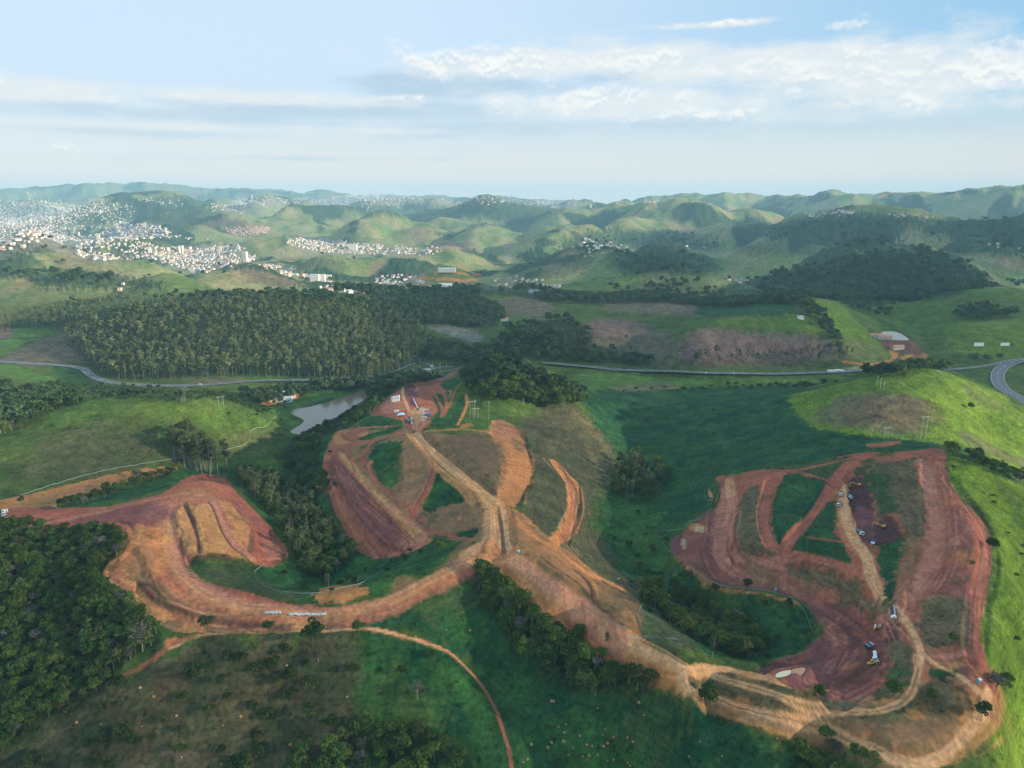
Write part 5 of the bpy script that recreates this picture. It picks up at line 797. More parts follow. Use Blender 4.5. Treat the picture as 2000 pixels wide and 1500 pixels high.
for k, cap in (('E', 270), ('B', 280), ('S', 150), ('F', 0)):
    a = np.concatenate(pool[k]); a = a[(ground(a[:,0], a[:,1]) > -61.0)]
    d = np.hypot(a[:,0], a[:,1]); 
    if k == 'E': d = d - (a[:,3] == 99)*2000
    az_ = np.abs(np.degrees(np.arctan2(a[:,0], a[:,1]))); d = d + (az_ > 36.5)*5000 + ((a[:,1] < 235) & (k != 'E'))*3000
    o_ = np.argsort(d); a = a[o_]
    for i, (x, y, h, wi) in enumerate(a[:cap]):
        wi = int(wi)
        if k == 'S': place_tree('S', x, y, h, 'low dark shrub scattered in the grass of the slopes', 'shrubs scattered over the grass', i)
        elif wi == 99: place_tree('E', x, y, h, 'very tall tree of the tight clump below the west meadow', 'tall clump below the west meadow', i)
        elif k == 'E': place_tree('E', x, y, h, WL.get(wi, 'tall thin pale-trunked tree of the hill plantation beyond the highway'), 'slender trees of the valleys and plantation', i)
        else: place_tree('B', x, y, h, WL.get(wi, 'bushy green tree of the valley woods'), 'woodland trees of the foreground', i)
    rest = a[cap:]; print('trees', k, len(a))
    if not len(rest): continue
    name = {'E': 'eucalyptus_plantation', 'B': 'woodland', 'S': 'undergrowth', 'F': 'far_woodland'}[k]
    src = bpy.data.collections.new(name+'_kinds'); near_n = 0
    items = [m_ for m_ in ({'E': EU, 'B': BR, 'F': []}[k] if k in 'EBF' else [])]
    meshes = [with_trunk(*c) for c in items] + ({'E': FARE, 'B': FARB, 'F': FARB, 'S': SH}[k])
    for i, me in enumerate(meshes): src.objects.link(bpy.data.objects.new('%s_%02d' % (name, i), me))
    nn = len(items); dr = np.hypot(rest[:,0], rest[:,1]); nr_ = dr < 760
    rr = np.random.default_rng(77); idx = np.where(nr_ & (nn > 0), rr.integers(0, max(nn, 1), len(rest)), nn + rr.integers(0, len(meshes)-nn, len(rest)))
    me = bpy.data.meshes.new(name); me.vertices.add(len(rest))
    zz = ground(rest[:,0], rest[:,1]) - .03*rest[:,2]; me.vertices.foreach_set('co', np.column_stack([rest[:,:2], zz]).astype(np.float32).ravel())
    for nm, tp, vals in (('idx', 'INT', idx.astype(np.int32)), ('rot', 'FLOAT', rr.uniform(0, 6.28, len(rest)).astype(np.float32)), ('scl', 'FLOAT', rest[:,2].astype(np.float32))):
        at_ = me.attributes.new(nm, tp, 'POINT'); at_.data.foreach_set('value', vals)
    ob = bpy.data.objects.new(name, me); COL.objects.link(ob); ob['kind'] = 'stuff'; ob['label'] = {'E': 'tall thin trees covering the hill beyond the highway', 'B': 'dense green woods in the valleys and on the knolls', 'S': 'low undergrowth dotting the slopes', 'F': 'dark woodland on the distant hills'}[k]
    gt = bpy.data.node_groups.new(name, 'GeometryNodeTree'); gt.interface.new_socket('Geometry', in_out='INPUT', socket_type='NodeSocketGeometry'); gt.interface.new_socket('Geometry', in_out='OUTPUT', socket_type='NodeSocketGeometry')
    gi_ = gt.nodes.new('NodeGroupInput'); go = gt.nodes.new('NodeGroupOutput'); ip = gt.nodes.new('GeometryNodeInstanceOnPoints'); ci = gt.nodes.new('GeometryNodeCollectionInfo')
    ci.inputs['Collection'].default_value = src; ci.inputs['Separate Children'].default_value = True; ci.inputs['Reset Children'].default_value = True
    def nattr(nm, tp): q_ = gt.nodes.new('GeometryNodeInputNamedAttribute'); q_.data_type = tp; q_.inputs['Name'].default_value = nm; return q_.outputs['Attribute']
    cx = gt.nodes.new('ShaderNodeCombineXYZ'); cr = gt.nodes.new('ShaderNodeCombineXYZ'); s_ = nattr('scl', 'FLOAT')
    for i in range(3): gt.links.new(s_, cx.inputs[i])
    gt.links.new(nattr('rot', 'FLOAT'), cr.inputs[2]); gt.links.new(gi_.outputs[0], ip.inputs['Points']); gt.links.new(ci.outputs[0], ip.inputs['Instance']); ip.inputs['Pick Instance'].default_value = True
    gt.links.new(nattr('idx', 'INT'), ip.inputs['Instance Index']); gt.links.new(cr.outputs[0], ip.inputs['Rotation']); gt.links.new(cx.outputs[0], ip.inputs['Scale']); gt.links.new(ip.outputs[0], go.inputs[0])
    md = ob.modifiers.new('trees', 'NODES'); md.node_group = gt
lp = at([l[0] for l in LONE], [l[1] for l in LONE])
for i, l in enumerate(LONE): place_tree(l[3], lp[i][0], lp[i][1], l[2]*1.25, l[4], None, i)

# ------------------------------------------------------------------ things
class PM:                                            # collects solids for one mesh
    def __init__(s): s.bm = bmesh.new()
    def box(s, c, d, rot=(0,0,0), taper=1.0, bev=0.0):
        r = bmesh.ops.create_cube(s.bm, size=1); vs = r['verts']; M = Matrix.Translation(c) @ Euler(rot).to_matrix().to_4x4()
        for v in vs:
            t = taper if v.co.z > 0 else 1.0; v.co = M @ Vector((v.co.x*d[0]*t, v.co.y*d[1]*t, v.co.z*d[2]))
        if bev: bmesh.ops.bevel(s.bm, geom=[e for e in s.bm.edges if e.verts[0] in vs and e.verts[1] in vs], offset=bev, segments=2, affect='EDGES', profile=.6)
        return s
    def cyl(s, a, b_, r, r2=None, n=12, caps=True):
        a = Vector(a); b_ = Vector(b_); d = b_-a; q = d.to_track_quat('Z', 'Y').to_matrix().to_4x4()
        g = bmesh.ops.create_cone(s.bm, cap_ends=caps, segments=n, radius1=r, radius2=r if r2 is None else r2, depth=d.length); M = Matrix.Translation((a+b_)/2) @ q
        for v in g['verts']: v.co = M @ v.co
        return s
    def poly(s, pts, y0, y1):                        # x,z outline pushed from y0 to y1
        a = [s.bm.verts.new((p[0], y0, p[1])) for p in pts]; c = [s.bm.verts.new((p[0], y1, p[1])) for p in pts]; n_ = len(pts)
        s.bm.faces.new(a[::-1]); s.bm.faces.new(c)
        for i in range(n_): s.bm.faces.new((a[i], a[(i+1) % n_], c[(i+1) % n_], c[i]))
        return s
    def done(s, name, m, parent=None, loc=None):
        bmesh.ops.recalc_face_normals(s.bm, faces=s.bm.faces); me = bpy.data.meshes.new(name); s.bm.to_mesh(me); s.bm.free(); me.materials.append(m)
        o = bpy.data.objects.new(name, me); COL.objects.link(o)
        if parent: o.parent = parent
        if loc: o.location = loc
        return o
def tag(o, label, cat, group=None):
    o['label'] = label; o['category'] = cat
    if group: o['group'] = group
    return o
def root(name): o = bpy.data.objects.new(name, None); COL.objects.link(o); o.empty_display_size = .5; return o
def kids(o): return [c for c in bpy.data.objects if c.parent is o]
def clone(src, tree):                                # a thing with copies of its parts and sub-parts
    r = src.copy(); COL.objects.link(r)
    for c, sub in tree:
        d = c.copy(); COL.objects.link(d); d.parent = r
        for g in sub: e = g.copy(); COL.objects.link(e); e.parent = d
    return r
def tree_of(o): return [(c, kids(c)) for c in kids(o)]
WHITE = mat('white_paint', (.78,.79,.80), .35); GLASS = mat('dark_glass', (.02,.03,.04), .15); RUB = mat('rubber', (.02,.02,.02), .9); STEEL = mat('steel', (.25,.27,.30), .5, .3); YEL = mat('machine_yellow', (.75,.42,.04), .45)
BLUEG = mat('blue_grey_paint', (.16,.22,.30), .5); LOAD = mat('soil_load', (.13,.055,.05), 1.0); RED = mat('red_paint', (.45,.05,.03), .4); BLUE = mat('blue_paint', (.04,.20,.42), .4); CYAN = mat('cyan_plastic', (.03,.52,.55), .5); BLACK = mat('black_paint', (.03,.03,.035), .4); SILVER = mat('silver_paint', (.45,.46,.48), .3, .5)
CONC = mat('concrete', (.52,.50,.46), .9); TILE = mat('orange_tile', (.50,.24,.15), .9); WALL = mat('cream_wall', (.66,.55,.45), .9); WWALL = mat('white_wall', (.80,.77,.72), .85); FAB = mat('white_fabric', (.30,.36,.33), .9); ORG = mat('orange_soil', (.50,.23,.10), 1.0)
def wheel(p, x, y, r, w, parent):
    o = PM().cyl((x, y-w/2, r), (x, y+w/2, r), r, n=14).done('wheel', RUB, parent); PM().cyl((x, y-w/2-.02, r), (x, y+w/2+.02, r), r*.55, n=10).done('rim', STEEL, o)
def car(paint, kind='car'):
    t = root({'car': 'parked_car', 'pickup': 'pickup_truck'}[kind])
    PM().poly([(-2.1,.35),(2.1,.35),(2.2,.75),(1.2,.95),(-2.0,.98),(-2.2,.7)], -.85, .85).done('body', paint, t)
    if kind == 'car': PM().box((-.3,0,1.2),(2.3,1.5,.5),taper=.78).done('cabin', GLASS, t); PM().box((-.35,0,1.46),(1.7,1.2,.05)).done('roof', paint, t)
    else: PM().box((.25,0,1.2),(1.9,1.5,.5),taper=.8).done('cabin', GLASS, t); PM().box((.2,0,1.47),(1.45,1.25,.06)).done('roof', paint, t); PM().box((-1.45,0,1.0),(1.2,1.35,.06)).done('cargo_bed', BLACK, t)
    for x in (-1.35, 1.35):
        for y in (-.78, .78): wheel(None, x, y, .33, .22, t)
    PM().box((2.16,-.6,.68),(.08,.3,.12)).done('headlight', SILVER, t); PM().box((2.16,.6,.68),(.08,.3,.12)).done('headlight', SILVER, t)
    return t
def dump_truck(cabm=None, bodym=None, load=False):
    cabm = cabm or WHITE; t = root('dump_truck')
    PM().box((0,0,.85),(8.2,1.0,.3)).done('chassis', BLACK, t)
    c = PM().box((3.2,0,2.05),(1.9,2.4,2.1),bev=.12).done('cab', cabm, t); PM().box((4.17,0,2.4),(.06,2.0,.75)).done('windscreen', GLASS, c); PM().box((3.5,0,2.5),(.9,2.46,.55)).done('side_window', GLASS, c); PM().box((3.0,0,3.2),(1.0,1.6,.15)).done('roof_deflector', cabm, c); PM().box((4.2,0,1.2),(.1,2.3,.4)).done('bumper', STEEL, c)
    p = PM(); p.box((-1.1,0,1.25),(5.6,2.4,.12)); 
    for y in (-1.2, 1.2): p.box((-1.1,y,1.95),(5.6,.1,1.4)); [p.box((-3.4+k*1.15,y*1.03,1.95),(.12,.1,1.4)) for k in range(5)]
    p.box((1.7,0,2.05),(.1,2.4,1.6)); p.box((-3.9,0,1.8),(.1,2.4,1.1)); b_ = p.done('dump_body', bodym or BLUEG, t)
    if load:
        q = PM(); q.box((-1.1,0,1.9),(5.3,2.2,1.0),taper=.75); q.done('soil_load', LOAD, b_)
    for x in (3.0, -1.6, -2.9):
        for y in (-1.08, 1.08): wheel(None, x, y, .52, .36, t)
    return t
def excavator(a1=.9, a2=-.9, swing=0.0):
    t = root('excavator')
    for y in (-1.2, 1.2): PM().poly([(-2.2,.1),(2.2,.1),(2.5,.5),(2.2,.95),(-2.2,.95),(-2.5,.5)], y-.3, y+.3).done('track', RUB, t)
    h = PM().box((-.5,0,1.75),(3.6,2.6,1.1),bev=.15).box((-1.6,0,2.5),(1.4,2.4,.5),bev=.1).done('machine_house', YEL, t)
    c = PM().box((.8,.85,2.7),(1.4,.95,1.3),bev=.08).done('cab', YEL, t); PM().box((.85,.85,2.85),(1.46,1.0,.75)).done('cab_window', GLASS, c)
    e = Vector((1.2,-.2,2.0)); k1 = e+Vector((3.2,0,3.0)); k2 = e+Vector((5.9,0,3.2)); w = k2+Vector((1.4,0,-3.4))
    def beam(a, b_, w_, h_): d = (b_-a); return PM().box((a+b_)/2, (d.length, w_, h_), (0, -math.atan2(d.z, d.x), 0))
    bo = beam(e, k1, .45, .7).done('boom', YEL, t); beam(k1-Vector((.2,0,.05)), k2, .45, .6).done('boom_tip', YEL, bo); beam(e+Vector((.6,0,-.4)), (e+k1)/2+Vector((.6,0,-.1)), .15, .15).done('hydraulic_ram', STEEL, bo)
    beam(k2+Vector((-.3,0,.4)), w, .35, .5).done('stick', YEL, t)
    PM().poly([(w.x-.2,w.z+.2),(w.x+.6,w.z-.1),(w.x+.5,w.z-.9),(w.x-.4,w.z-1.2),(w.x-1.1,w.z-.9),(w.x-.7,w.z-.4)], -.75, .35).done('bucket', STEEL, t)
    return t
def roller():
    t = root('road_roller'); PM().cyl((1.9,-1.05,.75),(1.9,1.05,.75),.75,n=20).done('drum', STEEL, t); PM().box((1.9,0,1.0),(2.0,2.3,.25)).done('drum_frame', YEL, t); PM().box((-1.5,0,1.3),(2.2,1.5,.8),bev=.12).done('engine_hood', YEL, t)
    c = PM().box((0,0,1.3),(1.2,1.7,.7)).done('cab', YEL, t); PM().box((0,0,2.1),(1.1,1.5,.8)).done('cab_window', GLASS, c); PM().box((0,0,2.6),(1.4,1.8,.12)).done('cab_roof', WHITE, c)
    for y in (-.85, .85): wheel(None, -1.5, y, .75, .5, t)
    return t
def grader():
    t = root('motor_grader'); PM().box((2.2,0,1.5),(4.4,.45,.45)).done('frame_beam', YEL, t); PM().box((-1.9,0,1.6),(2.8,1.4,1.1),bev=.12).done('engine_hood', YEL, t); c = PM().box((.1,0,1.6),(1.3,1.6,.8)).done('cab', YEL, t); PM().box((.1,0,2.5),(1.25,1.5,1.0)).done('cab_window', GLASS, c); PM().box((.1,0,3.05),(1.5,1.75,.12)).done('cab_roof', YEL, c)
    PM().box((1.9,0,.6),(.15,3.7,.6),(0,0,.5)).done('blade', STEEL, t)
    for x, y in ((4.1,-.95),(4.1,.95),(-1.2,-.95),(-1.2,.95),(-2.7,-.95),(-2.7,.95)): wheel(None, x, y, .65, .38, t)
    return t
def water_truck():
    t = root('water_truck'); PM().box((0,0,.85),(7.4,1.0,.3)).done('chassis', BLACK, t); c = PM().box((2.9,0,2.0),(1.8,2.35,2.0),bev=.12).done('cab', WHITE, t); PM().box((3.82,0,2.35),(.06,2.0,.7)).done('windscreen', GLASS, c); PM().cyl((-3.4,0,1.95),(1.6,0,1.95),1.0,n=18).done('tank', WHITE, t)
    for x in (2.7, -1.4, -2.6):
        for y in (-1.05, 1.05): wheel(None, x, y, .5, .36, t)
    return t
def semi():
    t = root('semi_trailer_truck'); PM().box((-2,0,2.5),(13,2.5,2.7),bev=.08).done('trailer', WHITE, t); c = PM().box((6.2,0,2.0),(2.2,2.4,2.4),bev=.15).done('cab', WHITE, t); PM().box((7.32,0,2.4),(.06,2.0,.8)).done('windscreen', GLASS, c)
    for x in (6.0, 3.6, -5.5, -6.8):
        for y in (-1.05, 1.05): wheel(None, x, y, .5, .36, t)
    return t
def toilet(m=CYAN):
    t = root('portable_toilet'); PM().box((0,0,1.1),(1.15,1.15,2.2),bev=.05).done('cabin', m, t); PM().box((0,0,2.27),(1.2,1.2,.15),taper=.7).done('roof', WHITE, t); PM().box((0,-.6,1.05),(.8,.05,1.9)).done('door', m, t); PM().box((0,0,.05),(1.3,1.3,.12)).done('skid', STEEL, t); return t
SCL = {'truck': .88, 'excavator': .72, 'grader': .75, 'road roller': .85, 'cabin': .75, 'tent': .8}
def put(o, px, py, yaw, label, cat, group=None, dz=0.0):
    p = at(px, py)[0]; x, y = p[0], p[1]; e = 1.6; c, s_ = math.cos(yaw), math.sin(yaw)
    zf, zb = ground([x+c*e, x-c*e], [y+s_*e, y-s_*e]); zl, zr = ground([x-s_*e*.6, x+s_*e*.6], [y+c*e*.6, y-c*e*.6])
    fx = Vector((c*2*e, s_*2*e, zf-zb)).normalized(); ly = Vector((-s_*1.2*e, c*1.2*e, zl-zr)).normalized(); up = fx.cross(ly).normalized(); ly = up.cross(fx)
    o.rotation_euler = Matrix((fx, ly, up)).transposed().to_euler(); o.location = (x, y, (zf+zb+zl+zr)/4+dz+.03); o.scale = (SCL.get(cat, 1.0),)*3; return tag(o, label, cat, group)
HP = math.pi/2
tr = [(1643,968,-HP,'farther left white-cabbed dump truck of the pair beside the upper dark pit',0),(1657,968,-HP+.05,'white-cabbed dump truck nearest to the upper dark pit',0),(1640,988,-HP-.1,'blue-grey dump truck waiting just below the pair',0),(1678,1042,-HP+.35,'white dump truck driving down the tan road beside the lower pit',0),
      (1706,1056,-HP-.15,'white dump truck backed up to the lower excavator',0),(1750,1197,-HP+.2,'loaded white dump truck at the road junction above the red pit',1),(1696,1259,HP-.3,'grey dump truck tipping on the red floor of the pit',0)]
kinds = {0: dump_truck(), 1: dump_truck(load=True)}; kt = {k: tree_of(v) for k, v in kinds.items()}; used = set()
for px, py, yw, lb, k in tr:
    o = kinds[k] if k not in used else clone(kinds[k], kt[k]); used.add(k); put(o, px, py, yw-math.atan((px-1000)/FPX), lb, 'truck', 'dump trucks of the earthworks')
ex = excavator(); ext = tree_of(ex); put(ex, 1678, 942, math.pi-.15, 'yellow excavator at the edge of the upper dark pit', 'excavator', 'excavators loading soil'); put(clone(ex, ext), 1726, 1022, math.pi-.5, 'yellow excavator in the middle of the lower dark pit', 'excavator', 'excavators loading soil')
put(roller(), 1719, 1212, -HP+.6, 'yellow road roller on the red track below the junction', 'road roller'); put(grader(), 1708, 1289, -.5, 'orange-yellow motor grader on the floor of the red pit', 'grader'); put(water_truck(), 1714, 1277, -HP-.4, 'white tank truck beside the grader in the red pit', 'truck')
put(car(WHITE, 'pickup'), 949, 1095, math.pi+.1, 'white pickup on the road below the triangular island', 'pickup truck')
t0 = toilet(); tt = tree_of(t0); put(t0, 1013.5, 1077, -.3, 'cyan portable toilet by the three-way junction', 'toilet', 'portable toilets'); put(clone(t0, tt), 1911, 1331, .4, 'cyan portable toilet at the edge of the far right haul road', 'toilet', 'portable toilets'); put(toilet(BLUEG), 1515, 1146, .2, 'dark portable toilet at the foot of the plum terraces', 'toilet', 'portable toilets')
# concrete pipes laid out in rows on the ochre shoulder
pipe = None; pts_ = [(519+i*3.1, 1190.0+i*.12) for i in range(10)] + [(566+i*2.65, 1193.4+i*.05) for i in range(27)]; pa = at([p[0] for p in pts_], [p[1] for p in pts_])
for i, (x, y, z) in enumerate(pa):
    if pipe is None:
        bm = bmesh.new(); n_ = 16; rings = [(-.9,.36),(-.9,.27),(.9,.27),(.9,.36)]; vs = [[bm.verts.new((r_*math.cos(6.2832*k/n_), yy, r_*math.sin(6.2832*k/n_))) for k in range(n_)] for yy, r_ in rings]
        for a in range(4):
            for k in range(n_): bm.faces.new((vs[a][k], vs[a][(k+1) % n_], vs[(a+1) % 4][(k+1) % n_], vs[(a+1) % 4][k]))
        me = bpy.data.meshes.new('concrete_pipe'); bm.to_mesh(me); bm.free(); me.materials.append(mat('pale_concrete', (.62,.62,.60), .8)); pipe = me
    o = bpy.data.objects.new('concrete_pipe', pipe); COL.objects.link(o); o.location = (x, y, z+.36); o.rotation_euler = (0, 0, random.uniform(-.35, .35)); o.location.y += random.uniform(-.5, .5)
    tag(o, 'white concrete pipe in the short row on the ochre roadside' if i < 10 else 'white concrete pipe in the long row on the ochre roadside', 'pipe', 'short row of concrete pipes' if i < 10 else 'long row of concrete pipes')
# site camp
paints = [('white', WHITE), ('silver', SILVER), ('black', BLACK), ('red', RED), ('blue', BLUE)]; cars = {}
camp = [(794,814,0),(797,818,1),(794,820,2),(804,814,0),(804,818,1),(805,823,0),(800,822,2),(817,801,2),(822,802,0),(826,802,0),(830,801,0),(834,801,0),(828,806,0),(833,806,1),(828,811,0),(832,811,1),(829,816,0),(829,822,0),(833,822,1),(836,821,2),(2,1004,0),(6,1007,1),(1,1011,3)]
wds = ['front','second','third','fourth','fifth','sixth','seventh']; 
lab_c = {0: 'white car', 1: 'silver car', 2: 'black car', 3: 'red car'}
spot = ['at the far side of the small car cluster on the site camp','in the middle of the small car cluster on the camp','at the near side of the small car cluster on the camp','beside the camp forecourt edge, farther one','beside the camp forecourt edge, middle one','nearest the haul road at the camp mouth','nearest the haul road in the small cluster','leading the far row of the camp car park','second in the far row of the camp car park','third in the far row of the camp car park','fourth in the far row of the camp car park','last in the far row, by the grass','second row of the camp car park, road side','second row of the camp car park, grass side','third row of the camp car park, road side','third row of the camp car park, grass side','beside the blue truck at the camp','nearest row of the camp car park, road side','nearest row of the camp car park, middle','nearest row of the camp car park, grass side','at the yard on the left edge, farthest','at the yard on the left edge, middle','at the yard on the left edge, nearest']
for i, (px, py, k) in enumerate(camp):
    if k not in cars: c = car(paints[k][1]); cars[k] = (c, tree_of(c)); o = c
    else: o = clone(*cars[k])
    put(o, px, py, random.uniform(-.15, .15) if i > 6 else HP+random.uniform(-.2, .2), lab_c[k]+' '+spot[i], 'car', 'cars parked at the site yards')
bt = dump_truck(BLUE, BLUE); put(bt, 836, 813.5, 0, 'blue flat truck in the camp car park', 'truck')
def container(L, W, H, m, label, px, py, yaw, name='site_cabin'):
    t = root(name); PM().box((0,0,H/2),(L,W,H),bev=.04).done('cabin', m, t); PM().box((0,0,H+.1),(L+.4,W+.4,.2),taper=.96).done('roof', WWALL, t)
    for k in range(max(1, int(L//4))): PM().box((-L/2+2+k*4,-W/2-.02,H*.58),(1.2,.06,.8)).done('window', GLASS, t)
    PM().box((L/2-.9,-W/2-.02,1.05),(.85,.06,2.0)).done('door', BLUEG, t); return put(t, px, py, yaw, label, 'cabin', 'site cabins')
container(12, 3, 2.8, WWALL, 'long white cabin at the back of the camp', 773, 777, .0); container(12, 3, 2.8, mat('pale_blue_wall', (.5,.62,.70), .6), 'long pale blue cabin before the white one on the camp', 773, 780.5, .0); container(11, 3, 2.8, WWALL, 'long white cabin nearest of the three on the camp', 773, 784, .0); container(6, 3, 2.6, mat('grey_green_wall', (.40,.50,.46), .6), 'small grey-green cabin behind the blue tent', 775, 805, .1)
container(6, 2.5, 2.6, WWALL, 'white cabin at the yard on the left edge', 8, 1002, .5); container(5, 2.5, 2.6, BLUE, 'blue cabin at the yard on the left edge', 3, 1013, .3); container(9, 2.8, 2.7, WWALL, 'white cabin near the interchange kiosk', 836, 729, 0)
t = root('marquee_tent'); PM().box((0,0,3.3),(9,7,1.8),taper=.25).done('canopy', mat('light_blue_canvas', (.35,.60,.85), .7), t); [PM().cyl((x,y,0),(x,y,2.4),.08).done('pole', STEEL, t) for x in (-4.2,4.2) for y in (-3.2,3.2)]; put(t, 783.5, 813, .1, 'light blue tent on the orange ground of the camp', 'tent')
p0, p1 = at([807, 815.5], [779, 796]); v = Vector(p1)-Vector(p0); t = PM().cyl((0,0,.5), tuple(v+Vector((0,0,.5))), .45).done('steel_pipe', WHITE); t.location = p0; tag(t, 'long white pipe lying on the plum ground of the camp', 'pipe')
# power line poles and towers
def h_frame(h, w=2.4):
    t = root('utility_pole'); [PM().cyl((x,0,-1),(x,0,h),.15,.10,8).done('pole', CONC, t) for x in (-w,w)]; PM().box((0,0,h*.88),(w*3.2,.25,.25)).done('crossarm', CONC, t); [PM().cyl((x,0,h*.88-.9),(x,0,h*.88),.1,n=6).done('insulator', WHITE, t) for x in (-w*1.5,0,w*1.5)]; return t
def lattice(h, w=3.0):
    t = root('transmission_tower'); p = PM()
    cs = [(sx, sy) for sx in (-1,1) for sy in (-1,1)]; f = lambda z: w/2*(1-z/h*.85)
    for sx, sy in cs: p.cyl((sx*w/2,sy*w/2,-1),(sx*w*.075,sy*w*.075,h),.12,n=5)
    zs = np.linspace(0, h, 9)
    for a, c in zip(zs[:-1], zs[1:]):
        for k in range(4):
            (ax, ay), (bx, by) = [(-1,-1),(1,-1),(1,1),(-1,1)][k], [(1,-1),(1,1),(-1,1),(-1,-1)][k]; p.cyl((ax*f(a),ay*f(a),a),(bx*f(c),by*f(c),c),.06,n=4)
    p.done('lattice_mast', STEEL, t)
    for z, L in ((h*.72,4.5),(h*.84,3.6),(h*.95,2.8)): PM().box((0,0,z),(2*L,.25,.25)).box((0,0,z+.5),(L,.15,.12)).done('crossarm', STEEL, t)
    return t
def single(h): t = root('utility_pole'); PM().cyl((0,0,-1),(0,0,h),.13,.09,8).done('pole', CONC, t); PM().box((0,0,h*.92),(2.2,.15,.15)).done('crossarm', CONC, t); return t
put(lattice(20, 4), 357, 786, .4, 'grey lattice tower behind the crest of the west meadow', 'pylon')
for px, py, h, f_, lb in ((432,791,10,h_frame,'white twin-pole power support on the meadow crest'),(466,789,7,single,'short pole right of the twin-pole support on the meadow crest'),(923,818,20,h_frame,'tall pale twin-pole support on the grass below the wooded knoll'),(929,817,11,h_frame,'shorter white twin-pole support beside the tall one under the knoll'),(955,836,26,single,'very tall thin pole beside the orange slope under the knoll'),
   (1713,752,9,single,'left pole of the three on the sunny hilltop'),(1719,760,12,single,'middle pole of the three on the sunny hilltop'),(1726,763,9,single,'right pole of the three on the sunny hilltop'),(1730,857,11,h_frame,'lone twin-pole support in the shade under the bare slope'),(1797,856,20,single,'first pole of the tall trio above the east works'),(1802,857,22,h_frame,'twin-pole support in the middle of the tall trio above the east works'),(1808,857,18,single,'last pole of the tall trio above the east works'),(1702,855,8,single,'short thin pole on the dark field by the bare slope')):
    put(f_(h), px, py, .3, lb, 'pole').rotation_euler = (0, 0, .3)
# signs
def billboard(px, py, w, h, leg, lb, yaw=0):
    t = root('billboard'); PM().box((0,0,leg+h/2),(w,.3,h)).done('panel', WWALL, t); [PM().cyl((x,.2,-1),(x,.2,leg+h*.8),.15,n=6).done('post', STEEL, t) for x in (-w*.35,w*.35)]; put(t, px, py, yaw, lb, 'billboard').rotation_euler = (0, 0, yaw)
billboard(778, 701, 9, 4.5, 4, 'blank white billboard at the foot of the plantation'); billboard(1911, 679, 16, 6, 2, 'large white billboard on the green hillside, left of two'); billboard(1962, 678, 14, 5, 2, 'slightly smaller white billboard on the green hillside, right of two')
# boundary fences of pale fabric
def ribbon(name, s, h, lb, m=FAB, post=None):
    w = cast(*smooth(P(s), False, 8).T)[:, :2]; t = root(name); L = np.concatenate([[0], np.cumsum(np.hypot(*np.diff(w, axis=0).T))]); n_ = max(int(L[-1]/1.5), 3); q = np.linspace(0, L[-1], n_); x = np.interp(q, L, w[:,0]); y = np.interp(q, L, w[:,1])
    x = x+perlin(q/5, q*0+3)*.35; y = y+perlin(q/5, q*0+8)*.35; z = ground(x, y); o0 = Vector((x[0], y[0], z[0])); t.location = o0; bm = bmesh.new(); prev = None
    for a, c, e in zip(x, y, z):
        v = [bm.verts.new(Vector((a, c+dy, e+dz_))-o0) for dy, dz_ in ((-.03,-.3),(-.03,h),(.03,h),(.03,-.3))]
        if prev: [bm.faces.new((prev[i], v[i], v[i+1], prev[i+1])) for i in range(3)]
        prev = v
    me = bpy.data.meshes.new('fabric'); bm.to_mesh(me); bm.free(); me.materials.append(m); f = bpy.data.objects.new('fabric', me); COL.objects.link(f); f.parent = t
    pm = PM(); st = max(2, int(n_/60)); pl = None; cnt = 0
    for i in range(0, n_, st):
        if pl is None: pl = PM().cyl((0,0,-.3),(0,0,h+.3),.07,n=5).done('post', PALEBARK, t, (x[i]-o0.x, y[i]-o0.y, z[i]-o0.z))
        elif cnt < 95: d = bpy.data.objects.new('post', pl.data); COL.objects.link(d); d.parent = t; d.location = (x[i]-o0.x, y[i]-o0.y, z[i]-o0.z)
        cnt += 1
    tag(t, lb, 'fence')
for s, lb in (('40,967 110,945 175,926 215,917 260,909 330,898 390,891','long pale fence along the lower edge of the west meadow'),('432,881 480,867 492,840 520,832 540,812','pale fence winding down the east end of the west meadow'),
  ('520,1099 500,1114 498,1126 512,1142 540,1154 580,1159 620,1158 680,1146 710,1137 740,1119 764,1107 765,1096 756,1087','pale fence looping round the hollow between the road and the terraces'),('630,914 636,950 641,977','short pale fence at the upper rim of the red terraces'),('677,1010 680,1037 692,1061 722,1079','short pale fence at the lower rim of the red terraces'),
  ('1159,929 1162,953 1145,995 1151,1028 1148,1052 1156,1070 1183,1097 1208,1122 1211,1128 1205,1132','wavy pale fence running down the brown flank of the middle ridge'),('1257,1177 1247,1194 1247,1215 1263,1239','white curved fence at the head of the grassy spur'),
  ('1376,957 1379,975 1393,980 1387,999 1369,1013 1339,1022 1331,1034 1291,1040 1300,1070 1315,1082 1333,1095 1360,1124 1392,1142 1424,1152 1448,1152','angular pale fence round the left rim of the east works'),
  ('1448,1152 1488,1153 1518,1160 1541,1171 1560,1186 1576,1206 1586,1237','pale fence curving inside the plum terraces'),('1589,1256 1573,1272 1550,1282 1526,1286 1504,1291 1494,1301 1483,1304 1482,1314','pale fence along the gully wood above the sand pit'),('1574,1049 1577,1080','short upright pale fence on the green plot of the east works')):
    ribbon('boundary_fence', s, .45, lb)
ribbon('wire_fence', '702,1229 700,1290 698,1350 701,1385', .25, 'straight post fence dividing the lower pasture', PALEBARK)
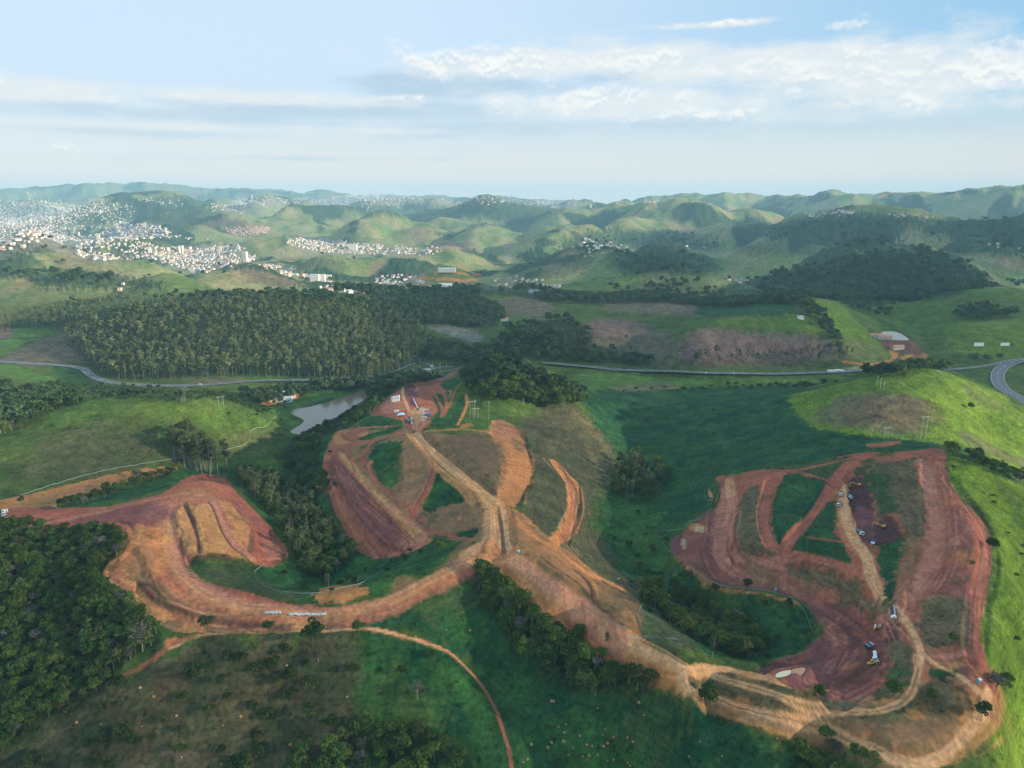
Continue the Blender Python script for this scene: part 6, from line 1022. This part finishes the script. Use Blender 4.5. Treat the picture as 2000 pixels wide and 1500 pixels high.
# termite mounds
MB_ = [(425,1065),(993,1075),(725,1110),(1028,1158),(520,1215),(470,1230),(508,1270),(608,1293),(773,1250),(758,1285),(828,1297),(920,1300),(425,1335),(503,1330),(655,1348),(690,1355),(955,1330),(400,1370),(562,1370),(763,1358),(790,1340),(295,1348),(670,1420),(628,1425),(725,1415),(533,1418),(268,1445),(240,1467),(790,1455),(828,1445),(920,1470),(935,1490),(1392,1328),(1535,1425),(1893,1308),(1320,1425)]
ML_ = [(198,1415),(277,1420),(239,1430),(345,1398),(435,1417),(430,1332),(355,1479),(432,1493),(136,1347),(274,1344),(567,1455),(678,1362),(605,1333),(531,1282),(681,1297),(812,1243),(822,1171),(1082+0,1370),(872,1230),(903,1197),(918,1232),(560,1300),(380,1310),(150,1412),(500,1478),(300,1360),(470,1400),(640,1410)]
mp = [(950+a/3.333, 1050+c/3.333) for a, c in MB_]; mds = []
for k in range(3):
    bm = bmesh.new(); bmesh.ops.create_icosphere(bm, subdivisions=2, radius=1)
    for v in bm.verts: v.co *= 1+.22*math.sin(v.co.x*5+k)*math.cos(v.co.y*4-k); v.co.z = v.co.z*.95
    me = bpy.data.meshes.new('termite_mound'); bm.to_mesh(me); bm.free(); me.materials.append(ORG if k else mat('pale_soil', (.45,.30,.17), 1.0)); mds.append(me)
q = at([p[0] for p in mp+ML_], [p[1] for p in mp+ML_])
for i, p in enumerate(q):
    o = bpy.data.objects.new('termite_mound', mds[i % 3]); COL.objects.link(o); s_ = random.uniform(.35, .8); o.location = (p[0], p[1], p[2]+.1); o.scale = (s_, s_, s_*.9)
    tag(o, 'small tan earth mound on the dark green lower pasture' if i < len(mp) else 'small orange earth mound on the brown scrubby pasture', 'mound', 'earth mounds on the dark pasture' if i < len(mp) else 'earth mounds on the scrubby pasture')
# water
WAT = bpy.data.materials.new('muddy_water'); WAT.use_nodes = True; p_ = WAT.node_tree.nodes['Principled BSDF']; p_.inputs['Base Color'].default_value = (.21,.155,.10,1); p_.inputs['Roughness'].default_value = .12; p_.inputs['Specular IOR Level'].default_value = .35
b = NB(WAT.node_tree); gm = N(WAT.node_tree, 'ShaderNodeNewGeometry'); bp = N(WAT.node_tree, 'ShaderNodeBump'); bp.inputs['Strength'].default_value = .15; bp.inputs['Distance'].default_value = .3; WAT.node_tree.links.new(b.noise(gm.outputs['Position'], .35, 4, .6), bp.inputs['Height']); WAT.node_tree.links.new(bp.outputs[0], p_.inputs['Normal'])
for nm, s, z, m_ in POOLS:
    w = plane_cast(s, z, True); bm = bmesh.new(); bm.faces.new([bm.verts.new((x, y, z)) for x, y in w]); bmesh.ops.triangulate(bm, faces=bm.faces)
    bmesh.ops.recalc_face_normals(bm, faces=bm.faces)
    if bm.faces[0].normal.z < 0: bmesh.ops.reverse_faces(bm, faces=bm.faces)
    me = bpy.data.meshes.new(nm); bm.to_mesh(me); bm.free(); me.materials.append(WAT if m_ == 'w' else mat('silty_water', (.72,.62,.40), .2) if m_ == 's' else mat('clay_water', (.55,.27,.14), .2)); o = bpy.data.objects.new(nm, me); COL.objects.link(o); o['kind'] = 'structure'
# paved roads
def road(name, s, w, marks=True, z=.35):
    ww = cast(*smooth(P(s), False, 10).T)[:, :2]; L = np.concatenate([[0], np.cumsum(np.hypot(*np.diff(ww, axis=0).T))]); n_ = int(L[-1]/6)+2; q = np.linspace(0, L[-1], n_); x = np.interp(q, L, ww[:,0]); y = np.interp(q, L, ww[:,1])
    k_ = np.ones(5)/5; x[2:-2] = np.convolve(x, k_, 'valid'); y[2:-2] = np.convolve(y, k_, 'valid')
    tx = np.gradient(x); ty = np.gradient(y); l = np.hypot(tx, ty); nx_, ny_ = -ty/l, tx/l; zc = np.maximum.reduce([ground(x+nx_*o_, y+ny_*o_) for o_ in (-w/2, 0, w/2)]); kk = np.ones(9)/9; zc = np.convolve(np.pad(zc, 4, 'edge'), kk, 'valid')
    def strip(nm, offs, m, dz, dash=None):
        bm = bmesh.new(); pr = None
        for i in range(n_):
            if dash and (i % dash[0]) >= dash[1]: pr = None; continue
            v = [bm.verts.new((x[i]+nx_[i]*o_, y[i]+ny_[i]*o_, zc[i]+z+dz)) for o_ in offs]
            if pr: bm.faces.new((pr[0], pr[1], v[1], v[0]))
            pr = v
        bmesh.ops.recalc_face_normals(bm, faces=bm.faces); me = bpy.data.meshes.new(nm); bm.to_mesh(me); bm.free(); me.materials.append(m); o = bpy.data.objects.new(nm, me); COL.objects.link(o); return o
    a = strip(name, (-w/2, w/2), mat('asphalt', (.12,.13,.14), .85), 0); a['kind'] = 'structure'
    if marks:
        lm = mat('road_paint', (.7,.7,.68), .7)
        for o_ in (-w/2+.5, w/2-.7): c = strip('road_marking', (o_, o_+.3), lm, .02); c['kind'] = 'structure'
        c = strip('road_marking', (-.2, .2), lm, .02, (4, 3)); c['kind'] = 'structure'
    return a
road('highway', '-20,706 60,710 120,714 160,720 180,735 210,746 260,751 330,754 400,752 450,748 520,744 620,742 740,735', 11)
road('highway', '1060,710 1130,716 1200,722 1300,728 1400,731 1500,732 1600,729 1660,726 1700,722 1740,718', 12); road('highway', '1820,724 1880,720 1930,714 1980,704 2030,700', 9)
road('highway', '2040,700 1990,706 1958,718 1948,735 1955,755 1978,772 2030,800', 17)
road('access_road', '740,732 800,731.5 845,731.5 872,736', 7, False); road('access_road', '765,728 785,720 810,709 826,707 842,714 848,722', 6, False); road('access_road', '770,728 810,724 850,718 886,716', 7, False); road('access_road', '850,729 880,723 900,718', 6, False)
road('access_road', '625,762 660,757 700,752 716,748', 4, False)
for i, (px, py, yw, lb, f_) in enumerate(((1625,727,0,'long white truck on the highway before the plantation end',semi),(1640,726.5,0,'white truck following close on the highway',semi),(391,752,.1,'white van on the highway left of the plantation foot',None),(1300,727,0,'first white car from the wooded knoll on the highway',None),(1357,730,0,'second white car from the wooded knoll on the highway',None),(1379,730.3,0,'third white car on the highway, close behind another',None),(1433,731.5,0,'white car on the middle of the straight highway',None),(1487,731.5,0,'white car on the highway before the sunny verge',None),(1219,722,0,'dark car on the highway by the yellow sign',None),(790,731,0,'white car on the ramp of the interchange',None),(843,716,.3,'white car at the top of the interchange loop',None),(716,741,0,'white car half hidden by trees near the lake road',None))):
    o = f_() if f_ else clone(*cars[0]) if i != 8 else clone(*cars[2])
    put(o, px, py, yw, lb, 'truck' if f_ else 'car', 'traffic on the highway', dz=.5); 
    if not f_: o.scale = (1.25,)*3
lamp = None
for i, (px, py) in enumerate([(768+i*13, 729-i*1.2) for i in range(8)]+[(800,716),(820,710),(845,716),(860,722),(872,718),(852,730)]):
    if lamp is None: lamp = root('street_lamp'); PM().cyl((0,0,-1),(0,0,9),.14,.1,6).done('post', CONC, lamp); PM().box((.8,0,9),(1.8,.2,.15)).done('lamp_arm', CONC, lamp); lt = tree_of(lamp); o = lamp
    else: o = clone(lamp, lt)
    put(o, px, py, 0, 'tall grey street lamp along the interchange ramps', 'street lamp', 'street lamps at the interchange').rotation_euler = (0, 0, 0)
# buildings
def house_mesh(name, L, W, H, roof, wallm, roofm, win=True):
    bm = bmesh.new(); r = bmesh.ops.create_cube(bm, size=1)
    for v in r['verts']: v.co = Vector((v.co.x*L, v.co.y*W, v.co.z*(H+2)+(H-2)/2))
    nf = len(bm.faces); o_ = .5
    if roof == 'gable':
        a = [bm.verts.new(p) for p in ((-L/2-o_,-W/2-o_,H),(L/2+o_,-W/2-o_,H),(L/2+o_,W/2+o_,H),(-L/2-o_,W/2+o_,H),(-L/2-o_,0,H+W*.28),(L/2+o_,0,H+W*.28))]
        for f in ((0,1,5,4),(2,3,4,5),(0,4,3),(1,2,5),(0,3,2,1)): bm.faces.new([a[i] for i in f])
    else:
        r = bmesh.ops.create_cube(bm, size=1)
        for v in r['verts']: v.co = Vector((v.co.x*(L+.4), v.co.y*(W+.4), v.co.z*.4+H+.15))
    nr2 = len(bm.faces)
    if win:
        for fl in range(max(1, int(H//3))):
            for k in range(max(1, int(L//3.2))):
                r = bmesh.ops.create_cube(bm, size=1)
                for v in r['verts']: v.co = Vector((v.co.x*1.3-L/2+1.6+k*3.2, v.co.y*.1-W/2, v.co.z*1.2+1.6+fl*3))
    for i, f in enumerate(bm.faces): f.material_index = 0 if i < nf else 1 if i < nr2 else 2
    bmesh.ops.recalc_face_normals(bm, faces=bm.faces); me = bpy.data.meshes.new(name); bm.to_mesh(me); bm.free(); [me.materials.append(m) for m in (wallm, roofm, GLASS)]; return me
PINK = mat('salmon_wall', (.62,.45,.36), .9); GREYR = mat('grey_roof', (.38,.38,.38), .9); BEIGE = mat('beige_wall', (.72,.66,.54), .9)
HM = [house_mesh('house', 11, 9, 4, 'gable', WALL, TILE), house_mesh('house', 12, 9, 6.5, 'flat', WWALL, GREYR), house_mesh('house', 9, 9, 6, 'flat', BEIGE, WALL), house_mesh('house', 12, 10, 7, 'gable', WWALL, TILE), house_mesh('house', 10, 8, 4, 'gable', PINK, PINK), house_mesh('house', 14, 10, 9, 'flat', WALL, GREYR), house_mesh('house', 16, 12, 5, 'gable', WWALL, GREYR)]
TM = [house_mesh('apartment_tower', 15, 14, 24, 'flat', WWALL, GREYR), house_mesh('apartment_tower', 16, 13, 36, 'flat', BEIGE, GREYR), house_mesh('apartment_tower', 18, 15, 18, 'flat', WWALL, WALL)]
TOWN = [('640,386 760,381 900,388 1060,390 1200,390 1200,402 1000,404 800,404 640,402',.22,1,34),('0,400 100,398 260,400 240,440 120,455 0,480',.3,1,30),('0,400 60,395 120,405 190,398 215,412 150,432 110,448 60,470 0,490',.8,1,34),('100,440 170,462 220,440 250,436 340,462 300,468 190,475 150,470 60,480 0,495 0,470',.72,1,26),('160,478 230,470 300,478 380,488 450,478 500,500 480,515 430,528 390,533 330,520 280,505 200,508 150,495',.7,1,22),('230,450 260,438 300,440 350,462 420,468 340,468 270,470',.6,0,22),('150,478 170,490 230,505 190,508 150,500',.6,0,22),
  ('560,470 600,465 660,470 720,480 700,496 620,490 570,480',.75,0,20),('700,480 760,478 830,490 840,498 760,498 700,496',.5,0,22),('505,515 540,520 600,535 610,545 570,545 520,530',.5,0,24),('400,405 450,395 500,384 560,388 550,400 480,408 420,415',.6,1,32),('570,390 650,387 720,380 800,388 830,396 760,403 690,402 600,400',.6,1,38),('255,392 300,388 360,392 350,402 300,400',.5,0,36),('60,375 110,380 90,392 50,390',.4,1,60),('0,385 60,380 140,385 100,400 0,402',.4,1,60),
  ('820,396 860,392 960,386 1000,393 960,402 880,402',.5,1,38),('1020,396 1080,388 1140,398 1120,408 1050,404',.55,0,38),('1260,390 1300,394 1290,400 1260,398',.7,0,38),('1565,419 1620,413 1665,415 1655,422 1580,424',.75,0,24),('1725,420 1800,424 1840,427 1790,429 1740,425',.5,0,26),('1120,480 1180,472 1230,480 1210,490 1140,495',.3,0,22),('740,545 800,540 840,555 900,560 890,570 800,572 740,565',.3,0,20),('960,545 1040,545 1100,560 1080,570 980,560',.25,0,20),('440,447 480,443 530,446 500,458 460,460',.85,0,17),('600,560 700,565 740,575 660,580',.2,0,22),
  ('1330,482 1400,478 1420,490 1350,495',.15,0,30),('1930,480 2000,482 2000,492 1950,490',.4,0,26),('190,560 300,555 310,570 220,575',.12,0,24),('1420,540 1460,545 1450,560 1420,555',.2,0,24),('820,480 860,486 860,496 830,496',.3,0,24),('1100,500 1160,490 1180,500 1130,505',.2,0,24)]
hs = []
for wi, (poly, dn, tall, sp_) in enumerate(TOWN):
    p = scatter(poly, sp_*.78, 900+wi, dn); r = np.random.default_rng(40+wi); kd = r.integers(0, len(HM), len(p)); tl = tall & (r.random(len(p)) < .025); kd = np.where(tl, 100+r.integers(0, 3, len(p)), kd)
    kd = np.where(wi == 23, 4, kd); hs.append(np.column_stack([p, kd, r.uniform(-.5, .5, len(p)) + HP*r.integers(0, 2, len(p)), r.uniform(.6, .95, len(p)), np.full(len(p), wi)]))
hs = np.concatenate(hs); hs = hs[np.argsort(np.hypot(hs[:,0], hs[:,1])/np.where(hs[:,2] > 50, 2.2, 1))]; print('houses', len(hs)); hz_ = ground(hs[:,0], hs[:,1])
tn = {23: 'salmon terrace house in the tight grid on the far slope', 18: 'white house in the small settlement behind the dark ridge'}
for i, (x, y, k, yw, s_, wi) in enumerate(hs[:290]):
    k = int(k); tw = k >= 100; o = bpy.data.objects.new('apartment_tower' if tw else 'house', TM[k-100] if tw else HM[k]); COL.objects.link(o); o.location = (x, y, hz_[i]+.3); o.rotation_euler = (0, 0, yw); o.scale = (s_,)*3
    tag(o, 'pale apartment tower standing above the far town houses' if tw else tn.get(int(wi), 'small pale house of the settlements between the far hills'), 'building', 'apartment towers of the far town' if tw else 'houses of the far settlements')
V = []; F = []; MI = []; off = 0; cache = {}
for (x, y, k, yw, s_, wi), z in zip(hs[290:], hz_[290:]):
    me = TM[int(k)-100] if k >= 100 else HM[int(k)]
    if me.name not in cache: cache[me.name] = (np.array([v.co[:] for v in me.vertices]), [tuple(p.vertices) for p in me.polygons if p.material_index < 2], [p.material_index for p in me.polygons if p.material_index < 2], [m.name for m in me.materials])
    v, f, mi, nm = cache[me.name]; c, s2 = math.cos(yw), math.sin(yw); V.append(np.stack([(v[:,0]*c-v[:,1]*s2)*s_+x, (v[:,0]*s2+v[:,1]*c)*s_+y, v[:,2]*s_+z+.3], -1)); F += [tuple(q_+off for q_ in p) for p in f]; MI += [nm[q_] for q_ in mi]; off += len(v)
if V:
    me = bpy.data.meshes.new('town'); me.from_pydata(np.concatenate(V).tolist(), [], F); names = sorted(set(MI)); [me.materials.append(bpy.data.materials[n_]) for n_ in names]; ix = {n_: i for i, n_ in enumerate(names)}; me.polygons.foreach_set('material_index', [ix[n_] for n_ in MI]); me.update()
    o = bpy.data.objects.new('town', me); COL.objects.link(o); o['kind'] = 'stuff'; o['label'] = 'pale mass of town houses spread over the far hills'
def block(name, px, py, L, W, H, wm, rm, roof, lb, yaw=0.0):
    t = root(name); PM().box((0,0,H/2-1),(L,W,H+2)).done('wall', wm, t)
    if roof == 'gable': PM().poly([(-W/2-.6,H),(W/2+.6,H),(0,H+W*.26)], -L/2-.6, L/2+.6).done('roof', rm, t).rotation_euler = (0, 0, HP)
    else: PM().box((0,0,H+.25),(L+.6,W+.6,.5)).done('roof', rm, t)
    nw = min(8, max(2, int(L//6))); nf = max(1, int(H//3)); nf = min(nf, 8)
    for f_ in range(nf):
        for k in range(nw): PM().box((-L/2+L*(k+.5)/nw, -W/2-.03, 1.7+f_*H/nf),(1.6,.12,1.3)).done('window', GLASS, t)
    put(t, px, py, yaw, lb, 'building').rotation_euler = (0, 0, yaw)
block('apartment_block', 615, 551, 26, 13, 21, WWALL, WWALL, 'flat', 'white apartment block at the valley bottom, first of three'); block('apartment_block', 628, 551, 24, 13, 22, WWALL, WWALL, 'flat', 'white apartment block in the middle of the valley trio'); block('apartment_block', 641, 551, 24, 13, 21, WWALL, WWALL, 'flat', 'white apartment block at the quarry side of the valley trio', .2)
block('apartment_tower', 690, 489, 42, 20, 34, WWALL, GREYR, 'flat', 'broad white tower at the edge of the hillside suburb'); block('apartment_tower', 738, 486, 16, 14, 26, WWALL, GREYR, 'flat', 'slim white tower above the small houses of the suburb')
block('warehouse', 873, 530, 50, 24, 9, WWALL, WWALL, 'flat', 'white flat building on the mound with orange tracks'); block('warehouse', 870, 562, 36, 16, 8, WWALL, WWALL, 'gable', 'long white building at the foot of the orange-track mound'); block('warehouse', 810, 562, 24, 14, 6, WALL, TILE, 'gable', 'tile-roofed long house in the wooded valley'); block('warehouse', 1045, 575, 30, 12, 5, WWALL, GREYR, 'gable', 'low white shed among the trees beyond the cleared slope')
block('workshop_shed', 537, 775, 48, 11, 5, WWALL, mat('metal_roof', (.62,.68,.72), .4), 'gable', 'long metal-roofed shed at the back of the compound near the lake', .12); block('workshop_shed', 537, 784, 44, 10, 5, WWALL, mat('metal_roof', (.62,.68,.72), .4), 'flat', 'long white shed at the front of the compound near the lake', .12); block('workshop_shed', 566, 777, 16, 7, 4, WALL, GREYR, 'gable', 'small grey-roofed shed beside the compound near the lake', .3)
block('farm_house', 1712, 659, 20, 10, 4.5, WALL, TILE, 'gable', 'orange-roofed farm house highest above the pond', -.4); block('farm_house', 1727, 664, 22, 10, 4.5, WALL, TILE, 'gable', 'long orange-roofed farm house beside the pond', -.2); block('farm_house', 1753, 681, 18, 9, 4, WALL, TILE, 'gable', 'orange-roofed house among trees below the plum field', .1); block('farm_house', 1785, 713, 20, 10, 4, WALL, TILE, 'gable', 'orange-roofed house by the lower pond', .1); block('farm_house', 985, 626, 16, 9, 4, WWALL, TILE, 'gable', 'white farm house below the cleared slope', 0); block('farm_house', 1563, 622, 9, 7, 4, WWALL, GREYR, 'flat', 'small white hut at the tree line on the ridge', 0); block('kiosk', 835, 728, 10, 8, 5, mat('blue_wall', (.2,.42,.6), .5), GREYR, 'flat', 'blue kiosk at the interchange', 0)
# added translucent clouds, unseen right of the view, to shade works and hills
CLM = bpy.data.materials.new('shade_cloud'); CLM.use_nodes = True; nt = CLM.node_tree; nt.nodes.clear(); b = NB(nt); o_ = N(nt, 'ShaderNodeOutputMaterial'); tr_ = N(nt, 'ShaderNodeBsdfTransparent'); tl = N(nt, 'ShaderNodeBsdfTranslucent'); mx = N(nt, 'ShaderNodeMixShader'); tl.inputs[0].default_value = (.95,.95,.97,1); nt.links.new(tr_.outputs[0], mx.inputs[1]); nt.links.new(tl.outputs[0], mx.inputs[2]); nt.links.new(mx.outputs[0], o_.inputs[0]); mx.inputs[0].default_value = .34
def shade_cloud_over(s, h, label):
    w = cast(*smooth(P(s), True, 4).T); c = w.mean(0); k = (h-c[2])/SUNV.z; cen = Vector(c)+SUNV*k; hx = (w[:,0].max()-w[:,0].min())/2; hy = (w[:,1].max()-w[:,1].min())/2
    bm = bmesh.new(); bmesh.ops.create_icosphere(bm, subdivisions=5, radius=1)
    for v in bm.verts:
        n_ = float(perlin(np.array([v.co.x*2.2+h]), np.array([v.co.y*2.2+v.co.z]))[0]); f = 1+.32*n_; v.co = Vector((v.co.x*hx*f, v.co.y*hy*f, v.co.z*max(60, hx*math.tan(R(SUN_EL))*.55)*f))
    for f in bm.faces: f.smooth = True
    me = bpy.data.meshes.new('shade_cloud'); bm.to_mesh(me); bm.free(); me.materials.append(CLM); o = bpy.data.objects.new('shade_cloud', me); COL.objects.link(o); o.location = cen; o['kind'] = 'structure'; print('shade_cloud', cen, math.degrees(math.atan2(cen.x, cen.y)))

shade_cloud_over('-300,1010 0,960 300,900 600,860 900,830 1100,840 1200,900 1500,960 1750,1010 1830,1100 1800,1300 1800,1560 900,1700 -200,1600 -500,1300', 950, 'grey')
shade_cloud_over('1000,640 1200,600 1600,480 1900,490 1950,560 1600,600 1300,680 1050,700', 1100, 'grey')
shade_cloud_over('1450,440 1700,430 1980,440 1980,470 1700,480 1450,480', 1200, 'grey')
